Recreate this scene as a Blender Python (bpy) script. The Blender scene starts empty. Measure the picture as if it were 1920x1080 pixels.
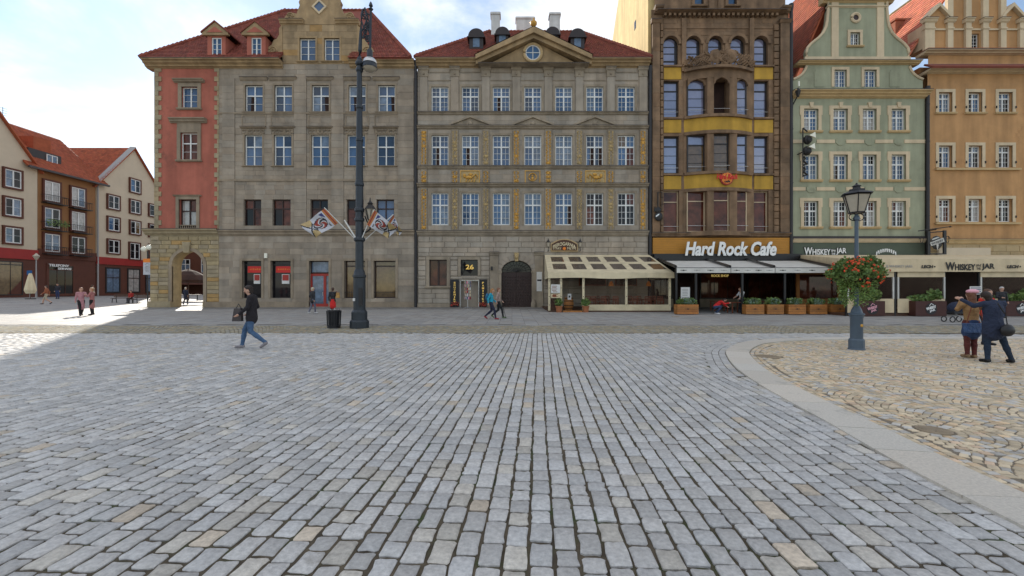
import bpy, math, random
import numpy as np
from mathutils import Vector, Matrix
random.seed(11)
rng = np.random.default_rng(5)
sc = bpy.context.scene
col = sc.collection
R = math.radians
# ------------------------------------------------------------------ camera
FO = 830.0            # focal length in pixels of the 1920 px wide photograph
CZ = 1.7
cam_d = bpy.data.cameras.new('camera')
cam_d.sensor_width = 36.0
cam_d.lens = FO / 1920 * 36
cam_d.clip_start = 0.05
cam_d.clip_end = 3000
cam = bpy.data.objects.new('camera', cam_d)
cam.location = (0, 0, CZ)
cam.rotation_euler = (R(90), 0, 0)
col.objects.link(cam)
sc.camera = cam
# ------------------------------------------------------------------ sky, sun, exposure
SUN_EL, SUN_AZ = 25.6, -34.0        # azimuth measured from +Y towards +X
world = bpy.data.worlds.new('World')
sc.world = world
world.use_nodes = True
wn, wl = world.node_tree.nodes, world.node_tree.links
wn.clear()
wout = wn.new('ShaderNodeOutputWorld')
wbg = wn.new('ShaderNodeBackground')
wbg.inputs['Strength'].default_value = 0.085
sky = wn.new('ShaderNodeTexSky')
sky.sky_type = 'NISHITA'
sky.sun_disc = False
sky.sun_elevation = R(SUN_EL)
sky.sun_rotation = R(SUN_AZ)
sky.air_density = 1.0
sky.dust_density = 0.08
sky.ozone_density = 1.2
# broken cloud over the whole dome
tc = wn.new('ShaderNodeTexCoord')
sep = wn.new('ShaderNodeSeparateXYZ')
wl.new(tc.outputs['Generated'], sep.inputs[0])
zc = wn.new('ShaderNodeMath'); zc.operation = 'MAXIMUM'; zc.inputs[1].default_value = 0.0
wl.new(sep.outputs['Z'], zc.inputs[0])
za = wn.new('ShaderNodeMath'); za.operation = 'ADD'; za.inputs[1].default_value = 0.22
wl.new(zc.outputs[0], za.inputs[0])
dx = wn.new('ShaderNodeMath'); dx.operation = 'DIVIDE'
dy = wn.new('ShaderNodeMath'); dy.operation = 'DIVIDE'
wl.new(sep.outputs['X'], dx.inputs[0]); wl.new(za.outputs[0], dx.inputs[1])
wl.new(sep.outputs['Y'], dy.inputs[0]); wl.new(za.outputs[0], dy.inputs[1])
cmb = wn.new('ShaderNodeCombineXYZ')
wl.new(dx.outputs[0], cmb.inputs[0]); wl.new(dy.outputs[0], cmb.inputs[1])
n1 = wn.new('ShaderNodeTexNoise'); n1.inputs['Scale'].default_value = 1.25
n1.inputs['Detail'].default_value = 9; n1.inputs['Roughness'].default_value = 0.58
n1.inputs['Distortion'].default_value = 0.35
mp = wn.new('ShaderNodeMapping'); mp.inputs['Location'].default_value = (5.5, -9.7, 0.0)
wl.new(cmb.outputs[0], mp.inputs[0]); wl.new(mp.outputs[0], n1.inputs['Vector'])
cr = wn.new('ShaderNodeMapRange'); cr.interpolation_type = 'SMOOTHSTEP'
cr.inputs[1].default_value = 0.40; cr.inputs[2].default_value = 0.60
cr.inputs[3].default_value = 0.06; cr.inputs[4].default_value = 0.96
wl.new(n1.outputs['Fac'], cr.inputs[0])
n2 = wn.new('ShaderNodeTexNoise'); n2.inputs['Scale'].default_value = 3.0; n2.inputs['Detail'].default_value = 6
wl.new(mp.outputs[0], n2.inputs['Vector'])
cc = wn.new('ShaderNodeMapRange')
cc.inputs[1].default_value = 0.3; cc.inputs[2].default_value = 0.7
cc.inputs[3].default_value = 5.4; cc.inputs[4].default_value = 7.6
wl.new(n2.outputs['Fac'], cc.inputs[0])
cw = wn.new('ShaderNodeCombineColor')
for i in range(3):
    wl.new(cc.outputs[0], cw.inputs[i])
# clouds lit from behind stay a little brighter than the clear sky next to them
cm = wn.new('ShaderNodeMix'); cm.data_type = 'RGBA'
ad = wn.new('ShaderNodeMix'); ad.data_type = 'RGBA'; ad.inputs[0].default_value = 0.15
wl.new(cw.outputs[0], ad.inputs[6]); wl.new(sky.outputs[0], ad.inputs[7])
wl.new(cr.outputs[0], cm.inputs[0]); wl.new(sky.outputs[0], cm.inputs[6]); wl.new(ad.outputs[2], cm.inputs[7])
wl.new(cm.outputs[2], wbg.inputs['Color'])
wl.new(wbg.outputs[0], wout.inputs[0])

sun_d = bpy.data.lights.new('sun', 'SUN')
sun_d.energy = 2.5
sun_d.angle = R(0.9)
sun_d.color = (1.0, 0.93, 0.82)
sun = bpy.data.objects.new('sun', sun_d)
sdir = Vector((math.sin(R(SUN_AZ)) * math.cos(R(SUN_EL)), math.cos(R(SUN_AZ)) * math.cos(R(SUN_EL)), math.sin(R(SUN_EL))))
sun.rotation_euler = sdir.to_track_quat('Z', 'Y').to_euler()
sun.location = sdir * 80
col.objects.link(sun)
sc.view_settings.view_transform = 'Standard'
sc.view_settings.look = 'None'
sc.view_settings.gamma = 1
sc.view_settings.use_curve_mapping = False
sc.view_settings.exposure = 1.25
sc.cycles.max_bounces = 6
sc.cycles.diffuse_bounces = 2

# ------------------------------------------------------------------ helpers
def lin(r, g, b, k=1.0):
    def f(c):
        c /= 255.0
        return (c / 12.92 if c <= 0.04045 else ((c + 0.055) / 1.055) ** 2.4) * k
    return (f(r), f(g), f(b))

MATS = {}
def mk(name, base, rough=0.8, var=0.12, nscale=1.2, bump=0.15, bscale=40.0, tint=False, metal=0.0,
       ior=1.45, streak=0.0, emit=None, alpha=1.0, dirt=None, bdist=0.01):
    m = bpy.data.materials.new(name)
    m.use_nodes = True
    nt = m.node_tree; n = nt.nodes; l = nt.links
    p = n['Principled BSDF']
    p.inputs['Roughness'].default_value = rough
    p.inputs['Metallic'].default_value = metal
    p.inputs['IOR'].default_value = ior
    p.inputs['Alpha'].default_value = alpha
    if emit:
        p.inputs['Emission Color'].default_value = (*emit[:3], 1)
        p.inputs['Emission Strength'].default_value = emit[3]
    geo = n.new('ShaderNodeNewGeometry')
    c = None
    rgb = n.new('ShaderNodeRGB'); rgb.outputs[0].default_value = (*base, 1)
    c = rgb.outputs[0]
    def mul(a, b):
        x = n.new('ShaderNodeMix'); x.data_type = 'RGBA'; x.blend_type = 'MULTIPLY'
        x.inputs[0].default_value = 1
        l.new(a, x.inputs[6]); l.new(b, x.inputs[7])
        return x.outputs[2]
    if tint:
        at = n.new('ShaderNodeAttribute'); at.attribute_name = 'tint'
        c = mul(c, at.outputs['Color'])
    if var:
        no = n.new('ShaderNodeTexNoise'); no.inputs['Scale'].default_value = nscale
        no.inputs['Detail'].default_value = 6; no.inputs['Roughness'].default_value = 0.65
        l.new(geo.outputs['Position'], no.inputs['Vector'])
        mr = n.new('ShaderNodeMapRange')
        mr.inputs[1].default_value = 0.3; mr.inputs[2].default_value = 0.7
        mr.inputs[3].default_value = 1 - var; mr.inputs[4].default_value = 1 + var
        l.new(no.outputs['Fac'], mr.inputs[0])
        c = mul(c, mr.outputs[0])
    if streak:
        ma = n.new('ShaderNodeMapping'); ma.inputs['Scale'].default_value = (0.9, 0.9, 0.10)
        l.new(geo.outputs['Position'], ma.inputs[0])
        no = n.new('ShaderNodeTexNoise'); no.inputs['Scale'].default_value = 1.6; no.inputs['Detail'].default_value = 7
        l.new(ma.outputs[0], no.inputs['Vector'])
        mr = n.new('ShaderNodeMapRange')
        mr.inputs[1].default_value = 0.35; mr.inputs[2].default_value = 0.65
        mr.inputs[3].default_value = 1 - streak; mr.inputs[4].default_value = 1 + streak * 0.4
        l.new(no.outputs['Fac'], mr.inputs[0])
        c = mul(c, mr.outputs[0])
    if dirt:
        no = n.new('ShaderNodeTexNoise'); no.inputs['Scale'].default_value = dirt[3]; no.inputs['Detail'].default_value = 8
        no.inputs['Roughness'].default_value = 0.7
        l.new(geo.outputs['Position'], no.inputs['Vector'])
        mr = n.new('ShaderNodeMapRange'); mr.inputs[1].default_value = dirt[4]; mr.inputs[2].default_value = dirt[4] + 0.12
        l.new(no.outputs['Fac'], mr.inputs[0])
        x = n.new('ShaderNodeMix'); x.data_type = 'RGBA'
        l.new(mr.outputs[0], x.inputs[0]); l.new(c, x.inputs[6]); x.inputs[7].default_value = (*dirt[:3], 1)
        c = x.outputs[2]
    l.new(c, p.inputs['Base Color'])
    if bump:
        no = n.new('ShaderNodeTexNoise'); no.inputs['Scale'].default_value = bscale; no.inputs['Detail'].default_value = 5
        l.new(geo.outputs['Position'], no.inputs['Vector'])
        b = n.new('ShaderNodeBump'); b.inputs['Strength'].default_value = bump; b.inputs['Distance'].default_value = bdist
        l.new(no.outputs['Fac'], b.inputs['Height'])
        l.new(b.outputs[0], p.inputs['Normal'])
    MATS[name] = m
    return m

OFF = {}
class MB:
    def __init__(s):
        s.v = []; s.f = []; s.m = []; s.t = []
    def poly(s, pts, m=0, t=(1, 1, 1)):
        i = len(s.v); s.v += [tuple(p) for p in pts]
        s.f.append(tuple(range(i, i + len(pts)))); s.m.append(m); s.t.append(t)
    def mesh(s, vs, fs, m=0, t=(1, 1, 1)):
        i = len(s.v); s.v += [tuple(p) for p in vs]
        for f in fs:
            s.f.append(tuple(i + k for k in f)); s.m.append(m); s.t.append(t)
    def box(s, x0, x1, y0, y1, z0, z1, m=0, t=(1, 1, 1)):
        if x0 > x1: x0, x1 = x1, x0
        if y0 > y1: y0, y1 = y1, y0
        if z0 > z1: z0, z1 = z1, z0
        vs = [(x0, y0, z0), (x1, y0, z0), (x1, y1, z0), (x0, y1, z0), (x0, y0, z1), (x1, y0, z1), (x1, y1, z1), (x0, y1, z1)]
        s.mesh(vs, [(0, 3, 2, 1), (4, 5, 6, 7), (0, 1, 5, 4), (1, 2, 6, 5), (2, 3, 7, 6), (3, 0, 4, 7)], m, t)
    def prism(s, pts, y0, y1, m=0, t=(1, 1, 1)):      # outline in x,z extruded along y
        n = len(pts)
        a = sum(pts[i][0] * pts[(i + 1) % n][1] - pts[(i + 1) % n][0] * pts[i][1] for i in range(n))
        if a < 0: pts = pts[::-1]
        vs = [(x, y0, z) for x, z in pts] + [(x, y1, z) for x, z in pts]
        fs = [tuple(range(n)), tuple(range(2 * n - 1, n - 1, -1))]
        fs += [(i, i + n, (i + 1) % n + n, (i + 1) % n) for i in range(n)]
        s.mesh(vs, fs, m, t)
    def prismx(s, pts, x0, x1, m=0, t=(1, 1, 1)):     # outline in y,z extruded along x
        n = len(pts)
        vs = [(x0, y, z) for y, z in pts] + [(x1, y, z) for y, z in pts]
        fs = [tuple(range(n)), tuple(range(2 * n - 1, n - 1, -1))]
        fs += [(i, (i + 1) % n, (i + 1) % n + n, i + n) for i in range(n)]
        s.mesh(vs, fs, m, t)
    def lathe(s, c, prof, n=16, m=0, t=(1, 1, 1), arc=None):
        vs = []; fs = []
        k = len(prof)
        for r, z in prof:
            for i in range(n):
                a = 2 * math.pi * i / n
                vs.append((c[0] + r * math.cos(a), c[1] + r * math.sin(a), c[2] + z))
        for j in range(k - 1):
            for i in range(n):
                fs.append((j * n + i, j * n + (i + 1) % n, (j + 1) * n + (i + 1) % n, (j + 1) * n + i))
        fs.append(tuple(range(n - 1, -1, -1))); fs.append(tuple(range((k - 1) * n, k * n)))
        s.mesh(vs, fs, m, t)
    def tube(s, pts, r, n=8, m=0, t=(1, 1, 1)):
        pts = [Vector(p) for p in pts]
        if not hasattr(r, '__len__'): r = [r] * len(pts)
        vs = []; fs = []
        up = Vector((0, 0, 1))
        for i, p in enumerate(pts):
            d = (pts[min(i + 1, len(pts) - 1)] - pts[max(i - 1, 0)])
            d = d.normalized() if d.length > 1e-9 else up
            a = d.cross(up)
            if a.length < 0.05: a = d.cross(Vector((1, 0, 0)))
            a.normalize(); b = d.cross(a)
            for k in range(n):
                an = 2 * math.pi * k / n
                vs.append(p + (a * math.cos(an) + b * math.sin(an)) * r[i])
        for i in range(len(pts) - 1):
            for k in range(n):
                fs.append((i * n + k, i * n + (k + 1) % n, (i + 1) * n + (k + 1) % n, (i + 1) * n + k))
        fs.append(tuple(range(n))); fs.append(tuple(range((len(pts) - 1) * n, len(pts) * n))[::-1])
        s.mesh(vs, fs, m, t)
    def ball(s, c, r, n=10, m=0, t=(1, 1, 1)):
        if not hasattr(r, '__len__'): r = (r, r, r)
        vs = []; fs = []
        h = max(4, n // 2)
        for j in range(1, h):
            th = math.pi * j / h
            for i in range(n):
                a = 2 * math.pi * i / n
                vs.append((c[0] + r[0] * math.sin(th) * math.cos(a), c[1] + r[1] * math.sin(th) * math.sin(a), c[2] + r[2] * math.cos(th)))
        top = len(vs); vs.append((c[0], c[1], c[2] + r[2])); vs.append((c[0], c[1], c[2] - r[2]))
        for j in range(h - 2):
            for i in range(n):
                fs.append((j * n + i, (j + 1) * n + i, (j + 1) * n + (i + 1) % n, j * n + (i + 1) % n))
        for i in range(n):
            fs.append((top, i, (i + 1) % n)); fs.append((top + 1, (h - 2) * n + (i + 1) % n, (h - 2) * n + i))
        s.mesh(vs, fs, m, t)
    def build(s, name, mat, parent=None, smooth=False, kind=None, label=None, cat=None, group=None, off=None):
        me = bpy.data.meshes.new(name)
        o0 = OFF.get(parent.name, (0, 0, 0)) if parent is not None else (off or (0, 0, 0))
        if o0 != (0, 0, 0):
            vs = [(a - o0[0], b - o0[1], c - o0[2]) for a, b, c in s.v]
        else:
            vs = [tuple(p) for p in s.v]
        me.from_pydata(vs, [], s.f)
        mats = mat if isinstance(mat, (list, tuple)) else [mat]
        for q in mats:
            me.materials.append(MATS[q])
        if len(mats) > 1:
            me.polygons.foreach_set('material_index', s.m)
        if any(q != (1, 1, 1) for q in s.t):
            at = me.attributes.new('tint', 'FLOAT_COLOR', 'FACE')
            at.data.foreach_set('color', [c for q in s.t for c in (q[0], q[1], q[2], 1.0)])
        elif any(MATS[q].get('t') for q in mats):
            at = me.attributes.new('tint', 'FLOAT_COLOR', 'FACE')
            at.data.foreach_set('color', [1.0] * (4 * len(s.f)))
        if smooth:
            me.polygons.foreach_set('use_smooth', [True] * len(me.polygons))
            if smooth != 'all':
                me.set_sharp_from_angle(angle=R(40))
        me.update()
        o = bpy.data.objects.new(name, me)
        col.objects.link(o)
        if parent is not None:
            o.parent = parent; OFF[o.name] = o0
        elif off:
            o.location = off; OFF[o.name] = off
        if kind: o['kind'] = kind
        if label: o['label'] = label
        if cat: o['category'] = cat
        if group: o['group'] = group
        return o

def thing(name, label, cat, loc=(0, 0, 0), rz=0.0, group=None, local=False, off=None):
    o = bpy.data.objects.new(name, None)
    o.empty_display_size = 0.3
    col.objects.link(o)
    o.location = loc; o.rotation_euler = (0, 0, rz)
    o['label'] = label; o['category'] = cat
    if group: o['group'] = group
    OFF[o.name] = off if off is not None else ((0, 0, 0) if local else tuple(loc))
    return o

def dup(root, loc, rz=None, label=None, scale=None):
    r = root.copy(); col.objects.link(r); r.location = loc
    if rz is not None: r.rotation_euler = (0, 0, rz)
    if scale is not None: r.scale = (scale,) * 3
    if label: r['label'] = label
    for ch in root.children:
        c = ch.copy(); col.objects.link(c); c.parent = r
        for g in ch.children:
            d = g.copy(); col.objects.link(d); d.parent = c
    return r

def px(x, Y): return (x - 960.0) / FO * Y
def pz(y, Y): return CZ + (540.0 - y) / FO * Y
def gnd(x, y):                              # a photo pixel on the level ground
    Y = FO * CZ / (y - 540.0)
    return ((x - 960.0) / FO * Y, Y)
def rr(a, b): return random.uniform(a, b)
def sstep(a, b, x):
    t = min(1, max(0, (x - a) / (b - a)))
    return t * t * (3 - 2 * t)
def hgt(x):                                 # the side street climbs a little to the left
    return 0.55 * sstep(-36, -54, x)

# ------------------------------------------------------------------ materials
T = dict(tint=True)
mk('sett', (0.475, 0.452, 0.418), 0.66, 0.24, 26, 0.8, 70, True, dirt=(0.27, 0.25, 0.215, 1.3, 0.60), bdist=0.008)
mk('sett_bed', (0.085, 0.066, 0.042), 0.95, 0.5, 5, 0.6, 60, dirt=(0.042, 0.062, 0.016, 1.7, 0.52))
mk('mosaic', (0.57, 0.475, 0.36), 0.75, 0.15, 8, 0.4, 70, True)
mk('mosaic_bed', (0.20, 0.165, 0.12), 0.95, 0.2, 5, 0.3, 60)
mk('band', (0.33, 0.295, 0.24), 0.8, 0.2, 4, 0.4, 50, True)
mk('kerb', (0.58, 0.53, 0.455), 0.72, 0.16, 40, 0.7, 120, True, dirt=(0.40, 0.37, 0.32, 1.6, 0.58))
mk('slab', (0.315, 0.30, 0.28), 0.7, 0.16, 2, 0.3, 60, True, dirt=(0.2, 0.19, 0.175, 1.2, 0.62))
mk('slab_bed', (0.11, 0.10, 0.09), 0.95, 0.2, 3, 0.2, 40)
mk('ground', (0.2, 0.19, 0.17), 0.95, 0.2, 1, 0.2, 20)
mk('stone_a', (0.30, 0.248, 0.192), 0.88, 0.20, 0.8, 0.35, 25, True, streak=0.16, dirt=(0.20, 0.16, 0.12, 0.45, 0.60))
mk('stone_joint', (0.13, 0.105, 0.075), 0.95, 0.15, 1, 0.2, 30)
mk('stone_b', (0.345, 0.292, 0.232), 0.88, 0.16, 0.9, 0.35, 25, True, streak=0.18, dirt=(0.24, 0.20, 0.155, 0.45, 0.60))
mk('stone_trim', (0.285, 0.225, 0.16), 0.85, 0.18, 1.5, 0.3, 30, streak=0.2)
mk('stone_b_trim', (0.30, 0.245, 0.18), 0.85, 0.18, 1.5, 0.3, 30, streak=0.25)
mk('rust_stone', (0.33, 0.265, 0.165), 0.85, 0.2, 2, 0.4, 25, True, streak=0.12)
mk('gable_stone', (0.36, 0.25, 0.135), 0.85, 0.25, 1.1, 0.35, 20, True, streak=0.2)
mk('red_plaster', (0.40, 0.125, 0.085), 0.9, 0.14, 0.7, 0.12, 30, streak=0.16, dirt=(0.24, 0.085, 0.06, 0.5, 0.60))
mk('white_frame', (0.70, 0.70, 0.68), 0.45, 0.06, 3, 0)
mk('brown_frame', (0.032, 0.014, 0.011), 0.5, 0.15, 3, 0)
mk('dark_frame', (0.018, 0.014, 0.014), 0.45, 0.1, 3, 0)
mk('hr_stone', (0.205, 0.128, 0.074), 0.85, 0.34, 0.9, 0.35, 22, True, streak=0.3)
mk('yellow_panel', (0.47, 0.275, 0.035), 0.75, 0.12, 1.5, 0.1, 30, streak=0.2)
mk('ochre_panel', (0.46, 0.20, 0.02), 0.55, 0.10, 1.5, 0.05, 30)
mk('green_plaster', (0.325, 0.335, 0.23), 0.9, 0.10, 0.8, 0.12, 30, streak=0.17, dirt=(0.235, 0.235, 0.16, 0.5, 0.58))
mk('dark_green', (0.085, 0.105, 0.075), 0.8, 0.08, 1, 0.1, 30)
mk('cream_trim', (0.60, 0.48, 0.32), 0.8, 0.08, 1.2, 0.1, 30, streak=0.12)
mk('ochre_trim', (0.52, 0.37, 0.19), 0.8, 0.1, 1.2, 0.1, 30, streak=0.12)
mk('orange_plaster', (0.48, 0.265, 0.115), 0.9, 0.12, 0.7, 0.12, 30, streak=0.18, dirt=(0.37, 0.19, 0.08, 0.5, 0.58))
mk('cream_stone', (0.42, 0.31, 0.17), 0.85, 0.12, 1.5, 0.2, 30, True)
mk('yellow_wall', (0.62, 0.47, 0.22), 0.9, 0.12, 0.9, 0.15, 20, streak=0.2)
mk('white_plaster', (0.62, 0.62, 0.62), 0.85, 0.1, 2, 0.1, 30, streak=0.2)
mk('beige_plaster', (0.56, 0.47, 0.35), 0.9, 0.06, 0.7, 0.1, 30)
mk('brown_plaster', (0.27, 0.13, 0.052), 0.9, 0.1, 0.7, 0.1, 30)
mk('shop_red', (0.30, 0.018, 0.014), 0.6, 0.1, 1, 0)
mk('shop_brown', (0.10, 0.030, 0.016), 0.7, 0.12, 1, 0)
mk('copper_dark', (0.028, 0.020, 0.020), 0.5, 0.15, 2, 0)
mk('downpipe', (0.022, 0.020, 0.022), 0.5, 0.15, 2, 0)
mk('lead', (0.06, 0.05, 0.05), 0.6, 0.2, 2, 0.1, 20)
mk('gold', (0.55, 0.30, 0.06), 0.45, 0.25, 6, 0.5, 30, metal=0.35)
mk('gold_dull', (0.41, 0.295, 0.135), 0.6, 0.3, 5, 0.5, 30)
mk('brick_red', (0.30, 0.11, 0.06), 0.9, 0.25, 3, 0.3, 20, True)
mk('rubble', (0.45, 0.30, 0.14), 0.9, 0.35, 2.5, 0.5, 12)
for nm, c in (('roof_tile', (0.215, 0.058, 0.038)), ('roof_orange', (0.34, 0.085, 0.035)), ('roof_salmon', (0.50, 0.17, 0.10))):
    m = mk(nm, c, 0.85, 0.22, 1.3, 0, 1, True)
    nt = m.node_tree; n = nt.nodes; l = nt.links
    p = n['Principled BSDF']
mk('lamp_iron', (0.026, 0.033, 0.042), 0.42, 0.15, 4, 0.1, 60, metal=0.2)
mk('lamp_blue', (0.07, 0.10, 0.135), 0.42, 0.12, 4, 0.1, 60)
mk('black_iron', (0.014, 0.013, 0.014), 0.45, 0.1, 4, 0)
mk('silver', (0.55, 0.55, 0.55), 0.35, 0.05, 4, 0, metal=0.8)
mk('lamp_glass', (0.42, 0.37, 0.29), 0.3, 0.1, 6, 0)
mk('lamp_white', (0.8, 0.78, 0.66), 0.3, 0.02, 6, 0)
mk('awning_cream', (0.66, 0.56, 0.37), 0.85, 0.12, 1.5, 0.1, 8, streak=0.12)
mk('awning_white', (0.62, 0.60, 0.55), 0.8, 0.12, 1.5, 0.08, 8, streak=0.12)
mk('awning_tan', (0.66, 0.53, 0.34), 0.8, 0.12, 1.5, 0.08, 8, streak=0.12)
mk('wood_planter', (0.36, 0.145, 0.035), 0.6, 0.2, 5, 0.2, 40, True)
mk('wood_dark', (0.075, 0.032, 0.016), 0.6, 0.2, 4, 0.2, 40, True)
mk('wood_chair', (0.20, 0.055, 0.022), 0.55, 0.2, 6, 0)
mk('planter_red', (0.055, 0.014, 0.010), 0.6, 0.2, 3, 0.1, 30)
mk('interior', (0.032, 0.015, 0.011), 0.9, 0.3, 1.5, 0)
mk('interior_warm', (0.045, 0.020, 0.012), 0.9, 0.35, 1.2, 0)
mk('leaf', (0.12, 0.185, 0.048), 0.6, 0.3, 20, 0, 1, True)
mk('leaf_pale', (0.20, 0.28, 0.20), 0.65, 0.2, 20, 0, 1, True)
mk('flower_red', (0.70, 0.085, 0.025), 0.6, 0.15, 30, 0, 1, True)
mk('soil', (0.04, 0.025, 0.015), 0.95, 0.2, 10, 0)
mk('white_print', (0.80, 0.79, 0.76), 0.5, 0, 1, 0)
mk('black_print', (0.015, 0.015, 0.017), 0.6, 0, 1, 0)
mk('gold_print', (0.72, 0.42, 0.06), 0.5, 0, 1, 0)
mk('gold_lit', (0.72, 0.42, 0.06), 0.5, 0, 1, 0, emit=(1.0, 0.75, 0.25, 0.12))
mk('red_print', (0.60, 0.02, 0.015), 0.5, 0, 1, 0)
mk('orange_print', (0.72, 0.20, 0.02), 0.5, 0, 1, 0)
mk('navy_print', (0.03, 0.035, 0.14), 0.6, 0, 1, 0)
mk('pink_print', (0.75, 0.36, 0.42), 0.5, 0, 1, 0)
mk('grey_print', (0.32, 0.31, 0.30), 0.6, 0, 1, 0)
mk('paper', (0.66, 0.65, 0.62), 0.7, 0.05, 5, 0)
mk('poster_red', (0.34, 0.030, 0.020), 0.5, 0.1, 3, 0)
mk('flag_orange', (0.40, 0.15, 0.045), 0.85, 0.1, 4, 0)
mk('flag_red', (0.24, 0.035, 0.035), 0.85, 0.1, 4, 0)
mk('flag_cloth', (0.47, 0.47, 0.50), 0.85, 0.08, 4, 0.1, 60)
mk('blue_sign', (0.03, 0.14, 0.36), 0.5, 0, 1, 0)
mk('cover_iron', (0.30, 0.235, 0.16), 0.7, 0.2, 10, 0.5, 90)
mk('bin_black', (0.012, 0.013, 0.017), 0.45, 0.1, 5, 0)
mk('terracotta', (0.32, 0.12, 0.05), 0.8, 0.15, 5, 0.1, 30)
mk('lamp_warm', (0.9, 0.6, 0.3), 0.4, 0, 1, 0, emit=(1.0, 0.55, 0.2, 3.0))
# window glass: mirrors the sky, whose blue reflection is also painted into the base
mk('pane_sky', (0.050, 0.105, 0.20), 0.03, 0.45, 0.35, 0.012, 1.6, ior=1.5)
mk('pane_deep', (0.022, 0.045, 0.085), 0.03, 0.4, 0.5, 0.012, 1.6, ior=1.5)
mk('pane_net', (0.12, 0.17, 0.24), 0.04, 0.5, 1.6, 0.012, 1.6, ior=1.5)
mk('pane_dark', (0.012, 0.011, 0.013), 0.03, 0.3, 0.6, 0.012, 1.6, ior=1.36)
mk('pane_room', (0.095, 0.028, 0.017), 0.04, 0.75, 1.3, 0.012, 1.6, ior=1.36)
mk('pane_curtain', (0.34, 0.32, 0.30), 0.06, 0.35, 2.2, 0.012, 1.6, ior=1.7)
mk('pane_violet', (0.17, 0.17, 0.26), 0.03, 0.25, 0.5, 0.012, 1.2, ior=2.1)  # violet reflections painted into the pane colour
mk('pane_amber', (0.13, 0.08, 0.035), 0.05, 0.35, 2.2, 0.012, 1.6, ior=1.6)
# clear flexible window sheet of the terraces
def film(name, colr, op):
    m = bpy.data.materials.new(name); m.use_nodes = True
    n = m.node_tree.nodes; l = m.node_tree.links
    p = n['Principled BSDF']; p.inputs['Base Color'].default_value = (*colr, 1); p.inputs['Roughness'].default_value = 0.12
    tr = n.new('ShaderNodeBsdfTransparent'); mx = n.new('ShaderNodeMixShader'); mx.inputs[0].default_value = op
    l.new(tr.outputs[0], mx.inputs[1]); l.new(p.outputs[0], mx.inputs[2])
    l.new(mx.outputs[0], n['Material Output'].inputs['Surface'])
    MATS[name] = m
film('clear_film', (0.10, 0.05, 0.04), 0.07)
film('roof_film', (0.13, 0.10, 0.085), 0.65)
for k in MATS:
    MATS[k]['t'] = 1 if any(q.type == 'ATTRIBUTE' for q in MATS[k].node_tree.nodes) else 0

def tintv(a=0.12, w=0.05):
    b = 1 + rr(-a, a); c = rr(-w, w)
    return (b * (1 + c), b, b * (1 - c))
# ------------------------------------------------------------------ ground
def flat_sheet(name, pts, z, mat, kind='structure'):
    b = MB(); b.poly([(x, y, z) for x, y in pts]); return b.build(name, mat, kind=kind)

gb = MB()
xs = [-900, -300, -120, -80] + [-60 + 2 * i for i in range(14)] + [-30, 0, 30, 80, 300, 900]
ys = [-300, -60, 0, 20, 40, 60, 80, 120, 300, 1500]
for i in range(len(xs) - 1):
    for j in range(len(ys) - 1):
        q = [(xs[i], ys[j]), (xs[i + 1], ys[j]), (xs[i + 1], ys[j + 1]), (xs[i], ys[j + 1])]
        gb.poly([(x, y, hgt(x) - 0.10) for x, y in q])
gb.build('ground', 'ground', kind='structure')

# kerb path of wide granite slabs (outer edge towards the grey setts)
KP = [(3.42, 0.4), (3.49, 1.6), (3.60, 3.1), (3.72, 4.26), (3.93, 5.4), (4.12, 6.6), (4.36, 7.9), (4.72, 9.3), (5.18, 10.6),
      (5.75, 11.9), (6.5, 13.0), (7.4, 13.95), (8.6, 14.6), (10.2, 15.0), (12.5, 15.2), (16, 15.3), (22, 15.35), (34, 15.4)]
def catmull(P, n=10):
    out = []
    for i in range(len(P) - 1):
        p0 = P[max(i - 1, 0)]; p1 = P[i]; p2 = P[i + 1]; p3 = P[min(i + 2, len(P) - 1)]
        for k in range(n):
            t = k / n
            out.append(tuple(0.5 * ((2 * p1[d]) + (-p0[d] + p2[d]) * t + (2 * p0[d] - 5 * p1[d] + 4 * p2[d] - p3[d]) * t * t
                                    + (-p0[d] + 3 * p1[d] - 3 * p2[d] + p3[d]) * t ** 3) for d in range(2)))
    out.append(P[-1]); return out
kc = catmull(KP, 12)
# arc length resample
def resample(P, step):
    P = [Vector(p) for p in P]; out = [P[0]]; acc = 0.0
    for a, b in zip(P[:-1], P[1:]):
        L = (b - a).length; d = step - acc
        while d <= L:
            out.append(a + (b - a) * (d / L)); d += step
        acc = (acc + L) % step if L < step - acc else L - (d - step)
    return out
kc = resample(kc, 0.05)
knrm = []
for i in range(len(kc)):
    d = (kc[min(i + 1, len(kc) - 1)] - kc[max(i - 1, 0)]).normalized()
    knrm.append(Vector((d.y, -d.x)))            # towards the yellow mosaic (right)
kc_np = np.array([[p.x, p.y] for p in kc]); kn_np = np.array([[p.x, p.y] for p in knrm])
def kside(x, y):                               # signed distance: >0 on the mosaic side
    d = kc_np - np.array([x, y]); i = int(np.argmin((d * d).sum(1)))
    v = -d[i]
    return float(v @ kn_np[i]), i
KW = 0.56

bed = flat_sheet('cobbled_square', [(-60, -3), (40, -3), (40, 16.75), (-60, 16.75)], -0.016, 'sett_bed')

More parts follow.
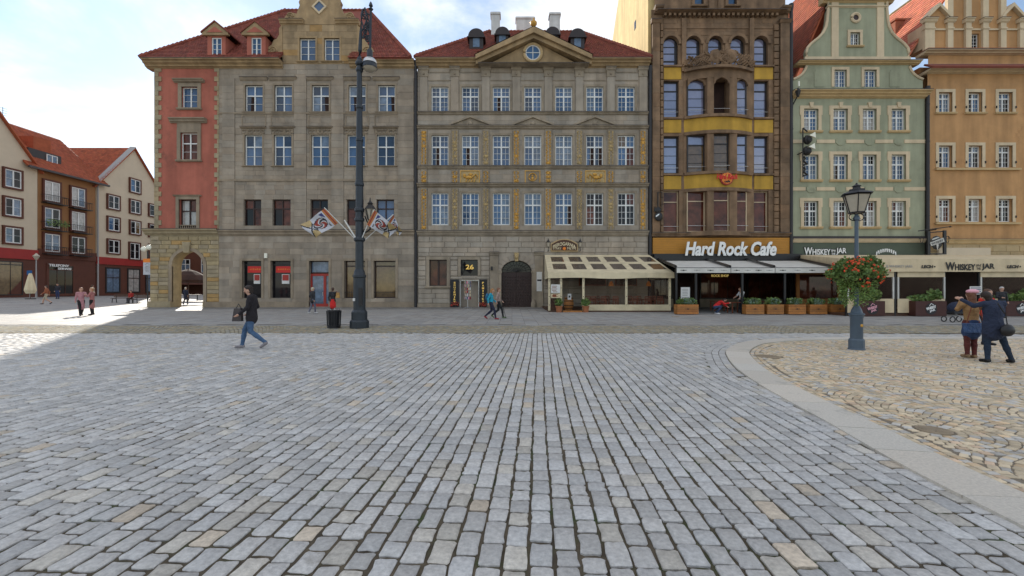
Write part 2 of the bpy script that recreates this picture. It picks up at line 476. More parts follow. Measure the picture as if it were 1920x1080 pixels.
def stone(mb, pts, z, h, ch, tint, m=0, tilt=(0, 0)):
    """one paving stone: outline pts (ccw), top at z with chamfer ch"""
    n = len(pts)
    cx = sum(p[0] for p in pts) / n; cy = sum(p[1] for p in pts) / n
    vs = []
    for k, (sc_, dz) in enumerate(((1.0, -h), (1.0, -ch), (None, 0))):
        for x, y in pts:
            if sc_ is None:
                d = math.hypot(x - cx, y - cy); f = max(0.3, 1 - ch * 1.5 / d)
            else: f = sc_
            X_ = cx + (x - cx) * f; Y_ = cy + (y - cy) * f
            vs.append((X_, Y_, z + dz + tilt[0] * (X_ - cx) + tilt[1] * (Y_ - cy)))
    fs = [tuple(range(2 * n, 3 * n))]
    for r in range(2):
        for i in range(n):
            fs.append((r * n + i, r * n + (i + 1) % n, (r + 1) * n + (i + 1) % n, (r + 1) * n + i))
    mb.mesh(vs, fs, m, tint)

def sett_tint():
    b = rr(0.82, 1.16); q = random.random()
    if q < 0.022: return (b * 1.12, b * 0.99, b * 0.83)
    if q < 0.13: return (b * 1.045, b * 1.015, b * 0.955)
    if q < 0.42: return (b * 0.97, b * 0.995, b * 1.035)
    return (b * 0.99, b, b * 1.02)

setts = []
ang = math.atan(0.063)
ca, sa = math.cos(ang), math.sin(ang)
def rect_stone(cx, cy, w, l, ang_c, near):
    j = 0.006 if near else 0.004
    hw, hl = w / 2, l / 2
    if near:
        k = min(hw, hl) * rr(0.12, 0.26)
        e_ = lambda: rr(-.006, .003)
        base = [(-hw + k, -hl), (rr(-.3, .3) * hw, -hl - e_()), (hw - k, -hl), (hw, -hl + k), (hw + e_(), rr(-.3, .3) * hl), (hw, hl - k), (hw - k, hl), (rr(-.3, .3) * hw, hl + e_()), (-hw + k, hl), (-hw, hl - k), (-hw - e_(), rr(-.3, .3) * hl), (-hw, -hl + k)]
    else:
        base = [(-hw, -hl), (hw, -hl), (hw, hl), (-hw, hl)]
    c, s_ = math.cos(ang_c), math.sin(ang_c)
    out = []
    for x, y in base:
        x += rr(-j, j); y += rr(-j, j)
        out.append((cx + x * c + y * s_, cy - x * s_ + y * c))
    return out
cwid = 0.162
for ic in range(-260, 160):
    off = rr(0, 0.2)
    v = 0.9 + off
    while v < 17.2:
        L = rr(0.15, 0.27)
        cu = ic * cwid; cv = v + L / 2
        wob = 0.012 * math.sin(v * 0.7 + ic * 0.12) + rr(-0.003, 0.003)
        x = (cu + wob) * ca + cv * sa; y = -(cu + wob) * sa + cv * ca
        v += L + rr(0.014, 0.023)
        if y > 16.62 or y < 1.2 or abs(x) > y * 1.157 + 2.2: continue
        kd = -9
        if x > 2.8:
            kd, _ = kside(x, y)
            lim = 0.06 if y < 8.5 else -0.47
            if x > 8.3 and y > 14: lim = -0.05
            if kd > lim: continue
        setts.append((x, y, cwid - rr(0.016, 0.026), L, ang))
# rows that follow the bend of the kerb
for row in range(3):
    acc = 0.0; i = 0
    off = -(0.085 + 0.165 * row)
    while i < len(kc) - 8:
        L = rr(0.16, 0.27); k = int(L / 0.05); m_ = min(i + k // 2, len(kc) - 1)
        p = kc[m_] + knrm[m_] * off
        i += k
        d = (kc[min(m_ + 2, len(kc) - 1)] - kc[max(m_ - 2, 0)])
        if 8.5 < p.y < 16.5 and kc[m_].x < 8.3 and abs(p.x) < p.y * 1.157 + 2:
            setts.append((p.x, p.y, 0.153, k * 0.05 * (1.0 - off / 4.5) - 0.010, math.atan2(d.x, d.y)))
def vis_size(x, y, a):
    if y < 2.3: return 0
    X_ = 960 + x / y * FO; Y_ = 540 + CZ / y * FO
    if not (0 < X_ < 1920 and Y_ < 1090): return 0
    return a / y ** 3
setts.sort(key=lambda s_: -vis_size(s_[0], s_[1], s_[2] * s_[3]))
rest = MB()
for i, (x, y, w, l_, a) in enumerate(setts):
    near = y < 9 or i < 300
    t = sett_tint()
    z = rr(-0.004, 0.004) + 0.006 * math.sin(x * 1.1) * math.sin(y * 0.8)
    tl = (rr(-0.02, 0.02), rr(-0.02, 0.02))
    if i < 300:
        b = MB(); stone(b, rect_stone(x, y, w, l_, a, True), z, 0.03, rr(0.006, 0.011), t, tilt=tl)
        b.build('sett', 'sett', bed, smooth=True)
    else:
        stone(rest, rect_stone(x, y, w, l_, a, near), z, 0.022, 0.008, t, tilt=tl)
rest.build('setts', 'sett', bed, kind='stuff', smooth=True)

# kerb slabs, each its own piece
kb = MB()
for i in range(0, len(kc) - 4, 4):
    a, b_ = kc[i], kc[i + 4]; na, nb = knrm[i], knrm[i + 4]
    kb.poly([(a.x, a.y, -0.012), (a.x + na.x * KW, a.y + na.y * KW, -0.012), (b_.x + nb.x * KW, b_.y + nb.y * KW, -0.012), (b_.x, b_.y, -0.012)])
kerb = kb.build('kerb', 'mosaic_bed', kind='structure')
i = 0
while i < len(kc) - 30:
    n_ = int(rr(0.75, 1.35) / 0.05)
    j = min(i + n_, len(kc) - 1)
    out = [(kc[q] + knrm[q] * 0.006) for q in range(i, j, 3)] + [kc[j] + knrm[j] * 0.006]
    inn = [(kc[q] + knrm[q] * (KW - 0.006)) for q in range(i, j, 3)] + [kc[j] + knrm[j] * (KW - 0.006)]
    dd = (out[-1] - out[0]).normalized() * 0.006
    out[0] = out[0] + dd; inn[0] = inn[0] + dd; out[-1] = out[-1] - dd; inn[-1] = inn[-1] - dd
    b = MB()
    ring = [(p.x, p.y) for p in inn] + [(p.x, p.y) for p in out[::-1]]
    ring = ring[::-1]
    a_ = sum(ring[q][0] * ring[(q + 1) % len(ring)][1] - ring[(q + 1) % len(ring)][0] * ring[q][1] for q in range(len(ring)))
    if a_ < 0: ring = ring[::-1]
    z = rr(0.020, 0.024); t = tintv(0.07, 0.02)
    nn = len(ring)
    b.mesh([(x, y, -0.03) for x, y in ring] + [(x, y, z) for x, y in ring],
           [tuple(range(nn, 2 * nn))] + [(q, (q + 1) % nn, (q + 1) % nn + nn, q + nn) for q in range(nn)], 0, t)
    b.build('kerb_slab', 'kerb', kerb)
    i = j

# yellow mosaic of small setts laid in scallops
mbed = MB()
ring = [(p.x + q.x * KW, p.y + q.y * KW) for p, q in zip(kc, knrm)][::6]
mbed.poly([(x, y, -0.010) for x, y in ring] + [(40, 0.4, -0.010)])
mos_bed = mbed.build('mosaic_pavement', 'mosaic_bed', kind='structure')
def mos_tint():
    b = rr(0.72, 1.22); q = random.random()
    if q < 0.22: return (b * 0.88, b * 0.98, b * 1.15)
    if q < 0.32: return (b * 1.08, b * 0.95, b * 0.78)
    if q < 0.40: return (b * 1.06, b * 0.93, b * 0.84)
    return (b * 1.03, b, b * 0.90)
covers = [(6.35, 11.0, 0.31), (5.05, 5.3, 0.17)]
small = []
W_ = 1.25
ca2, sa2 = math.cos(R(-14)), math.sin(R(-14))
for ci in range(-18, 30):
    for k in range(-170, 330):
        n_ = 12
        for q in range(n_):
            u = (q + 0.5 + (0.25 if k % 2 else -0.25)) / n_
            uu = ci * W_ + u * W_
            vv = k * 0.104 + 0.26 * (1 - (2 * u - 1) ** 2) + rr(-0.008, 0.008)
            x = 9 + uu * ca2 + vv * sa2; y = 7 - uu * sa2 + vv * ca2
            if y < 2.4 or y > 15.3 or x < 3.9 or x > y * 1.157 + 2.0: continue
            slope = 0.26 * (-4 * (2 * u - 1)) / W_
            cs_ = math.cos(math.atan(slope)); small.append((x, y, W_ / n_ * 0.90 / cs_, 0.094 * cs_, R(-14) - math.atan(slope)))
for ring_r in range(1, 7):                        # rings round the small cover
    pass
sm2 = []
for s_ in small:
    if any(math.hypot(s_[0] - c[0], s_[1] - c[1]) < c[2] + 0.05 for c in covers): continue
    if math.hypot(s_[0] - 5.05, s_[1] - 5.3) < 0.80 and s_[0] > 0: continue
    kd, _ = kside(s_[0], s_[1])
    if kd < KW + 0.245: continue
    sm2.append(s_)
for ri in range(6):
    r = 0.24 + ri * 0.102; n_ = int(2 * math.pi * r / 0.105)
    for q in range(n_):
        a = 2 * math.pi * (q + 0.5 * (ri % 2)) / n_
        x = 5.05 + r * math.cos(a); y = 5.3 + r * math.sin(a)
        if kside(x, y)[0] > KW + 0.26: sm2.append((x, y, 0.095, 0.09, -a + math.pi / 2))
for row in range(2):                              # edging rows beside the kerb
    for i in range(0, len(kc) - 3, 2):
        p = kc[i] + knrm[i] * (KW + 0.065 + 0.105 * row)
        if abs(p.x) < p.y * 1.157 + 2 and p.y > 2.3:
            d = kc[min(i + 2, len(kc) - 1)] - kc[max(i - 2, 0)]
            sm2.append((p.x, p.y, 0.09, 0.09, math.atan2(d.x, d.y)))
sm2.sort(key=lambda s_: -vis_size(s_[0], s_[1], s_[2] * s_[3]))
rest = MB()
for i, (x, y, w, l_, a) in enumerate(sm2):
    t = mos_tint(); z = rr(-0.003, 0.004)
    w *= rr(0.9, 1.05); l_ *= rr(0.9, 1.06)
    if i < 300:
        b = MB(); stone(b, rect_stone(x, y, w, l_, a, True), z, 0.02, 0.006, t); b.build('mosaic_sett', 'mosaic', mos_bed, smooth=True)
    else:
        stone(rest, rect_stone(x, y, w, l_, a, False), z, 0.016, 0.005, t)
rest.build('mosaic_setts', 'mosaic', mos_bed, kind='stuff')

# darker scalloped band between the square and the pavement
bb = MB(); bb.poly([(-50, 16.7, -0.014), (60, 16.7, -0.014), (60, 20.25, -0.014), (-50, 20.25, -0.014)])
band = bb.build('cobble_band', 'mosaic_bed', kind='structure')
rest = MB()
for r_ in range(-9, 28):
    for k in range(-290, 310):
        x = k * 0.135 + (0.06 if r_ % 2 else 0)
        y = 16.85 + r_ * 0.135 + 0.75 * abs(math.sin(x * 0.8))
        if y < 16.8 or y > 19.95 or abs(x) > y * 1.157 + 2: continue
        t = mos_tint(); t = (t[0] * 0.9, t[1] * 0.9, t[2] * 0.85)
        stone(rest, rect_stone(x, y, 0.116, 0.104, math.atan(0.4 * math.cos(x * 0.95)), False), rr(-0.004, 0.003), 0.014, 0.005, t)
rest.build('band_setts', 'band', band, kind='stuff')
kb = MB()
x = -40.0
while x < 40:
    L = rr(0.8, 1.3)
    kb.box(x, x + L - 0.012, 20.0, 20.22, -0.05, rr(0.008, 0.014), 0, tintv(0.08, 0.02)); x += L
kb.build('edging_stones', 'slab', band, kind='stuff')

# pavement of grey slabs in front of the houses and into the side street
pb = MB()
xs = [-62 + 2 * i for i in range(16)] + [-30, 0, 60]
for i in range(len(xs) - 1):
    for (y0, y1) in ((20.24, 39.3), (39.3, 80)):
        if y0 > 39 and xs[i] > -31: continue
        pb.poly([(xs[i], y0, hgt(xs[i]) - 0.014), (xs[i + 1], y0, hgt(xs[i + 1]) - 0.014), (xs[i + 1], y1, hgt(xs[i + 1]) - 0.014), (xs[i], y1, hgt(xs[i]) - 0.014)])
pave = pb.build('pavement', 'slab_bed', kind='structure')
rest = MB()
cw_ = 0.62; rows = []
k = 0
for ic in range(-100, 80):
    x0 = ic * cw_
    if x0 < -60.5: continue
    y = 20.27 + rr(0, 0.4)
    ymax = 76 if x0 < -27.0 else 39.0
    while y < ymax:
        L = rr(0.55, 1.1)
        yc = y + L / 2; xc = x0 + cw_ / 2
        y2 = y + L - 0.012
        if abs(xc) < yc * 1.157 + 2.5 and not (yc > 39 and (-27.9 < xc or (-33.2 < xc < -29.8 and yc < 44.5))):
            t = tintv(0.12, 0.03)
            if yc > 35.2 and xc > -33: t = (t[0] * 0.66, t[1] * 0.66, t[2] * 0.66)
            dz = rr(-0.002, 0.003)
            za_, zb_ = hgt(x0) + dz, hgt(x0 + cw_) + dz
            rest.mesh([(x0 + 0.006, y, za_), (x0 + cw_ - 0.006, y, zb_), (x0 + cw_ - 0.006, y2, zb_), (x0 + 0.006, y2, za_)], [(0, 1, 2, 3)], 0, t)
        y += L
rest.build('slabs', 'slab', pave, kind='stuff')

def cover(x, y, r, label):
    t = thing('manhole_cover', label, 'manhole cover', (x, y, 0))
    b = MB(); b.lathe((x, y, -0.012), [(r, 0), (r, 0.016), (r * 0.94, 0.018)], 24); b.build('rim', 'cover_iron', t)
    b = MB(); b.lathe((x, y, 0.0), [(r * 0.9, 0), (r * 0.9, 0.009)], 24)
    for i in range(-3, 4):
        q = math.sqrt(max(0, 0.8 - (i / 4) ** 2)) * r * 0.9
        b.box(x - q, x + q, y + i * r * 0.22 - 0.012, y + i * r * 0.22 + 0.012, 0.006, 0.014)
    b.build('lid', 'cover_iron', t)
cover(6.35, 11.0, 0.31, 'large round iron cover in the yellow mosaic near the kerb bend')
cover(5.05, 5.3, 0.17, 'small iron cover ringed by mosaic stones beside the straight kerb')

xd_, yd_ = gnd(1266, 594)
cover(xd_, yd_, 0.24, 'dark round drain cover on the pavement beside the lone wooden planter')
# ------------------------------------------------------------------ building kit
F = 39.2
def PX(x): return px(x, F)
def PZ(y): return pz(y, F)

def wall(parent, name, mat, x0, x1, z0, z1, Y, ops, depth=0.32, back=None):
    xs = sorted({x0, x1, *[min(max(v, x0), x1) for o in ops for v in o[:2]]})
    zs = sorted({z0, z1, *[min(max(v, z0), z1) for o in ops for v in o[2:4]]})
    b = MB()
    for i in range(len(xs) - 1):
        for j in range(len(zs) - 1):
            cx, cz = (xs[i] + xs[i + 1]) / 2, (zs[j] + zs[j + 1]) / 2
            if any(o[0] < cx < o[1] and o[2] < cz < o[3] for o in ops): continue
            b.poly([(xs[i], Y, zs[j]), (xs[i + 1], Y, zs[j]), (xs[i + 1], Y, zs[j + 1]), (xs[i], Y, zs[j + 1])])
    for o in ops:
        a, c, d, e = o[:4]
        b.poly([(a, Y, d), (a, Y, e), (a, Y + depth, e), (a, Y + depth, d)])
        b.poly([(c, Y, e), (c, Y, d), (c, Y + depth, d), (c, Y + depth, e)])
        b.poly([(a, Y, e), (c, Y, e), (c, Y + depth, e), (a, Y + depth, e)])
        b.poly([(a, Y, d), (a, Y + depth, d), (c, Y + depth, d), (c, Y, d)])
    return b.build(name, mat, parent)

def ashlar_blocks(x0, x1, z0, z1, ops, h, lw, gap=0.013):
    zs = sorted({z0, z1, *[min(max(v, z0), z1) for o in ops for v in o[2:4] if o[1] > x0 and o[0] < x1]})
    out = []
    for a, c in zip(zs[:-1], zs[1:]):
        if c - a < 0.04: continue
        n = max(1, round((c - a) / h)); hh = (c - a) / n
        for k in range(n):
            za, zb = a + k * hh, a + (k + 1) * hh
            cuts = sorted([(max(o[0], x0), min(o[1], x1)) for o in ops if o[2] < (za + zb) / 2 < o[3] and o[1] > x0 and o[0] < x1])
            segs = []; p = x0
            for u, v in cuts:
                if u > p + 0.02: segs.append((p, u))
                p = max(p, v)
            if x1 > p + 0.02: segs.append((p, x1))
            for u, v in segs:
                L = v - u; m = max(1, round(L / lw))
                ed = [u + L * (i / m) for i in range(m + 1)]
                sh = (0.5 if k % 2 else 0.0) + rr(-0.15, 0.15)
                for i in range(1, m): ed[i] += L / m * 0.45 * (sh - 0.25)
                for i in range(m):
                    if ed[i + 1] - ed[i] > gap * 2:
                        out.append((ed[i] + gap / 2, ed[i + 1] - gap / 2, za + gap / 2, zb - gap / 2))
    return out

def block_mesh(b, r, Y, th, t, cham=0.0):
    x0, x1, z0, z1 = r
    if cham:
        c = min(cham, (x1 - x0) * 0.25, (z1 - z0) * 0.25)
        o = [(x0, Y, z0), (x1, Y, z0), (x1, Y, z1), (x0, Y, z1)]
        m_ = [(x0, Y - th + c, z0), (x1, Y - th + c, z0), (x1, Y - th + c, z1), (x0, Y - th + c, z1)]
        f = [(x0 + c, Y - th, z0 + c), (x1 - c, Y - th, z0 + c), (x1 - c, Y - th, z1 - c), (x0 + c, Y - th, z1 - c)]
        b.mesh(o + m_ + f, [(8, 9, 10, 11)] + [(q + i, q + (i + 1) % 4, q + 4 + (i + 1) % 4, q + 4 + i) for q in (0, 4) for i in range(4)], 0, t)
    else:
        o = [(x0, Y, z0), (x1, Y, z0), (x1, Y, z1), (x0, Y, z1)]
        f = [(x, Y - th, z) for x, _, z in o]
        b.mesh(o + f, [(4, 5, 6, 7)] + [(i, (i + 1) % 4, 4 + (i + 1) % 4, 4 + i) for i in range(4)], 0, t)

def pieces(parent, blocks, Y, th, mat, name='stone_block', limit=300, tintf=None, cham=0.0):
    blocks = sorted(blocks, key=lambda r: -(r[1] - r[0]) * (r[3] - r[2]))
    rest = MB()
    for i, r in enumerate(blocks):
        t = tintf(r) if tintf else tintv(0.10, 0.035)
        th_ = th + rr(-0.006, 0.006)
        if i < limit:
            b = MB(); block_mesh(b, r, Y, th_, t, cham); b.build(name, mat, parent)
        else:
            block_mesh(rest, r, Y, th_, t, cham)
    if rest.f: rest.build(name + 's', mat, parent, kind='stuff')

def window(parent, x0, x1, z0, z1, Y, style='cross', frame='white_frame', pane='pane_sky', rec=0.24, mull=0.10,
           transom=0.62, grid=(2, 2, 3), fw=0.085, openl=None, name='window'):
    """casement window; grid = lights across each leaf, rows above transom, rows below"""
    b = MB()
    ya, yb = Y + rec - 0.05, Y + rec + 0.06
    b.box(x0, x0 + fw, ya, yb, z0, z1); b.box(x1 - fw, x1, ya, yb, z0, z1)
    b.box(x0 + fw, x1 - fw, ya, yb, z0, z0 + fw); b.box(x0 + fw, x1 - fw, ya, yb, z1 - fw, z1)
    cx = (x0 + x1) / 2; zt = z0 + (z1 - z0) * transom
    leaves = []
    if style in ('cross', 'pair'):
        b.box(cx - mull / 2, cx + mull / 2, ya - 0.012, yb, z0 + fw, z1 - fw)
    cols = [(x0 + fw, cx - mull / 2), (cx + mull / 2, x1 - fw)] if style in ('cross', 'pair') else [(x0 + fw, x1 - fw)]
    rows = [(z0 + fw, zt - mull / 2), (zt + mull / 2, z1 - fw)] if style in ('cross', 'tee') else [(z0 + fw, z1 - fw)]
    if style in ('cross', 'tee'):
        for u, v in cols: b.box(u, v, ya - 0.006, yb, zt - mull / 2, zt + mull / 2)
    mw = 0.013
    for ri, (c, d) in enumerate(rows):
        nr = grid[2] if ri == 0 else grid[1]
        for (u, v) in cols:
            for k in range(1, grid[0]):
                q = u + (v - u) * k / grid[0]; b.box(q - mw, q + mw, ya + 0.02, yb - 0.02, c, d)
            for k in range(1, nr):
                q = c + (d - c) * k / nr; b.box(u, v, ya + 0.022, yb - 0.022, q - mw, q + mw)
            leaves.append((u, v, c, d))
    w = b.build(name, frame, parent)
    for i, (u, v, c, d) in enumerate(leaves):
        ajar = frame == 'white_frame' and len(leaves) == 4 and i < 2 and random.random() < .13
        if ajar:
            g = MB(); g.box(u, v, Y + rec + .03, Y + rec + .05, c, d); g.build('dark_gap', 'interior', w); v = u + (v - u) * rr(.55, .8)
        pm = pane if isinstance(pane, str) else random.choice(pane)
        g = MB(); tx, tz = (.22 if ajar else rr(-0.012, 0.012)), rr(-0.012, 0.012)
        yy = Y + rec + 0.015
        uc, wc = (u + v) / 2, (c + d) / 2
        def pt(x, z, o): return (x, yy + o + (x - uc) * tx + (z - wc) * tz, z)
        e = 0.004
        vs = [pt(x, z, o) for o in (0, 0.012) for x, z in ((u - e, c - e), (v + e, c - e), (v + e, d + e), (u - e, d + e))]
        g.mesh(vs, [(0, 1, 2, 3), (7, 6, 5, 4), (0, 4, 5, 1), (1, 5, 6, 2), (2, 6, 7, 3), (3, 7, 4, 0)])
        g.build('pane', pm, w)
    return w

def surround(w, x0, x1, z0, z1, Y, mat, t=0.22, proud=0.07, sill=0.10, name='surround', sill_mat=None, head=0.0):
    b = MB(); y0 = Y - proud
    b.box(x0 - t, x0, y0, Y + 0.05, z0, z1); b.box(x1, x1 + t, y0, Y + 0.05, z0, z1)
    b.box(x0 - t, x1 + t, y0 - 0.003, Y + 0.05, z1, z1 + t)
    if head: b.prismx([(Y + .02, z1 + t), (y0 - 0.05, z1 + t), (y0 - 0.16, z1 + t + head), (Y + .02, z1 + t + head)], x0 - t - 0.18, x1 + t + 0.18)
    b.build(name, mat, w)
    if sill:
        b = MB(); b.prismx([(Y + 0.1, z0 - sill), (y0 - 0.06, z0 - sill), (y0 - 0.12, z0 - sill * 0.4), (y0 - 0.12, z0 - 0.004), (Y + 0.1, z0 - 0.002)], x0 - t - 0.08, x1 + t + 0.08)
        b.build('sill', sill_mat or mat, w)

def cornice(parent, x0, x1, Y, z0, z1, out, mat, name='cornice', steps=3, back=0.2):
    """stepped and coved moulding that widens upwards"""
    prof = [(Y + back, z0), (Y - 0.04, z0)]
    h = z1 - z0
    for i in range(steps):
        a = (i + 1) / steps
        prof.append((Y - 0.04 - out * (a - 0.6 / steps), z0 + h * (i + 0.35) / steps))
        prof.append((Y - 0.04 - out * a, z0 + h * (i + 0.55) / steps))
        prof.append((Y - 0.04 - out * a, z0 + h * (i + 0.92) / steps))
    prof.append((Y - 0.04 - out, z1)); prof.append((Y + back, z1))
    b = MB(); b.prismx(prof[::-1], x0, x1); o = b.build(name, mat, parent)
    if parent.parent is None and out > 0.13:
        b = MB(); b.box(x0 - .015, x1 + .015, Y - .075 - out, Y + back, z1, z1 + .035); b.build('flashing', 'lead', o)  # lead cover strip, added to draw a dark shadow line along the ledge
    return o

def strip(parent, name, mat, x0, x1, z0, z1, Y, out, tint=(1, 1, 1)):
    b = MB(); b.box(x0, x1, Y - out, Y + 0.06, z0, z1, 0, tint); return b.build(name, mat, parent)

def tiled(parent, poly, mat, name='roof', tw=0.21, th=0.30, tiles=True):
    """poly: 3D convex outline whose first edge is the eave; covered with overlapping tiles"""
    P = [Vector(p) for p in poly]
    U = (P[1] - P[0]).normalized(); N = U.cross(P[-1] - P[0]).normalized(); V = N.cross(U).normalized()
    if N.z < 0: N = -N
    b = MB(); b.poly([tuple(p) for p in P]); 
    b.poly([tuple(p - N * 0.15) for p in P[::-1]])
    for i in range(len(P)):
        q, r = P[i], P[(i + 1) % len(P)]
        b.poly([q, r, r - N * 0.15, q - N * 0.15])
    ro = b.build(name, mat, parent)
    if not tiles: return ro
    uv = [((p - P[0]).dot(U), (p - P[0]).dot(V)) for p in P]
    u0, u1 = min(a for a, _ in uv), max(a for a, _ in uv); v1 = max(a for _, a in uv)
    sgn = sum(uv[i][0] * uv[(i + 1) % len(uv)][1] - uv[(i + 1) % len(uv)][0] * uv[i][1] for i in range(len(uv)))
    t = MB()
    for j in range(int(v1 / th) + 1):
        v = j * th
        for i in range(int((u1 - u0) / tw) + 2):
            u = u0 + (i + (0.5 if j % 2 else 0)) * tw
            uc, vc = u, v + th * 0.5
            ok = True
            for a, c in zip(uv, uv[1:] + uv[:1]):
                if ((c[0] - a[0]) * (vc - a[1]) - (c[1] - a[1]) * (uc - a[0])) * sgn < -0.02: ok = False; break
            if not ok: continue
            k = rr(0.78, 1.2); tt = (k * rr(0.95, 1.08), k * rr(0.9, 1.05), k * rr(0.9, 1.05))
            lo, hi = 0.055 + rr(0, 0.01), 0.02
            def q(a, c, h): return tuple(P[0] + U * a + V * c + N * h)
            w_ = tw * 0.47
            t.mesh([q(u - w_, v - 0.03, lo), q(u, v - 0.055, lo + 0.012), q(u + w_, v - 0.03, lo), q(u + w_, v + th, hi), q(u - w_, v + th, hi), q(u - w_, v - 0.03, 0), q(u, v - 0.055, 0), q(u + w_, v - 0.03, 0)],
                   [(0, 1, 2, 3, 4), (5, 6, 1, 0), (6, 7, 2, 1)], 0, tt)
    t.build('tiles', mat, ro, kind='stuff')
    return ro

def ridge(parent, a, c, mat, r=0.15, step=0.38, under=None):
    a, c = Vector(a), Vector(c); d = c - a; n = max(1, int(d.length / step)); d /= n
    b = MB()
    for i in range(n):
        k = rr(0.8, 1.15)
        p = a + d * i
        b.tube([p + Vector((0, 0, 0.02)), p + d * 1.02 + Vector((0, 0, 0.055))], [r * 0.86, r * 1.12], 8, 0, (k, k, k))
    return b.build('ridge_tiles', mat, parent, kind='stuff')

def text(parent, name, s_, x0, x1, z0, z1, Y, mat, ext=0.02, shear=0.0, bold=0.0, label=None, rot=None):
    """flat or raised lettering fitted into a rectangle of the facade plane"""
    cu = bpy.data.curves.new(name, 'FONT'); cu.body = s_; cu.size = 1; cu.extrude = 0.0
    cu.shear = shear; cu.offset = bold; cu.resolution_u = 3
    ob = bpy.data.objects.new('tmp', cu)
    me = bpy.data.meshes.new_from_object(ob)
    co = np.empty(len(me.vertices) * 3); me.vertices.foreach_get('co', co); co = co.reshape(-1, 3)
    mn, mx = co.min(0), co.max(0)
    fs = [tuple(p.vertices) for p in me.polygons]
    bpy.data.objects.remove(ob); bpy.data.curves.remove(cu); bpy.data.meshes.remove(me)
    sx = (x1 - x0) / (mx[0] - mn[0]); sz = (z1 - z0) / (mx[1] - mn[1])
    pts = [(x0 + (p[0] - mn[0]) * sx, z0 + (p[1] - mn[1]) * sz) for p in co]
    if rot: pts = [rot(u, w_) for u, w_ in pts]
    b = MB(); n = len(pts)
    b.mesh([(x, Y - ext, z) for x, z in pts] + [(x, Y, z) for x, z in pts], fs)
    cnt = {}
    for f in fs:
        for i in range(len(f)):
            e = (f[i], f[(i + 1) % len(f)]); cnt[e] = 1
    sd = [(a, c) for (a, c) in cnt if (c, a) not in cnt]
    b.mesh([(x, Y - ext, z) for x, z in pts] + [(x, Y, z) for x, z in pts], [(a, a + n, c + n, c) for a, c in sd])
    return b.build(name, mat, parent, label=label)

def archpts(cx, zs, r, n=14, rz=None):
    rz = rz or r
    return [(cx + r * math.cos(math.pi * (1 - i / n)), zs + rz * math.sin(math.pi * (1 - i / n))) for i in range(n + 1)]

def spandrel(b, x0, x1, zs, ztop, Y, depth, n=14, rz=None):
    """fills the corners of a rectangular opening round an arch and lines the arch"""
    cx, r = (x0 + x1) / 2, (x1 - x0) / 2
    p = archpts(cx, zs, r, n, rz)
    for i in range(n):
        a, c = p[i], p[i + 1]
        b.poly([(a[0], Y, a[1]), (c[0], Y, c[1]), (c[0], Y, ztop), (a[0], Y, ztop)])
        b.poly([(a[0], Y, a[1]), (a[0], Y + depth, a[1]), (c[0], Y + depth, c[1]), (c[0], Y, c[1])])

def archivolt(b, cx, zs, r, t, Y, out, n=18, z0=None, rz=None):
    """raised band round an arch, with legs down to z0"""
    rz = rz or r
    pi_, po = archpts(cx, zs, r, n, rz), archpts(cx, zs, r + t, n, rz + t)
    if z0 is not None:
        pi_ = [(cx - r, z0)] + pi_ + [(cx + r, z0)]; po = [(cx - r - t, z0)] + po + [(cx + r + t, z0)]
    for i in range(len(pi_) - 1):
        a, c, d, e = pi_[i], pi_[i + 1], po[i + 1], po[i]
        b.poly([(a[0], Y - out, a[1]), (c[0], Y - out, c[1]), (d[0], Y - out, d[1]), (e[0], Y - out, e[1])])
        b.poly([(a[0], Y - out, a[1]), (a[0], Y + .1, a[1]), (c[0], Y + .1, c[1]), (c[0], Y - out, c[1])])
        b.poly([(e[0], Y - out, e[1]), (d[0], Y - out, d[1]), (d[0], Y + .05, d[1]), (e[0], Y + .05, e[1])])

def body(parent, name, mat, x0, x1, y0, y1, z0, z1):
    b = MB(); b.box(x0, x1, y0, y1, z0, z1); return b.build(name, mat, parent)

def downpipe(x, z0, z1, Y, label, r=0.09):
    t = thing('downpipe', label, 'downpipe', (x, Y, 0), group='rainwater pipes between the house fronts')
    b = MB(); b.tube([(x, Y, z0), (x, Y, z1)], r, 10); b.build('pipe', 'downpipe', t, smooth=True)
    b = MB(); b.lathe((x, Y, z1 - 0.5), [(r, 0), (0.2, 0.35), (0.2, 0.62), (0.17, 0.62)], 10); b.build('hopper', 'downpipe', t)
    for q in np.linspace(z0 + 1.5, z1 - 1.5, 6):
        b = MB(); b.lathe((x, Y, q), [(r + 0.025, 0), (r + 0.025, 0.07)], 10); b.build('bracket', 'downpipe', t)
def ornament(parent, x0, x1, z0, z1, Y, mat, name='carved_ornament', dens=1.0, r=0.035, label=None):
    b = MB(); vert = (z1 - z0) > (x1 - x0)
    L = max(z1 - z0, x1 - x0); W2 = min(z1 - z0, x1 - x0) / 2
    n = max(2, int(L / (W2 * 1.5) * dens))
    cu, cw_ = (x0 + x1) / 2, (z0 + z1) / 2
    def P(s_, t_, y):
        return (cu + t_, Y - y, z0 + s_) if vert else (x0 + s_, Y - y, cw_ + t_)
    for i in range(n):
        s0 = L * (i + 0.5) / n; h = L / n
        k = random.choice((0, 1, 2))
        if k == 0:
            b.ball(P(s0, 0, 0.01), (W2 * 0.55, 0.05, W2 * 0.55), 8)
        for sg in (-1, 1):
            pts = [P(s0 - h * 0.45 + h * 0.9 * q / 5, sg * W2 * (0.25 + 0.6 * math.sin(math.pi * q / 5 + rr(-.2, .2))), 0.015) for q in range(6)]
            b.tube(pts, [r * 0.6, r, r, r, r, r * 0.5], 5)
            b.ball(P(s0 + h * rr(-0.3, 0.3), sg * W2 * 0.6, 0.012), r * rr(1.0, 1.7), 6)
    return b.build(name, mat, parent, label=label)

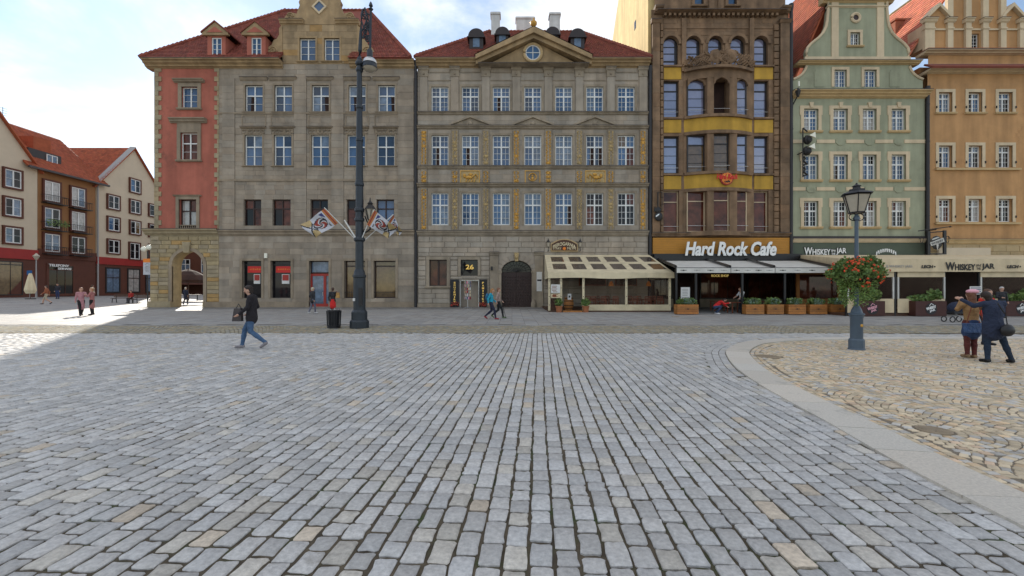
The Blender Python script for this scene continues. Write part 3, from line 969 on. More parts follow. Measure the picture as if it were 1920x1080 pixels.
def balustrade(parent, x0, x1, z0, z1, Y, mat, n):
    b = MB()
    b.box(x0, x1, Y - 0.03, Y + 0.1, z0, z0 + (z1 - z0) * .14); b.box(x0, x1, Y - 0.03, Y + 0.1, z1 - (z1 - z0) * .16, z1)
    for i in range(n):
        x = x0 + (x1 - x0) * (i + .5) / n; h = z1 - z0
        b.lathe((x, Y + 0.03, z0 + h * .1), [(.03, 0), (.055, h * .25), (.028, h * .55), (.045, h * .78)], 6)
    b.build('balustrade', mat, parent)
    b = MB(); b.box(x0, x1, Y + 0.14, Y + 0.2, z0, z1); b.build('shadow_panel', 'interior', parent)  # dark panel stands in for the shade behind the balusters

# ================================================================== corner house with the archway
x0, x1 = PX(281), PX(778)
B1 = thing('corner_house', 'grey stone corner house with red plastered end bay, archway and baroque stepped gable', 'building', ((x0 + x1) / 2, F, 0))
EV = PZ(120)
# openings of the stone front
cA = [(460, 493), (515, 548), (585, 617), (654, 686), (709, 741)]
cB = [(459, 492), (514, 547), (584, 617), (652, 685), (707, 740)]
cC = [(457, 490), (511, 545), (582, 615), (650, 682), (706, 739)]
rows = [(cA, 160, 210), (cB, 253, 311), (cC, 374, 424)]
ops = [(PX(a), PX(c), PZ(zb), PZ(za)) for cs, za, zb in rows for a, c in cs]
gops = [(PX(455), PX(491), PZ(559), PZ(489)), (PX(508), PX(546), PZ(559), PZ(489)), (PX(580), PX(617), PZ(575), PZ(489)),
        (PX(646), PX(685), PZ(559), PZ(489)), (PX(701), PX(742), PZ(559), PZ(489))]
xa, xb = PX(411), PX(778)
wall(B1, 'stone_front', 'stone_a', xa, xb, PZ(442), EV, F, ops)
wall(B1, 'ground_front', 'stone_a', xa, xb, 0, PZ(442), F, gops, 0.4)
pil = [(418, 441), (552, 575), (622, 645), (747, 776)]
pil = [(PX(a), PX(c), PZ(432), PZ(148)) for a, c in pil]
orn = [(PX(a) - .25, PX(c) + .25, PZ(252), PZ(241)) for a, c in cB]
pieces(B1, ashlar_blocks(xa, xb, PZ(431), PZ(122), ops + pil + orn, 0.42, 0.95), F, 0.03, 'stone_a', limit=260)
pb_ = []
for p in pil: pb_ += ashlar_blocks(p[0], p[1], p[2], p[3], [], 0.62, 1.2)
pieces(B1, pb_, F, 0.10, 'stone_a', 'pilaster_block')
pieces(B1, ashlar_blocks(xa, xb, PZ(566), PZ(443), gops, 0.55, 1.25), F, 0.04, 'stone_a', 'base_block', tintf=lambda r: tuple(1.02 * v for v in tintv(0.16, 0.03)))
# windows of the stone front
for cs, za, zb in rows[:2]:
    for a, c in cs:
        w = window(B1, PX(a), PX(c), PZ(zb), PZ(za), F, 'cross', pane=['pane_sky', 'pane_sky', 'pane_net', 'pane_deep'], grid=(1, 1, 2), rec=0.2)
        surround(w, PX(a), PX(c), PZ(zb), PZ(za), F, 'stone_trim', 0.15, 0.06, 0.09)
for a, c in cA:
    cornice(B1, PX(a) - .42, PX(c) + .42, F - 0.03, PZ(152), PZ(146), 0.16, 'stone_trim', 'window_head', 2)
    b = MB(); u0, u1, w0, w1 = PX(a) - .3, PX(c) + .3, PZ(238), PZ(216)
    for (p, q, r_, s_) in ((u0, u1, w1 - .07, w1), (u0, u1, w0, w0 + .07), (u0, u0 + .07, w0 + .07, w1 - .07), (u1 - .07, u1, w0 + .07, w1 - .07)):
        b.box(p, q, F - 0.075, F, r_, s_)
    b.build('apron_panel', 'stone_trim', B1)
for a, c in cB:
    ornament(B1, PX(a) - .22, PX(c) + .22, PZ(251.5), PZ(242.5), F - 0.05, 'stone_trim', r=0.05)
    cornice(B1, PX(a) - .34, PX(c) + .34, F - 0.03, PZ(241.5), PZ(238.5), 0.14, 'stone_trim', 'window_head', 1)
strip(B1, 'string_course', 'stone_trim', xa, xb, PZ(214), PZ(211.5), F, 0.115)
strip(B1, 'string_course', 'stone_trim', xa, xb, PZ(340), PZ(336), F, 0.125)
for i, (a, c) in enumerate(cC):
    w = window(B1, PX(a), PX(c), PZ(424), PZ(374), F, 'cross', 'brown_frame', ['pane_dark', 'pane_room'] if i < 4 else 'pane_sky', grid=(1, 1, 1), rec=0.26, transom=.66)
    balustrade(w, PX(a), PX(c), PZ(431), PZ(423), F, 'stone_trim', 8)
cornice(B1, xa, xb, F, PZ(443), PZ(431.5), 0.28, 'stone_trim', 'belt_cornice', 2)
strip(B1, 'plinth', 'stone_trim', PX(384), PX(580), 0, PZ(566), F, 0.14)
strip(B1, 'plinth', 'stone_trim', PX(617), xb, 0, PZ(566), F, 0.14)
# shop openings
for i, o in enumerate(gops):
    b = MB(); t = 0.2
    b.box(o[0] - t, o[0], F - 0.11, F + .05, o[2], o[3] + t); b.box(o[1], o[1] + t, F - 0.11, F + .05, o[2], o[3] + t)
    b.box(o[0], o[1], F - 0.108, F + .05, o[3], o[3] + t); sf = b.build('shop_surround', 'stone_trim', B1)
    if i in (0, 1):
        w = window(B1, *o, F, 'tee', 'dark_frame', 'pane_dark', rec=0.3, transom=.9, grid=(1, 1, 1), fw=.07, name='shop_window')
        b = MB(); b.box(o[0] + .3, o[1] - .02, F + .255, F + .27, PZ(511), PZ(499)); b.build('red_banner', 'red_print', w)
        b = MB()
        for k_ in range(7): b.box(o[0] + .48 + k_ * .16, o[0] + .48 + k_ * .16 + rr(.07, .13), F + .25, F + .2549, PZ(506), PZ(504) + rr(0, .06))
        b.build('banner_print', 'orange_print', w)
        b = MB(); b.box(o[0] + .85, o[1] - .28, F + .23, F + .26, PZ(532), PZ(514)); b.build('poster', 'paper', w)
        b = MB(); b.box(o[0] + .9, o[1] - .33, F + .22, F + .23, PZ(526), PZ(515)); b.build('poster_picture', 'poster_red', w)
    elif i == 2:
        w = window(B1, o[0], o[1], PZ(512), o[3], F, 'tee', 'brown_frame', 'pane_net', rec=0.3, transom=.97, grid=(1, 1, 1), name='transom_light')
        d = MB(); zt = PZ(513); ym = F + .3
        cx = o[0] + .72 * (o[1] - o[0])
        for (p, q, r_, s_) in ((o[0], o[0] + .16, 0, zt), (o[1] - .12, o[1], 0, zt), (cx - .1, cx + .12, 0, zt), (o[0] + .16, cx - .1, zt - .2, zt), (cx + .12, o[1] - .12, zt - .2, zt), (o[0] + .16, cx - .1, 0, .3), (cx + .12, o[1] - .12, 0, .3)):
            d.box(p, q, ym - .06, ym + .05, r_, s_)
        dd = d.build('door', 'poster_red', B1)
        for (p, q) in ((o[0] + .16, cx - .1), (cx + .12, o[1] - .12)):
            g = MB(); g.box(p, q, ym, ym + .01, .3, zt - .2); g.build('pane', 'pane_net', dd)
        g = MB(); g.tube([(cx - .15, ym - .1, 1.0), (cx - .15, ym - .1, 1.35)], .02, 6); g.build('handle', 'silver', dd)
    else:
        w = window(B1, *o, F, 'tee', 'brown_frame', 'pane_amber', rec=0.3, transom=.86, grid=(1, 1, 1), fw=.09, name='shop_window')
        b = MB()
        for k in range(11):
            q = o[0] + (o[1] - o[0]) * (k + .5) / 11; b.tube([(q, F + .05, o[2]), (q, F + .05, o[2] + .62)], .014, 5)
        b.tube([(o[0], F + .05, o[2] + .5), (o[1], F + .05, o[2] + .5)], .016, 5); b.build('window_grille', 'black_iron', w)
b = MB(); b.box(PX(497), PX(502), F - .16, F - .04, PZ(484), PZ(475)); b.build('alarm_box', 'lamp_white', B1)

# red end bay
rx0, rx1 = PX(290), PX(411)
rw = [(341, 371, 163, 203), (339, 371, 249, 300), (336, 369, 374, 430)]
rops = [(PX(a), PX(c), PZ(e), PZ(d)) for a, c, d, e in rw]
wall(B1, 'red_front', 'red_plaster', rx0, rx1, PZ(440), EV, F, rops)
for k, o in enumerate(rops):
    if k < 2:
        w = window(B1, *o, F, 'cross' if k else 'pair', pane='pane_sky' if k == 0 else ['pane_dark', 'pane_room'], grid=(1, 1, 3) if k == 0 else (1, 1, 2), rec=.22)
        surround(w, *o, F, 'stone_trim', 0.3, 0.09, 0.16)
        cornice(w, o[0] - .62 - .25 * k, o[1] + .62 + .2 * k, F - .06, o[3] + .34 + .5 * k, o[3] + .62 + .62 * k, 0.3, 'stone_trim', 'window_head', 2)
        if k: strip(w, 'frieze', 'stone_trim', o[0] - .3, o[1] + .3, o[3] + .3, o[3] + .85, F, 0.07)
    else:
        w = window(B1, *o, F, 'cross', 'brown_frame', ['pane_room', 'pane_dark', 'pane_curtain'], grid=(1, 1, 1), rec=.3)
        surround(w, *o, F, 'stone_trim', 0.26, 0.09, 0, head=.12)
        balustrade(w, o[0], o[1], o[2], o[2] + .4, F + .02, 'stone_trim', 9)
qb = []
nq = 34; zq0, zq1 = PZ(431), PZ(126)
for i in range(nq):
    a, c = zq0 + (zq1 - zq0) * i / nq, zq0 + (zq1 - zq0) * (i + 1) / nq
    e = .62 if i % 2 else .36
    qb.append((rx0, rx0 + e, a + .008, c - .008))
    qb.append((rx1 - (.40 if i % 2 else .14), rx1 - .004, a + .008, c - .008))
pieces(B1, qb, F, 0.06, 'rust_stone', 'quoin', tintf=lambda r: tintv(.12, .06))
# rusticated base and archway
ax0, ax1 = PX(323), PX(382); acx = (ax0 + ax1) / 2; ar = (ax1 - ax0) / 2; azs = PZ(470) - ar
bx0, bx1 = PX(282), PX(411)
b = MB(); zt = PZ(440)
WT = 1.1
def jamb(b, y):
    b.poly([(bx0, y, 0), (ax0, y, 0), (ax0, y, zt), (bx0, y, zt)]); b.poly([(ax1, y, 0), (bx1, y, 0), (bx1, y, zt), (ax1, y, zt)])
jamb(b, F); jamb(b, F + WT)
for y in (F, F + WT):
    spandrel(b, ax0, ax1, azs, zt, y, WT if y == F else 0.001)
b.poly([(ax0, F, 0), (ax0, F + WT, 0), (ax0, F + WT, azs), (ax0, F, azs)]); b.poly([(ax1, F, 0), (ax1, F, azs), (ax1, F + WT, azs), (ax1, F + WT, 0)])
b.poly([(bx0, F, 0), (bx0, F, zt), (bx0, F + WT, zt), (bx0, F + WT, 0)])
b.build('arch_wall', 'rust_stone', B1)
aops = []
ch = 0.36; z = PZ(566)
while z < PZ(443):
    zm = z + ch / 2; R2 = ar + .30
    if zm < azs: aops.append((acx - R2, acx + R2, z, z + ch))
    elif zm < azs + R2: 
        q = math.sqrt(R2 * R2 - (zm - azs) ** 2); aops.append((acx - q, acx + q, z, z + ch))
    z += ch
def rt(r):
    q = random.random(); k = rr(.85, 1.18)
    if q < .16: return (k * 1.25, k * .98, k * .62)
    if q < .5: return (k * .98, k * .99, k * 1.05)
    return (k * 1.03, k, k * .92)
blk = ashlar_blocks(bx0, bx1, PZ(566), PZ(443), aops, ch, 0.82, 0.03)
pieces(B1, blk, F, 0.07, 'rust_stone', 'rusticated_block', tintf=rt, cham=0.025)
b = MB(); archivolt(b, acx, azs, ar, .28, F, .09, 20, PZ(566)); b.build('archivolt', 'stone_trim', B1)
b = MB(); b.prism([(acx - .22, PZ(474)), (acx + .22, PZ(474)), (acx + .36, PZ(454)), (acx - .36, PZ(454))], F - .26, F); ks = b.build('keystone', 'rust_stone', B1)
strip(B1, 'plinth', 'rust_stone', PX(279), ax0 - .02, 0, PZ(565), F, .2); strip(B1, 'plinth', 'rust_stone', ax1 + .02, PX(384) + .02, 0, PZ(565), F, .2)
cornice(B1, PX(273), PX(411) - .003, F, PZ(441), PZ(430), 0.42, 'rust_stone', 'belt_cornice', 2)
# passage: vaulted bay behind the arch, open to the side street
body(B1, 'passage_wall', 'yellow_wall', PX(384), PX(384) + .4, F + WT, F + 5.0, 0, 6.2)
body(B1, 'corner_pier', 'rust_stone', bx0 + .02, bx0 + .9, F + WT + .01, F + WT + .6, 0, 6.2)
body(B1, 'passage_ceiling', 'yellow_wall', bx0, PX(384) + .4, F + WT, F + 5.0, 6.2, 6.5)
# volume of the house
body(B1, 'rear_wing', 'stone_a', PX(411), PX(777), F + 0.7, F + 13.5, 0, EV - .3)
body(B1, 'rear_wing', 'red_plaster', rx0 + .05, PX(411) - .01, F + 0.7, F + 5.0, 6.6, EV - .3)
body(B1, 'rear_wing', 'red_plaster', rx0 + .05, PX(411) - .01, F + 5.05, F + 13.5, 11.0, EV - .3)  # unseen upper block, kept high so the sun reaches the archway
# main cornice
cornice(B1, PX(276), PX(531), F, PZ(129), pz(108, F - .79), 0.75, 'gable_stone', 'main_cornice', 3, back=.6)
cornice(B1, PX(657), PX(778), F, PZ(129), pz(108, F - .79), 0.6, 'gable_stone', 'main_cornice', 3, back=.6)
# gable
gx = 600
def gp(dx_, y): return (PX(gx + dx_), PZ(y))
wops = [(PX(562), PX(592), PZ(115), PZ(72)), (PX(608), PX(637), PZ(115), PZ(72))]
wall(B1, 'gable_front', 'gable_stone', gp(-70, 0)[0], gp(70, 0)[0], EV, PZ(46), F, wops, .35)
wall(B1, 'gable_front', 'gable_stone', PX(531), gp(-70, 0)[0], EV, PZ(108), F, [])
wall(B1, 'gable_front', 'gable_stone', gp(70, 0)[0], PX(657), EV, PZ(108), F, []) if gp(70, 0)[0] < PX(657) else None
gb2 = ashlar_blocks(gp(-70, 0)[0], gp(70, 0)[0], PZ(119), PZ(47), wops, .5, 1.1)
def gt(r):
    k = rr(.8, 1.12); q = random.random()
    return (k * 1.12, k * .98, k * .72) if q < .3 else (k * .97, k, k * 1.06)
pieces(B1, gb2, F, .035, 'gable_stone', 'gable_block', tintf=gt)
for o in wops:
    w = window(B1, *o, F, 'pair', pane='pane_sky', grid=(1, 1, 3), rec=.2); surround(w, *o, F, 'gable_stone', .16, .07, .1)
body(B1, 'gable_back', 'gable_stone', gp(-70, 0)[0] + .02, gp(70, 0)[0] - .02, F + .7, F + 1.1, EV, PZ(30))
for sg in (-1, 1):
    def q(dx_, y): return gp(sg * dx_, y)
    b = MB(); b.prism([q(70, 108), q(102, 108), q(103, 100), q(98, 90), q(90, 85), q(86, 76), q(80, 73), q(76, 66), q(76, 54), q(70, 46)], F - .08, F + .45)
    b.build('gable_volute', 'gable_stone', B1)
    b = MB()
    b.tube([(gp(sg * 88, 0)[0] + .42 * math.cos(a) * (1 - a / 14), F - .10, PZ(97) + .42 * math.sin(a) * (1 - a / 14)) for a in np.linspace(0, 11, 26)], .07, 6)
    b.build('scroll', 'gable_stone', B1)
    cornice(B1, *sorted((q(30, 0)[0], q(74, 0)[0])), F, PZ(47.5), PZ(39), .3, 'gable_stone', 'gable_ledge', 2)
    b = MB(); b.prism([q(28, 39), q(66, 39), q(66, 32), q(60, 26), q(50, 24), q(44, 26), q(41, 18), q(38, 10), q(40, 4), q(36, -4), q(34, -22), q(28, -22)], F - .02, F + .4)
    b.build('gable_volute', 'gable_stone', B1)
    b = MB()
    b.tube([(gp(sg * 56, 0)[0] + .34 * math.cos(a) * (1 - a / 14), F - .04, PZ(31) + .34 * math.sin(a) * (1 - a / 14)) for a in np.linspace(0, 11, 26)], .06, 6)
    b.build('scroll', 'gable_stone', B1)
b = MB(); b.prism([gp(-30, 47), gp(30, 47), gp(30, -22), gp(-30, -22)], F, F + .4); b.build('gable_top', 'gable_stone', B1)
b = MB(); b.prism([gp(-36, -22), gp(36, -22), gp(32, -34), gp(20, -44), gp(0, -50), gp(-20, -44), gp(-32, -34)], F - .1, F + .4); b.build('gable_cap', 'gable_stone', B1)
dz = MB(); c = gp(-1, 13); D = .68; E = .47
for k in range(4):
    a, e = k * math.pi / 2, (k + 1) * math.pi / 2
    o1, o2 = (c[0] + D * math.cos(a), c[1] + D * math.sin(a)), (c[0] + D * math.cos(e), c[1] + D * math.sin(e))
    i1, i2 = (c[0] + E * math.cos(a), c[1] + E * math.sin(a)), (c[0] + E * math.cos(e), c[1] + E * math.sin(e))
    dz.prism([o1, o2, i2, i1], F - .1, F + .02)
dw = dz.build('diamond_window', 'cream_trim', B1)
b = MB(); b.prism([(c[0] + E * math.cos(k * math.pi / 2), c[1] + E * math.sin(k * math.pi / 2)) for k in range(4)], F - .03, F - .01); b.build('pane', 'pane_sky', dw)
# roof: hipped, tiled
EY = F - .75; ez = pz(108, F - .79) + .05
RY, RZ_ = F + 7.0, pz(20, F + 7.0)
rl, rrx = px(536, RY), px(690, RY)
e0, e1 = PX(274), PX(773)
xg0, xg1 = PX(531), PX(660)
def hipat(x):
    k = (e1 - x) / (e1 - rrx); return (x, EY + (RY - EY) * k, ez + (RZ_ - ez) * k)
zm = ez + (F + .5 - EY) / (RY - EY) * (RZ_ - ez)
roof = tiled(B1, [(e0, EY, ez), (xg0, EY, ez), (xg0, RY, RZ_), (rl, RY, RZ_)], 'roof_tile')
tiled(B1, [(xg1, EY, ez), (e1, EY, ez), hipat(xg1)], 'roof_tile')
tiled(B1, [(xg0, F + .5, zm), (xg1, F + .5, zm), hipat(xg1), (rrx, RY, RZ_), (xg0, RY, RZ_)], 'roof_tile', tiles=False)
tiled(B1, [(e0, F + 14, ez), (e0, EY, ez), (rl, RY, RZ_)], 'roof_tile')
tiled(B1, [(e1, EY, ez), (e1, F + 14, ez), (rrx, RY, RZ_)], 'roof_tile')
tiled(B1, [(e1, F + 14, ez), (e0, F + 14, ez), (rl, RY, RZ_), (rrx, RY, RZ_)], 'roof_tile', tiles=False)
ridge(roof, (rl, RY, RZ_), (rrx, RY, RZ_), 'roof_tile'); ridge(roof, (e0, EY, ez), (rl, RY, RZ_), 'roof_tile', .19); ridge(roof, (e1, EY, ez), (rrx, RY, RZ_), 'roof_tile', .19)
def slope_y(z): return EY + (z - ez) / (RZ_ - ez) * (RY - EY)
for k, (a, c) in enumerate(((389, 423), (463, 498))):
    dm = MB(); Yd = F - .5
    xl, xr = px(a, Yd), px(c, Yd); zb, zt = pz(107, Yd), pz(68, Yd); xm = (xl + xr) / 2; hw = (xr - xl) / 2
    o = (xm - .44, xm + .44, zb + .15, zb + 1.72)
    dw = wall(B1, 'dormer', 'red_plaster', xl, xr, zb, zt, Yd, [o], .25)
    b = MB(); b.box(xl, xl + .1, Yd + .02, slope_y(zt) + .3, zb, zt); b.box(xr - .1, xr, Yd + .02, slope_y(zt) + .3, zb, zt); b.build('dormer_cheek', 'red_plaster', dw)
    ww = window(dw, *o, Yd, 'pair', pane='pane_sky', grid=(1, 1, 3), rec=.12, name='dormer_window')
    zp = pz(44, Yd)
    b = MB(); b.prism([(xl - .35, zt), (xr + .35, zt), (xr + .35, zt + .18), (xm, zp), (xl - .35, zt + .18)], Yd - .22, Yd + .02); b.build('dormer_pediment', 'gable_stone', dw)
    b = MB(); b.prism([(xl + .1, zt + .22), (xr - .1, zt + .22), (xm, zp - .42)], Yd - .26, Yd - .2); b.build('pediment_field', 'red_plaster', dw)
    b = MB()
    for sg in (-1, 1):
        p1 = (xm + sg * (hw + .42), zt + .16); p2 = (xm, zp + .02)
        b.mesh([(p1[0], Yd - .3, p1[1]), (p2[0], Yd - .3, p2[1]), (p2[0], slope_y(p2[1]) + .4, p2[1]), (p1[0], slope_y(p1[1]) + .4, p1[1]),
                (p1[0], Yd - .3, p1[1] + .12), (p2[0], Yd - .3, p2[1] + .12), (p2[0], slope_y(p2[1]) + .4, p2[1] + .12), (p1[0], slope_y(p1[1]) + .4, p1[1] + .12)],
               [(0, 1, 2, 3), (4, 5, 6, 7), (0, 1, 5, 4), (0, 3, 7, 4), (1, 2, 6, 5)])
    b.build('dormer_roof', 'roof_tile', dw)
# roof light on the right slope
Yl = slope_y(pz(66, F + 3)); 
b = MB(); xs_, zs_ = px(704, Yl), pz(72, Yl); 
b.mesh([(xs_ - .35, Yl - .45, zs_ - .35), (xs_ + .4, Yl - .45, zs_ - .35), (xs_ + .55, Yl - .1, zs_ + .35), (xs_ - .2, Yl - .1, zs_ + .35)], [(0, 1, 2, 3)])
b.build('roof_light', 'lamp_white', B1)

# ================================================================== palace no. 26
x0, x1 = PX(783), PX(1215)
B2 = thing('stone_palace', 'grey sandstone palace with gilded pilasters, central pediment and red hipped roof', 'building', ((x0 + x1) / 2, F, 0))
cc_ = [825, 882, 940, 999, 1057, 1115, 1174]
wr = [(163, 210), (254, 311), (362, 422)]
ops = [(PX(c - 16), PX(c + 16), PZ(zb), PZ(za)) for za, zb in wr for c in cc_]
EV2 = PZ(124)
wall(B2, 'upper_front', 'stone_b', x0, x1, PZ(443), EV2, F, ops)
pl = [795, 853, 911, 968, 1028, 1086, 1145, 1205]
lvl = [(212, 138), (312, 243), (346, 318), (433, 352)]
pils = [(PX(c - 7), PX(c + 7), PZ(a), PZ(d)) for c in pl for a, d in lvl]
bands = [(x0, x1, PZ(a), PZ(d)) for a, d in ((216, 211), (243, 237), (318, 312), (352, 345))]
pieces(B2, ashlar_blocks(x0, x1, PZ(432), PZ(125), ops + pils + bands, .48, 1.0), F, .025, 'stone_b', limit=280)
for c in pl:
    strip(B2, 'pilaster', 'stone_b', PX(c - 7), PX(c + 7), PZ(212), PZ(145), F, .13, tintv(.06, .03))
    strip(B2, 'capital', 'stone_b_trim', PX(c - 8), PX(c + 8), PZ(145), PZ(134), F, .17); 
    cornice(B2, PX(c - 9.5), PX(c + 9.5), F - .1, PZ(134), PZ(127.5), .16, 'stone_b_trim', 'capital', 2)
    b = MB(); b.ball((PX(c), F - .17, PZ(140)), (.1, .09, .1), 8); b.build('boss', 'stone_b_trim', B2)
    for (a, d) in lvl[1:]:
        strip(B2, 'pilaster', 'stone_b_trim', PX(c - 6.5), PX(c + 6.5), PZ(a), PZ(d), F, .09)
        ornament(B2, PX(c - 5), PX(c + 5), PZ(a - 3), PZ(d + 3), F - .09, 'gold' if (a == 346 or c in (795, 968, 1028, 1205)) else 'gold_dull', 'gilded_ornament', 1.25, .042)
for (a, d), o in zip(((216, 211), (243, 237), (318, 312), (352, 345)), (.2, .26, .22, .34)):
    cornice(B2, x0 - .02, x1 + .02, F, PZ(a), PZ(d), o, 'stone_b_trim', 'string_cornice', 2)
b = MB()
for c0, c1 in zip(pl[:-1], pl[1:]):
    b = MB(); u0, u1, w0, w1 = PX(c0 + 9), PX(c1 - 9), PZ(152), PZ(135)
    for (p, q, r_, s_) in ((u0, u1, w1 - .06, w1), (u0, u1, w0, w0 + .08)): b.box(p, q, F - .08, F, r_, s_)
    b.build('frieze_panel', 'stone_b_trim', B2)
for ri, (za, zb) in enumerate(wr):
    for ci, c in enumerate(cc_):
        pane = random.choice((['pane_sky'], ['pane_sky', 'pane_net'], ['pane_sky', 'pane_deep'], ['pane_net', 'pane_sky', 'pane_sky']))
        if ri == 2 and ci >= 5: pane = ['pane_room', 'pane_dark']
        if ri == 1 and ci == 6: pane = ['pane_room', 'pane_sky', 'pane_amber']
        w = window(B2, PX(c - 16), PX(c + 16), PZ(zb), PZ(za), F, 'cross', pane=pane, grid=(2, 2, 3), rec=.14, mull=.12)
        surround(w, PX(c - 16), PX(c + 16), PZ(zb), PZ(za), F, 'stone_b_trim', .2, .06, 0)
for c in (882, 999, 1115):
    b = MB(); xl, xr, xm = PX(c - 38), PX(c + 38), PX(c); zb, zt = PZ(237.5), PZ(221)
    b.prism([(xl, zb), (xr, zb), (xr, zb + .1), (xm, zt), (xl, zb + .1)], F - .1, F)
    for sg in (-1, 1):
        p = (xm + sg * (xr - xm + .1), zb + .02)
        b.prism([p, (p[0], p[1] + .14), (xm, zt + .12), (xm, zt - .04)], F - .26, F)
    pd = b.build('window_pediment', 'stone_b_trim', B2)
    b = MB(); b.ball((xm, F - .12, zb + .25), (.2, .12, .2), 10); b.build('shell', 'stone_b_trim', pd)
for k, (a, c) in enumerate(((863, 900), (984, 1013), (1097, 1135))):
    u0, u1, w0, w1 = PX(a), PX(c), PZ(345), PZ(320)
    b = MB(); b.box(u0, u1, F - .06, F, w0, w1)
    gp_ = b.build('gilded_relief', 'gold_dull' if k != 1 else 'stone_b_trim', B2)
    b = MB()
    for (p, q, r_, s_) in ((u0, u1, w1 - .07, w1), (u0, u1, w0, w0 + .07), (u0, u0 + .07, w0 + .07, w1 - .07), (u1 - .07, u1, w0 + .07, w1 - .07)): b.box(p, q, F - .11, F - .06, r_, s_)
    b.build('relief_frame', 'gold', gp_)
    b = MB(); um, wm = (u0 + u1) / 2, (w0 + w1) / 2
    if k == 1:
        b.tube([(um + .33 * math.cos(t), F - .1, wm + .33 * math.sin(t)) for t in np.linspace(0, 2 * math.pi, 20)], .05, 6)
        b.ball((um, F - .08, wm - .1), (.13, .08, .17), 8); b.ball((um, F - .1, wm + .12), (.09, .08, .1), 8)
    else:
        sg = 1 if k == 0 else -1
        b.ball((um - sg * .1, F - .09, wm - .02), (.34, .1, .16), 10); b.ball((um - sg * .5, F - .09, wm + .12), (.14, .1, .2), 8)
        for q in (-.35, -.1, .15, .38): b.tube([(um + q, F - .1, wm - .05), (um + q + .05, F - .1, wm - .28), (um + q - .04, F - .1, wm - .42)], .045, 5)
        b.tube([(um + sg * .2, F - .1, wm), (um + sg * .5, F - .1, wm + .25), (um + sg * .66, F - .1, wm + .05), (um + sg * .55, F - .1, wm - .2)], [.07, .06, .06, .03], 6)
        b.ball((um + sg * .05, F - .09, wm + .24), (.2, .08, .12), 8)
    b.build('relief_figure', 'gold', gp_)
cornice(B2, x0 - .05, x1 + .05, F, PZ(443), PZ(433), .22, 'stone_b_trim', 'belt_cornice', 2)
# ground storey
gw = [(PX(805), PX(838), PZ(536), PZ(487)), (PX(864), PX(896), PZ(517), PZ(487)), (PX(862), PX(898), 0, PZ(525))]
gax0, gax1 = PX(940), PX(997); gcx = (gax0 + gax1) / 2; gr = (gax1 - gax0) / 2; gzs = PZ(510); grz = PZ(488.5) - gzs
gop = gw + [(gax0, gax1, 0, PZ(488.5))]
wall(B2, 'ground_front', 'stone_b', x0, x1, 0, PZ(443), F, gop, .45)
b = MB(); spandrel(b, gax0, gax1, gzs, PZ(488.5), F - .002, .45, 16, grz); b.build('arch_spandrel', 'stone_b', B2)
extra = [(PX(918), PX(1019), 0, PZ(474)), (gw[0][0] - .3, gw[0][1] + .3, gw[0][2] - .25, gw[0][3] + .3), (gw[1][0] - .26, gw[1][1] + .26, gw[1][2] - .1, gw[1][3] + .25), (PX(844), PX(913), 0, PZ(523))]
pieces(B2, ashlar_blocks(x0 + .05, x1, .35, PZ(444), gop + extra, .44, 1.15, .035), F, .06, 'stone_b', 'rusticated_block', cham=.02, tintf=lambda r: tuple(1.05 * v for v in tintv(.12, .03)))
strip(B2, 'plinth', 'stone_b_trim', x0, PX(844), 0, .33, F, .12)
w = window(B2, *gw[0], F, 'pair', 'brown_frame', 'pane_room', grid=(1, 1, 1), rec=.3, fw=.07, mull=.16, name='shop_window'); surround(w, *gw[0], F, 'stone_b_trim', .26, .1, .22)
w = window(B2, *gw[1], F, 'one', 'dark_frame', 'pane_dark', grid=(1, 1, 1), rec=.12, fw=.06, name='sign_window'); surround(w, *gw[1], F, 'stone_b_trim', .24, .1, 0)
text(w, 'house_number', '26', PX(873), PX(888), PZ(505), PZ(496), F + .1, 'gold_lit', .03, 0, .02)
# souvenir shop door
o = gw[2]
b = MB(); b.box(o[0], o[0] + .07, F + .2, F + .3, 0, o[3]); b.box(o[1] - .07, o[1], F + .2, F + .3, 0, o[3]); b.box(o[0] + .07, o[1] - .07, F + .2, F + .3, o[3] - .08, o[3])
sd_ = b.build('shop_door_frame', 'silver', B2)
b = MB(); b.box(o[0] + .07, o[1] - .07, F + 1.6, F + 1.7, 0, o[3]); b.build('shop_interior', 'interior', sd_)
b = MB()
for i in range(5):
    for j in range(3):
        b.box(o[0] + .2 + i * .26, o[0] + .4 + i * .26, F + 1.5, F + 1.6, .7 + j * .5, 1.05 + j * .5, i % 3)
b.build('shop_wares', ['paper', 'red_print', 'pane_net'], sd_)
for k, (a, c, s_) in enumerate(((845, 861, 'SOUVENIRS'), (899, 913, 'PAMIĄTKI'))):
    t = thing('souvenir_board', 'black upright board with yellow letters %s the souvenir shop door' % ('left of' if k == 0 else 'right of'), 'sign board', ((PX(a) + PX(c)) / 2, F - .3, 0), group='boards at the souvenir shop door')
    b = MB(); b.box(PX(a), PX(c), F - .22, F - .14, 0.02, PZ(524)); b.build('board', 'black_print', t)
    n = len(s_); zt, zb = PZ(528), PZ(568); h = (zt - zb) / n; xm = (PX(a) + PX(c)) / 2
    for i, chh in enumerate(s_):
        text(t, 'letter', chh, xm - (.035 if chh == 'I' else .085), xm + (.035 if chh == 'I' else .085), zt - (i + .86) * h, zt - (i + .12) * h, F - .221, 'gold_lit', .012, 0, .02)
    b = MB()
    for i in range(26): b.ball((rr(PX(a), PX(c)), F - .3, rr(.1, .45)), .06, 6, i % 2)
    b.build('trinkets', ['wood_chair', 'poster_red'], t)
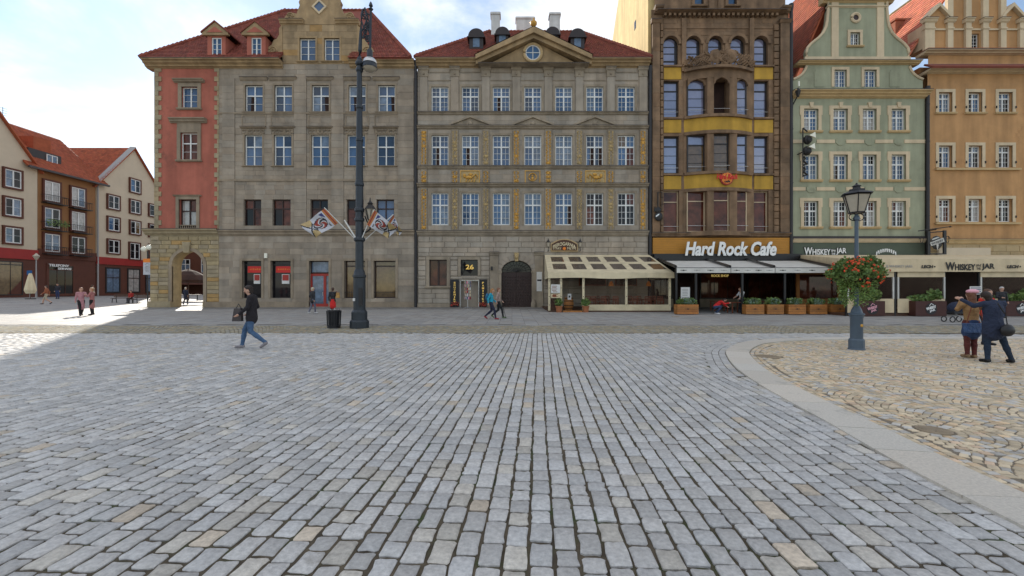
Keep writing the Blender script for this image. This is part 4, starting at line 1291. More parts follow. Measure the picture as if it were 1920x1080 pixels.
# gate
b = MB(); archivolt(b, gcx, gzs, gr, .02, F, .02, 16, 0, grz); b.build('gate_edge', 'stone_b_trim', B2)
for k in range(11):
    a0, a1 = math.pi * (k + .04) / 11, math.pi * (k + .96) / 11
    if k == 5: continue
    b = MB()
    ri, ro = 1.03, 1.48
    pts = [(gcx + gr * ri * math.cos(a0), gzs + grz * ri * math.sin(a0)), (gcx + gr * ro * math.cos(a0), gzs + grz * ro * math.sin(a0)), (gcx + gr * ro * math.cos(a1), gzs + grz * ro * math.sin(a1)), (gcx + gr * ri * math.cos(a1), gzs + grz * ri * math.sin(a1))]
    b.prism(pts, F - .07, F, 0, tintv(.1, .03)); b.build('voussoir', 'stone_b', B2)
b = MB(); b.prism([(gcx - .14, PZ(490)), (gcx + .14, PZ(490)), (gcx + .2, PZ(474)), (gcx - .2, PZ(474))], F - .2, F); b.ball((gcx, F - .22, PZ(481)), (.15, .12, .24), 10); b.build('keystone_mask', 'gold_dull', B2)
for a, c in ((918, 935), (1002, 1019)):
    strip(B2, 'gate_pilaster', 'stone_b_trim', PX(a + 1), PX(c - 1), 0, PZ(480), F, .16); cornice(B2, PX(a), PX(c), F - .1, PZ(480), PZ(473), .16, 'stone_b_trim', 'gate_capital', 2)
    cx = PX((a + c) / 2)
for cx in (gax0 - .16, gax1 + .16):
    strip(B2, 'gate_impost', 'stone_b_trim', cx - .16, cx + .16, .02, gzs - .1, F, .11); strip(B2, 'gate_impost', 'stone_b_trim', cx - .2, cx + .2, gzs - .1, gzs + .12, F, .15)
    b = MB(); b.lathe((cx, F - .2, 0), [(.24, 0), (.24, .35), (.16, .62), (.1, .7)], 10); b.build('guard_stone', 'stone_b_trim', B2)
dr = MB()
for k in range(2):
    u0, u1 = (gax0, gcx - .01) if k == 0 else (gcx + .01, gax1)
    d = MB(); d.box(u0, u1, F + .34, F + .42, 0, gzs - .02)
    dd = d.build('gate_leaf', 'brown_frame', B2, label='dark brown gate leaf')
    d = MB(); nn = 6
    for i in range(nn):
        for j in range(11):
            xx, zz = u0 + (u1 - u0) * (i + .5) / nn, .25 + j * .27
            if zz < gzs - .2: d.ball((xx, F + .335, zz), (.07, .03, .07), 6)
    d.build('studs', 'brown_frame', dd, kind='stuff')
d = MB(); d.prism([(gax0, gzs)] + archpts(gcx, gzs, gr, 14, grz)[1:-1] + [(gax1, gzs)], F + .38, F + .41); fan = d.build('fanlight', 'pane_dark', B2)
d = MB()
for k in range(1, 12):
    a = math.pi * k / 12; d.tube([(gcx, F + .34, gzs + .02), (gcx + gr * .97 * math.cos(a), F + .34, gzs + grz * .97 * math.sin(a))], .022, 5)
for f_ in (.35, .65, .96): d.tube([(gcx + gr * f_ * math.cos(a), F + .33, gzs + grz * f_ * math.sin(a)) for a in np.linspace(0, math.pi, 15)], .022, 5)
d.build('fanlight_grille', 'black_iron', fan)
b = MB(); b.box(PX(1006), PX(1016), F - .2, F - .165, PZ(546), PZ(510)); bp = b.build('notice_panel', 'paper', B2)
b = MB(); b.box(PX(1007), PX(1015), F - .21, F - .2, PZ(527), PZ(524)); b.build('notice_print', 'black_print', bp)
# small wall lantern
b = MB(); b.box(PX(920.5), PX(924), F - .36, F - .2, PZ(507), PZ(500)); b.build('wall_lantern', 'black_iron', B2)
# top cornice, pediment, roof
EC = pz(107.5, F - .76)
cornice(B2, PX(782), PX(898), F, PZ(128), EC, .72, 'gable_stone', 'main_cornice', 3, .6); cornice(B2, PX(1102), PX(1216), F, PZ(128), EC, .72, 'gable_stone', 'main_cornice', 3, .6)
cornice(B2, PX(898), PX(1102), F - .1, PZ(128), pz(117.5, F - .84), .7, 'stone_b_trim', 'pediment_base', 2, .7)
pl_, pr_, pm_ = PX(893), PX(1107), PX(1000)
zb_, zt_ = pz(117.5, F - .84) + .01, 23.55
b = MB(); b.prism([(pl_ + .6, zb_), (pr_ - .6, zb_), (pm_, zt_)], F - .05, F + .5); b.build('tympanum', 'gable_stone', B2)
for sg in (-1, 1):
    xe = pl_ if sg < 0 else pr_
    for k, (o1, o2, yo) in enumerate(((0.0, .34, .62), (.34, .68, .9))):
        b = MB(); b.prism([(xe, zb_ - .02 + o1), (xe, zb_ + o2), (pm_, zt_ + o2 + .12), (pm_, zt_ + o1 - .05)], F - yo, F + .5); b.build('raking_cornice', 'gable_stone', B2)
oc = (PX(999), PZ(100))
b = MB(); b.tube([(oc[0] + .78 * math.cos(a), F - .1, oc[1] + .78 * math.sin(a)) for a in np.linspace(0, 2 * math.pi, 28)], .13, 8); ow = b.build('round_window', 'ochre_trim', B2)
b = MB(); b.tube([(oc[0] + .62 * math.cos(a), F - .1, oc[1] + .62 * math.sin(a)) for a in np.linspace(0, 2 * math.pi, 24)], .05, 6); b.box(oc[0] - .03, oc[0] + .03, F - .13, F - .07, oc[1] - .62, oc[1] + .62); b.box(oc[0] - .62, oc[0] + .62, F - .128, F - .07, oc[1] - .03, oc[1] + .03); b.build('frame', 'white_frame', ow)
b = MB(); b.prism([(oc[0] + .64 * math.cos(a), oc[1] + .64 * math.sin(a)) for a in np.linspace(0, 2 * math.pi, 25)[:-1]], F - .085, F - .07); b.build('pane', 'pane_sky', ow)
b = MB(); b.lathe((pm_, F - .5, zt_ + .75), [(.1, 0), (.16, .12), (.08, .22), (.28, .42), (.3, .62), (.12, .8), (.05, 1.0)], 10); b.build('finial', 'gold', B2, smooth=True)
RY, RZ_ = F + 6.0, pz(60, F + 6.0); e0, e1 = PX(781), PX(1217); rl, rrx = px(918, RY), px(1086, RY); EY = F - .72; ez = EC + .05
body(B2, 'rear_wing', 'stone_b', x0 + .02, x1 - .02, F + .7, F + 12, 0, EC - .2)
def hipl(x):
    k = (x - e0) / (rl - e0); return (x, EY + (RY - EY) * k, ez + (RZ_ - ez) * k)
def hipr(x):
    k = (e1 - x) / (e1 - rrx); return (x, EY + (RY - EY) * k, ez + (RZ_ - ez) * k)
zm = ez + (F + .6 - EY) / (RY - EY) * (RZ_ - ez)
roof = tiled(B2, [(e0, EY, ez), (pl_, EY, ez), hipl(pl_)], 'roof_tile')
tiled(B2, [(pr_, EY, ez), (e1, EY, ez), hipr(pr_)], 'roof_tile')
tiled(B2, [(pl_, F + .6, zm), (pr_, F + .6, zm), hipr(pr_), (rrx, RY, RZ_), (rl, RY, RZ_), hipl(pl_)], 'roof_tile')
tiled(B2, [(e0, F + 12.5, ez), (e0, EY, ez), (rl, RY, RZ_)], 'roof_tile', tiles=False); tiled(B2, [(e1, EY, ez), (e1, F + 12.5, ez), (rrx, RY, RZ_)], 'roof_tile')
tiled(B2, [(e1, F + 12.5, ez), (e0, F + 12.5, ez), (rl, RY, RZ_), (rrx, RY, RZ_)], 'roof_tile', tiles=False)
ridge(roof, (rl, RY, RZ_), (rrx, RY, RZ_), 'roof_tile'); ridge(roof, (e0, EY, ez), (rl, RY, RZ_), 'roof_tile', .19); ridge(roof, (e1, EY, ez), (rrx, RY, RZ_), 'roof_tile', .19)
# pediment roof running back into the main slope
b = MB()
for sg in (-1, 1):
    xe = pl_ - .1 if sg < 0 else pr_ + .1
    b.mesh([(xe, F - .9, zb_ + .72), (pm_, F - .9, zt_ + .85), (pm_, F + 5, zt_ + .85), (xe, F + .2, zb_ + .72)], [(0, 1, 2, 3)])
b.build('pediment_roof', 'lead', B2)
def slope2(z): return EY + (z - ez) / (RZ_ - ez) * (RY - EY)
for c, yy in ((893, 97), (1083, 97), (942, 84), (1036, 84)):
    zc_ = pz(yy, F + 1.6); Yd = slope2(zc_) - .1
    w_ = .62 if yy == 97 else .55
    xm = px(c, Yd); h = 1.05
    b = MB(); b.prism([(xm - w_, zc_), (xm + w_, zc_), (xm + w_, zc_ + h), (xm - w_, zc_ + h)], Yd, Yd + 2.2)
    dm = b.build('dormer', 'copper_dark', B2)
    b = MB(); b.prism([(xm - w_ - .12, zc_ + h)] + archpts(xm, zc_ + h, w_ + .12, 12)[1:-1] + [(xm + w_ + .12, zc_ + h)], Yd - .12, Yd + 2.6); b.box(xm - w_ - .2, xm + w_ + .2, Yd - .18, Yd + 1, zc_ + h - .1, zc_ + h); b.build('dormer_hood', 'copper_dark', dm)
    b = MB(); b.box(xm - .3, xm + .3, Yd - .02, Yd, zc_ + .15, zc_ + h - .1); b.build('pane', 'pane_net', dm)
for k, (a, c, t_, bt, Yc) in enumerate(((921, 937, 22, 70, F + 5), (968, 1002, 31, 64, F + 8), (1031, 1050, 23, 72, F + 5))):
    ch_ = MB(); u0, u1, w0, w1 = px(a, Yc), px(c, Yc), pz(bt + 12, Yc), pz(t_, Yc)
    ch_.box(u0, u1, Yc, Yc + .9, w0, w1 - .25); cb = ch_.build('chimney', 'white_plaster', B2)
    q = MB(); q.box(u0 - .09, u1 + .09, Yc - .09, Yc + .99, w1 - .25, w1 - .08); q.box(u0 - .02, u1 + .02, Yc - .02, Yc + .92, w1 - .08, w1); q.build('chimney_cap', 'white_plaster', cb)
downpipe(PX(780), 0, PZ(118), F - .12, 'dark rainwater pipe between the corner house and the palace', .13)
# ================================================================== tall sandstone cafe house
x0, x1 = PX(1221), PX(1479)
B3 = thing('cafe_house', 'tall brown sandstone house with curved bay, yellow panels and arched upper windows', 'building', ((x0 + x1) / 2, F, 0))
TOP = PZ(-70)
cx5 = [(1244.5, 1273), (1287, 1319), (1333, 1360), (1376, 1397), (1414, 1441)]
ar5 = [(1244, 1272), (1286, 1314), (1328, 1355), (1370, 1397), (1413, 1440)]
RWS = [(151, 220), (255, 325), (358, 435)]
BOW0, BOW1, BXC = PX(1282), PX(1410), PX(1346)
def bow(x, d=.75):
    t = (x - BXC) / ((BOW1 - BOW0) / 2)
    return F - d * max(0.0, 1 - t * t)
aops = [(PX(a), PX(c), PZ(123), PZ(68)) for a, c in ar5]
sops = [(PX(a), PX(c), PZ(zb), PZ(za)) for za, zb in RWS for a, c in (cx5[0], cx5[4])]
cops = [(PX(1284), PX(1408), PZ(zb), PZ(za)) for za, zb in RWS]
fw0, fw1 = PX(1221), PX(1479)
YB = F + .02
wall(B3, 'front', 'hr_stone', fw0, fw1, PZ(444), PZ(18), YB, aops + sops + cops, .4)
pieces(B3, ashlar_blocks(PX(1244), PX(1449), PZ(66), PZ(36), [], .4, 1.1) + ashlar_blocks(PX(1273), PX(1284), PZ(435), PZ(150), cops + sops, .6, 1) + ashlar_blocks(PX(1441), PX(1449), PZ(435), PZ(124), sops, .6, 1), YB, .03, 'hr_stone', limit=120)
# side shafts and quoins
for a, c, e, f_ in ((1222, 1236, 1237, 1244), (1461, 1478, 1449.5, 1460)):
    sb_ = ashlar_blocks(PX(a), PX(c), PZ(436), PZ(46), [], 1.2, 2); pieces(B3, sb_, YB, .24, 'hr_stone', 'shaft_block', tintf=lambda r: tintv(.14, .05))
    cornice(B3, PX(a) - .1, PX(c) + .1, F - .2, PZ(46), PZ(40), .15, 'hr_stone', 'shaft_capital', 2)
    qs = ashlar_blocks(PX(e), PX(f_), PZ(436), PZ(46), [], .62, 1, .07); pieces(B3, qs, YB, .15, 'hr_stone', 'quoin', cham=.03)
# arched storey
b = MB()
for a, c in ar5:
    r_ = (PX(c) - PX(a)) / 2; spandrel(b, PX(a), PX(c), PZ(68) - r_, PZ(68), YB - .002, .4, 12)
b.build('arch_spandrels', 'hr_stone', B3)
for a, c in ar5:
    r_ = (PX(c) - PX(a)) / 2; xm = (PX(a) + PX(c)) / 2; zs = PZ(68) - r_; z0 = PZ(122)
    b = MB(); archivolt(b, xm, zs, r_, .24, YB, .14, 14, zs - .05); b.build('archivolt', 'hr_stone', B3)
    fr = MB(); yy = YB + .3; t = .1
    pi_ = [(xm - r_, z0)] + archpts(xm, zs, r_, 12) + [(xm + r_, z0)]; po = [(xm - r_ + t, z0)] + archpts(xm, zs, r_ - t, 12) + [(xm + r_ - t, z0)]
    for i in range(len(pi_) - 1): fr.poly([(pi_[i][0], yy, pi_[i][1]), (pi_[i + 1][0], yy, pi_[i + 1][1]), (po[i + 1][0], yy, po[i + 1][1]), (po[i][0], yy, po[i][1])])
    for f_ in (.0, .2, .56, .86): fr.box(xm - r_, xm + r_, yy - .03, yy + .02, z0 + (zs - z0 + .1) * f_, z0 + (zs - z0 + .1) * f_ + (.12 if f_ in (0, .2) else .06))
    fr.box(xm + r_ * .62, xm + r_, yy - .02, yy + .02, z0, zs + .3)
    w = fr.build('arched_window', 'dark_frame', B3)
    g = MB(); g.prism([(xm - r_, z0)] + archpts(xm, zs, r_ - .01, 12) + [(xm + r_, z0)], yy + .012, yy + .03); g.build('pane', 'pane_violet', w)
for a, c in ((1277.5, 1285.5), (1404, 1412)):
    strip(B3, 'pier', 'hr_stone', PX(a), PX(c), PZ(135), PZ(36), YB, .2)
strip(B3, 'frieze', 'hr_stone', PX(1244), PX(1449), PZ(54), PZ(50), YB, .08)
for a, c in ((1317, 1326), (1359, 1368)): strip(B3, 'colonnette', 'hr_stone', PX(a), PX(c), PZ(110), PZ(80), YB, .1)
# modillion cornice and attic
cornice(B3, PX(1230), PX(1470), F, PZ(28), pz(17, F - .58), .55, 'hr_stone', 'main_cornice', 3, .5)
for k in range(24):
    xx = PX(1245) + (PX(1453) - PX(1245)) * k / 23; b = MB(); b.box(xx - .1, xx + .1, F - .36, F, PZ(33), PZ(28.2)); b.build('modillion', 'hr_stone', B3)
for a, c in ((1226, 1242), (1462, 1478)):
    cornice(B3, PX(a), PX(c), F - .1, PZ(27), PZ(17), .4, 'hr_stone', 'corner_cornice', 2)
tops = [(PX(1303), PX(1320), PZ(9), PZ(-25)), (PX(1366), PX(1382), PZ(9), PZ(-25))]
wall(B3, 'attic', 'hr_stone', PX(1228), PX(1474), PZ(26), TOP, YB + .1, tops, .3)
for o in tops:
    w = window(B3, *o, YB + .1, 'one', 'dark_frame', 'pane_sky', grid=(1, 1, 1), rec=.2); surround(w, *o, YB + .1, 'hr_stone', .25, .12, .15)
for a in (1335, 1352): strip(B3, 'attic_pilaster', 'hr_stone', PX(a - 5), PX(a + 5), PZ(17), TOP, YB + .1, .1)
# side bays: yellow panels and ledges
for a, c in ((1244.5, 1277), (1414, 1449)):
    for za, zb in ((127, 149), (225, 249), (330, 355)):
        strip(B3, 'yellow_panel', 'yellow_panel', PX(a), PX(c), PZ(zb), PZ(za), YB, .06)
    for y in (124, 221.5, 327): strip(B3, 'ledge', 'hr_stone', PX(a) - .06, PX(c) + .06, PZ(y + 2.2), PZ(y - .8), YB, .2)
for za, zb in RWS:
    for k, (a, c) in enumerate((cx5[0], cx5[4])):
        top = za == 358
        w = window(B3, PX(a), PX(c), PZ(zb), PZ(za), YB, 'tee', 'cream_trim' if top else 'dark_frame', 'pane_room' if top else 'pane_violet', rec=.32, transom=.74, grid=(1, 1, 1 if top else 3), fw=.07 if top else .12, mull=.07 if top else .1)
        b = MB(); b.tube([(PX(a), YB + .05, PZ(zb) + .5), (PX(c), YB + .05, PZ(zb) + .5)], .02, 6); b.build('guard_rail', 'silver', w)
# curved bay
NB = 20
def bowstrip(name, mat, za, zb, d, extra, tk=.25):
    b = MB(); xs_ = np.linspace(BOW0, BOW1, NB + 1)
    fr_ = [(x, bow(x, d) - extra) for x in xs_]
    for i in range(NB):
        (a, ya), (c, yc) = fr_[i], fr_[i + 1]
        b.mesh([(a, ya, zb), (c, yc, zb), (c, F + .3, zb), (a, F + .3, zb), (a, ya, za), (c, yc, za), (c, F + .3, za), (a, F + .3, za)], [(0, 1, 5, 4), (4, 5, 6, 7), (3, 2, 1, 0)])
    a, ya = fr_[0]; b.poly([(a, ya, zb), (a, ya, za), (a, F + .3, za), (a, F + .3, zb)])
    a, ya = fr_[-1]; b.poly([(a, ya, za), (a, ya, zb), (a, F + .3, zb), (a, F + .3, za)])
    return b.build(name, mat, B3)
for za, zb, top in ((225, 249, 0), (330, 355, 0)):
    bowstrip('bay_panel', 'yellow_panel', PZ(za), PZ(zb), .75, .0)
    bowstrip('bay_ledge', 'hr_stone', PZ(za - 5), PZ(za), .75, .22); bowstrip('bay_lintel', 'hr_stone', PZ(zb), PZ(zb + 6), .75, .1)
bowstrip('bay_ledge', 'hr_stone', PZ(435), PZ(443), .75, .15)
bowstrip('balcony_floor', 'hr_stone', PZ(132), PZ(137), .9, .25)
bowstrip('bay_lintel', 'hr_stone', PZ(137), PZ(152), .75, 0)
piers = [(1281, 1287), (1320, 1332), (1361, 1375), (1398, 1410)]
for za, zb in RWS:
    for a, c in piers:
        xm = (PX(a) + PX(c)) / 2; y = bow(xm)
        b = MB(); b.box(PX(a), PX(c), y, F + .35, PZ(zb), PZ(za)); b.build('bay_pier', 'hr_stone', B3)
    for k in range(3):
        a, c = piers[k][1], piers[k + 1][0]
        ym = (bow(PX(a)) + bow(PX(c))) / 2 + .3
        top = za == 358
        fm = 'cream_trim' if top else 'dark_frame'
        if za == 151 and k == 1:
            b = MB(); b.box(PX(a), PX(c), F + .32, F + .38, PZ(zb), PZ(za)); w = b.build('open_window', 'interior', B3)
        else:
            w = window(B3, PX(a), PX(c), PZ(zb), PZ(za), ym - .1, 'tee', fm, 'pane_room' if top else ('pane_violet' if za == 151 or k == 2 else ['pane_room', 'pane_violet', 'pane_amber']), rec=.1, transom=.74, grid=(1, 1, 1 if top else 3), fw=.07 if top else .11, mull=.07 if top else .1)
        b = MB(); b.tube([(PX(a), ym - .3, PZ(zb) + .5), (PX(c), ym - .3, PZ(zb) + .5)], .022, 6); b.build('guard_rail', 'silver', w)
        if za == 151:
            xm = (PX(a) + PX(c)) / 2; hw = (PX(c) - PX(a)) / 2
            b = MB()
            for sg in (-1, 1):
                b.prism([(xm + sg * hw, PZ(150)), (xm + sg * hw, PZ(165)), (xm + sg * hw * .85, PZ(162)), (xm + sg * hw * .72, PZ(157)), (xm + sg * hw * .4, PZ(154)), (xm, PZ(152)), (xm, PZ(150))], ym - .32, ym - .1)
            b.build('carved_lambrequin', 'hr_stone', B3)
# balcony with carved openwork parapet
bal = MB()
for i in range(30):
    x = BOW0 + (BOW1 - BOW0) * (i + .5) / 30; y = bow(x, .9) - .2; h = (PZ(107) - PZ(131)) * (.72 + .28 * math.cos((x - BXC) / 3.0 * math.pi * .5) + .12 * math.sin(i * 1.3))
    z0 = PZ(131)
    pts = [(x + .22 * math.sin(a * 1.7 + i), y + .03 * math.cos(a * 2), z0 + h * a / 5.2) for a in np.linspace(0, 5.2, 9)]
    bal.tube(pts, rr(.06, .09), 6); bal.ball((x, y, z0 + h * rr(.3, .9)), rr(.08, .14), 6)
    bal.tube([(x - .25, y, z0 + h * .2), (x, y - .05, z0 + h * .55), (x + .25, y, z0 + h * .8)], .06, 5)
for xq in (-.35, .32):
    x = BXC + xq * 2; y = bow(x, .9) - .22; bal.ball((x, y, PZ(117)), (.5, .12, .62), 10); bal.ball((x, y - .06, PZ(116)), (.28, .14, .36), 8)
bal.build('balcony_parapet', 'hr_stone', B3, label='dark carved openwork balcony parapet')
# guitar ornament on the left shaft
t = thing('guitar_sign', 'black guitar shaped wall ornament on the left shaft of the brown house', 'wall ornament', (PX(1231), F - .3, PZ(412)))
b = MB(); xg, zg = PX(1231.5), PZ(404); b.ball((xg + .05, F - .35, zg - .15), (.36, .1, .42), 12); b.ball((xg, F - .35, zg + .4), (.28, .1, .3), 12); b.prism([(xg - .36, zg + .3), (xg - .1, zg + .3), (xg - .3, zg + .75)], F - .4, F - .3); b.build('body', 'black_iron', t, smooth=True)
b = MB(); b.tube([(xg - .02, F - .36, zg + .5), (xg - .02, F - .36, zg + 2.0)], .05, 6); b.tube([(xg + .36, F - .3, zg + .45), (xg + .36, F - .3, zg + 2.0)], .035, 6); b.tube([(xg - .02, F - .3, zg + 2), (xg + .36, F - .3, zg + 2)], .03, 6); b.build('neck', 'black_iron', t)
b = MB(); b.prism([(xg - .22, zg - .22), (xg + .08, zg), (xg + .06, zg + .1), (xg - .24, zg - .1)], F - .47, F - .45); b.build('pick_guard', 'silver', t)
# round logo sign
t = thing('logo_sign', 'round orange logo sign with red lettering on the yellow bay panel', 'sign', (PX(1354), bow(PX(1354)) - .2, PZ(350)))
yl = bow(PX(1353)) - .12
b = MB(); lx, lz = PX(1353.5), PZ(339); 
def disc(bb_, r, y0, y1, m=0): bb_.prism([(lx + r * math.cos(a), lz + r * math.sin(a)) for a in np.linspace(0, 2 * math.pi, 29)[:-1]], y0, y1, m)
disc(b, .57, yl - .06, yl + .06); b.build('rim', 'poster_red', t)
b = MB(); disc(b, .48, yl - .1, yl - .06); b.build('disc', 'orange_print', t)
b = MB(); b.prism([(lx + .34 * math.cos(a), lz + .1 + .24 * math.sin(a)) for a in np.linspace(0, math.pi, 15)], yl - .105, yl - .1); b.build('highlight', 'gold_print', t)
text(t, 'lettering', 'Hard Rock', PX(1334), PX(1373), PZ(341), PZ(331.5), yl - .12, 'red_print', .05, .2, .03); text(t, 'lettering', 'cafe', PX(1348.5), PX(1359), PZ(347), PZ(342.5), yl - .11, 'black_print', .02, .2, .03)
# fascia with big sign
b = MB(); z0, z1 = PZ(476), PZ(446)
for k in range(9):
    a, c = z0 + (z1 - z0) * k / 9, z0 + (z1 - z0) * (k + 1) / 9
    b = MB(); b.box(PX(1223), PX(1479), F - .14 - rr(0, .004), F, a + .006, c - .006); b.build('fascia_board', 'ochre_panel', B3)
cornice(B3, PX(1221), PX(1480), F, PZ(445), PZ(437), .3, 'hr_stone', 'belt_cornice', 2)
bs = MB(); bs.box(PX(1221), PX(1480), F - .2, F + .1, PZ(492), PZ(476)); bs.build('shop_lintel', 'black_iron', B3)
t = thing('cafe_sign', 'large white slanted cafe lettering on the ochre fascia', 'sign', (PX(1360), F - .3, PZ(476)))
text(t, 'lettering', 'Hard Rock Cafe', PX(1277), PX(1444), PZ(481), PZ(455), F - .86, 'white_print', .1, .22, .032)
text(t, 'lettering_backing', 'Hard Rock Cafe', PX(1277), PX(1444.6), PZ(481.6), PZ(455.4), F - .80, 'black_print', .04, .22, .06)
# shopfront behind the terrace
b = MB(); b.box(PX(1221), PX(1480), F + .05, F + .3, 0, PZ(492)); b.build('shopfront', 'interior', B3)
for k, (a, c) in enumerate(((1226, 1262), (1312, 1390), (1400, 1470))):
    w = window(B3, PX(a), PX(c), .75, 3.6, F - .25, 'tee', 'dark_frame', ['pane_room', 'pane_dark'], rec=.2, transom=.8, grid=(3, 1, 1), fw=.1, name='shop_window')
    strip(B3, 'stall_riser', 'stone_b_trim', PX(a), PX(c), 0, .74, F + .02, .1)
b = MB()
t3 = text(B3, 'shop_lettering', 'ROCK SHOP', PX(1329), PX(1361), PZ(519.5), PZ(515), F - .5, 'gold_lit', .04, 0, .02)
body(B3, 'rear_wing', 'hr_stone', x0 + .03, x1 - .03, F + .9, F + 11.5, 0, TOP - .2)
b = MB(); b.box(PX(1228), PX(1474), F + .2, F + 11.6, TOP - .2, TOP); b.build('roof', 'lead', B3)
# pale gable wall above the neighbour's roof
XW = PX(1219.5)
b = MB(); b.prismx([(F + .6, PZ(112)), (F + 15.7, pz(98, F + 15.7)), (F + 11.7, pz(0, F + 11.7)), (F + 9.5, 41), (F + .6, 41)], XW - .02, XW + 3.5); b.build('side_wall', 'yellow_wall', B3, label='pale yellow windowless side wall')
b = MB(); Yq = F + 4.5; b.box(XW - .05, XW + .05, Yq, Yq + .5, pz(52, Yq), pz(37, Yq)); b.build('slit_window', 'pane_dark', B3)
downpipe(PX(1218), 0, PZ(128), F - .14, 'dark rainwater pipe between the palace and the brown cafe house', .15)

# ================================================================== green gabled house
x0, x1 = PX(1485), PX(1734)
B4 = thing('green_gabled_house', 'sage green plastered house with cream trim and curved baroque gable', 'building', ((x0 + x1) / 2, F, 0))
gl = [(1507, 1534), (1562, 1589), (1617, 1643), (1671, 1698)]
gr_ = [(204, 245), (290, 337), (377, 425)]
ops = [(PX(a), PX(c), PZ(zb), PZ(za)) for za, zb in gr_ for a, c in gl]
wall(B4, 'front', 'green_plaster', x0, x1, PZ(447), PZ(182), F, ops, .38)
wall(B4, 'shop_fascia', 'dark_green', x0, x1, PZ(490), PZ(447), F, [])
strip(B4, 'ledge', 'copper_dark', x0, x1, PZ(447.5), PZ(443), F, .14); cornice(B4, x0, x1, F, PZ(455), PZ(447.8), .2, 'cream_trim', 'belt_cornice', 2)
for ri, (za, zb) in enumerate(gr_):
    for ci, (a, c) in enumerate(gl):
        o = (PX(a), PX(c), PZ(zb), PZ(za))
        pane = ['pane_net', 'pane_sky', 'pane_curtain'] if ri == 0 else (['pane_sky', 'pane_dark', 'pane_net'] if ri == 1 else ['pane_room', 'pane_dark', 'pane_curtain'])
        w = window(B4, *o, F, 'cross', pane=pane, grid=(2, 2, 3), rec=.26, mull=.13, fw=.1)
        surround(w, *o, F, 'cream_trim', .27, .06, .2, sill_mat='ochre_trim')
        for sg in (-1, 1):
            xe = o[0] - .27 if sg < 0 else o[1] + .27
            b = MB(); b.box(xe - .09, xe + .09, F - .055, F, o[3] - .55, o[3] + .27); b.build('surround_ear', 'cream_trim', w)
        if ri == 0:
            b = MB(); xm = (o[0] + o[1]) / 2; b.prism([(xm - .12, o[3] + .1), (xm + .12, o[3] + .1), (xm + .18, o[3] + .55), (xm - .18, o[3] + .55)], F - .13, F); b.build('keystone', 'cream_trim', w)
cs = [x0] + [PX((a + c) / 2) for a, c in gl] + [x1]
for ya, yb in ((262, 268.5), (351, 357.5)):
    for i in range(5):
        u0 = cs[i] + (.5 if i else 0); u1 = cs[i + 1] - (.5 if i < 4 else 0)
        strip(B4, 'band', 'cream_trim', u0, u1, PZ(yb), PZ(ya), F, .05)
    for q in cs[1:-1]:
        b = MB(); b.prism([(q + .44 * math.cos(a), PZ((ya + yb) / 2) + .36 * math.sin(a)) for a in np.linspace(0, 2 * math.pi, 9)[:-1] + math.pi / 8], F - .05, F); b.build('cartouche', 'green_plaster', B4)
cornice(B4, x0 - .1, x1 + .15, F, PZ(185), pz(167, F - .65), .62, 'ochre_trim', 'main_cornice', 3, .5)
# attic storey with curved shoulders
atw = [(PX(1564), PX(1587), PZ(163), PZ(131)), (PX(1620), PX(1643), PZ(163), PZ(131))]
GX = 1607.5
wall(B4, 'attic_front', 'green_plaster', PX(1512), PX(1705), PZ(175), PZ(118), F, atw, .3)
for o in atw:
    w = window(B4, *o, F, 'pair', pane=['pane_sky', 'pane_net'], grid=(2, 1, 4), rec=.22, fw=.08); surround(w, *o, F, 'cream_trim', .24, .06, 0)
for sg in (-1, 1):
    e_ = 1512 if sg < 0 else 1705
    crv = [(e_ + sg * dx_, y) for dx_, y in ((0, 124), (3, 132), (8, 139), (16, 145), (25, 149), (25.5, 168))]
    b = MB(); b.prism([(PX(e_), PZ(168)), (PX(e_), PZ(122))] + [(PX(a), PZ(y)) for a, y in crv], F + .001, F + .4); b.build('shoulder', 'green_plaster', B4)
    b = MB(); b.tube([(PX(a), F - .02, PZ(y)) for a, y in crv[:-1]], .11, 6); b.build('coping', 'cream_trim', B4)
    b = MB(); xa_ = PX(1536 if sg < 0 else 1677); b.prism([(xa_ - .45, PZ(163)), (xa_ + .45, PZ(163)), (xa_ + .45, PZ(136)), (xa_ + .3, PZ(131)), (xa_ - .3, PZ(131)), (xa_ - .45, PZ(136))], F - .04, F); b.build('blind_panel', 'green_plaster', B4)
cornice(B4, PX(1494), PX(1722), F, PZ(122), pz(112, F - .44), .4, 'ochre_trim', 'gable_cornice', 2, .5)
strip(B4, 'gable_base', 'cream_trim', PX(1508), PX(1706), PZ(118), PZ(107), F, .1)
half = [(95, 107), (96, 98), (94, 90), (88, 83), (81, 77), (73, 71), (64, 61), (59, 50), (57, 40), (55, 18), (55, 4)]
ol = [(PX(GX - h), PZ(y)) for h, y in half] + [(PX(GX + h), PZ(y)) for h, y in half[::-1]]
# the gable field, with its window and round light set in
gop = (PX(1593.5), PX(1612), PZ(86), PZ(61))
wall(B4, 'gable_front', 'green_plaster', PX(GX - 55), PX(GX + 55), PZ(107), PZ(4), F, [gop], .3)
for sg in (-1, 1):
    pts = [(PX(GX + sg * 55), PZ(107))] + [(PX(GX + sg * h), PZ(y)) for h, y in half]
    b = MB(); b.prism(pts, F + .001, F + .4); b.build('gable_wing', 'green_plaster', B4)
    b = MB(); b.tube([(PX(GX + sg * h), F - .02, PZ(y)) for h, y in half], .12, 6); b.build('coping', 'cream_trim', B4)
    strip(B4, 'gable_pilaster', 'cream_trim', *sorted((PX(GX + sg * 36), PX(GX + sg * 49))), PZ(107), PZ(4), F, .08)
w = window(B4, *gop, F, 'pair', pane=['pane_net', 'pane_dark'], grid=(2, 1, 3), rec=.2, fw=.07); surround(w, *gop, F, 'cream_trim', .22, .07, .14, sill_mat='ochre_trim')
oc = (PX(1604), PZ(33.5))
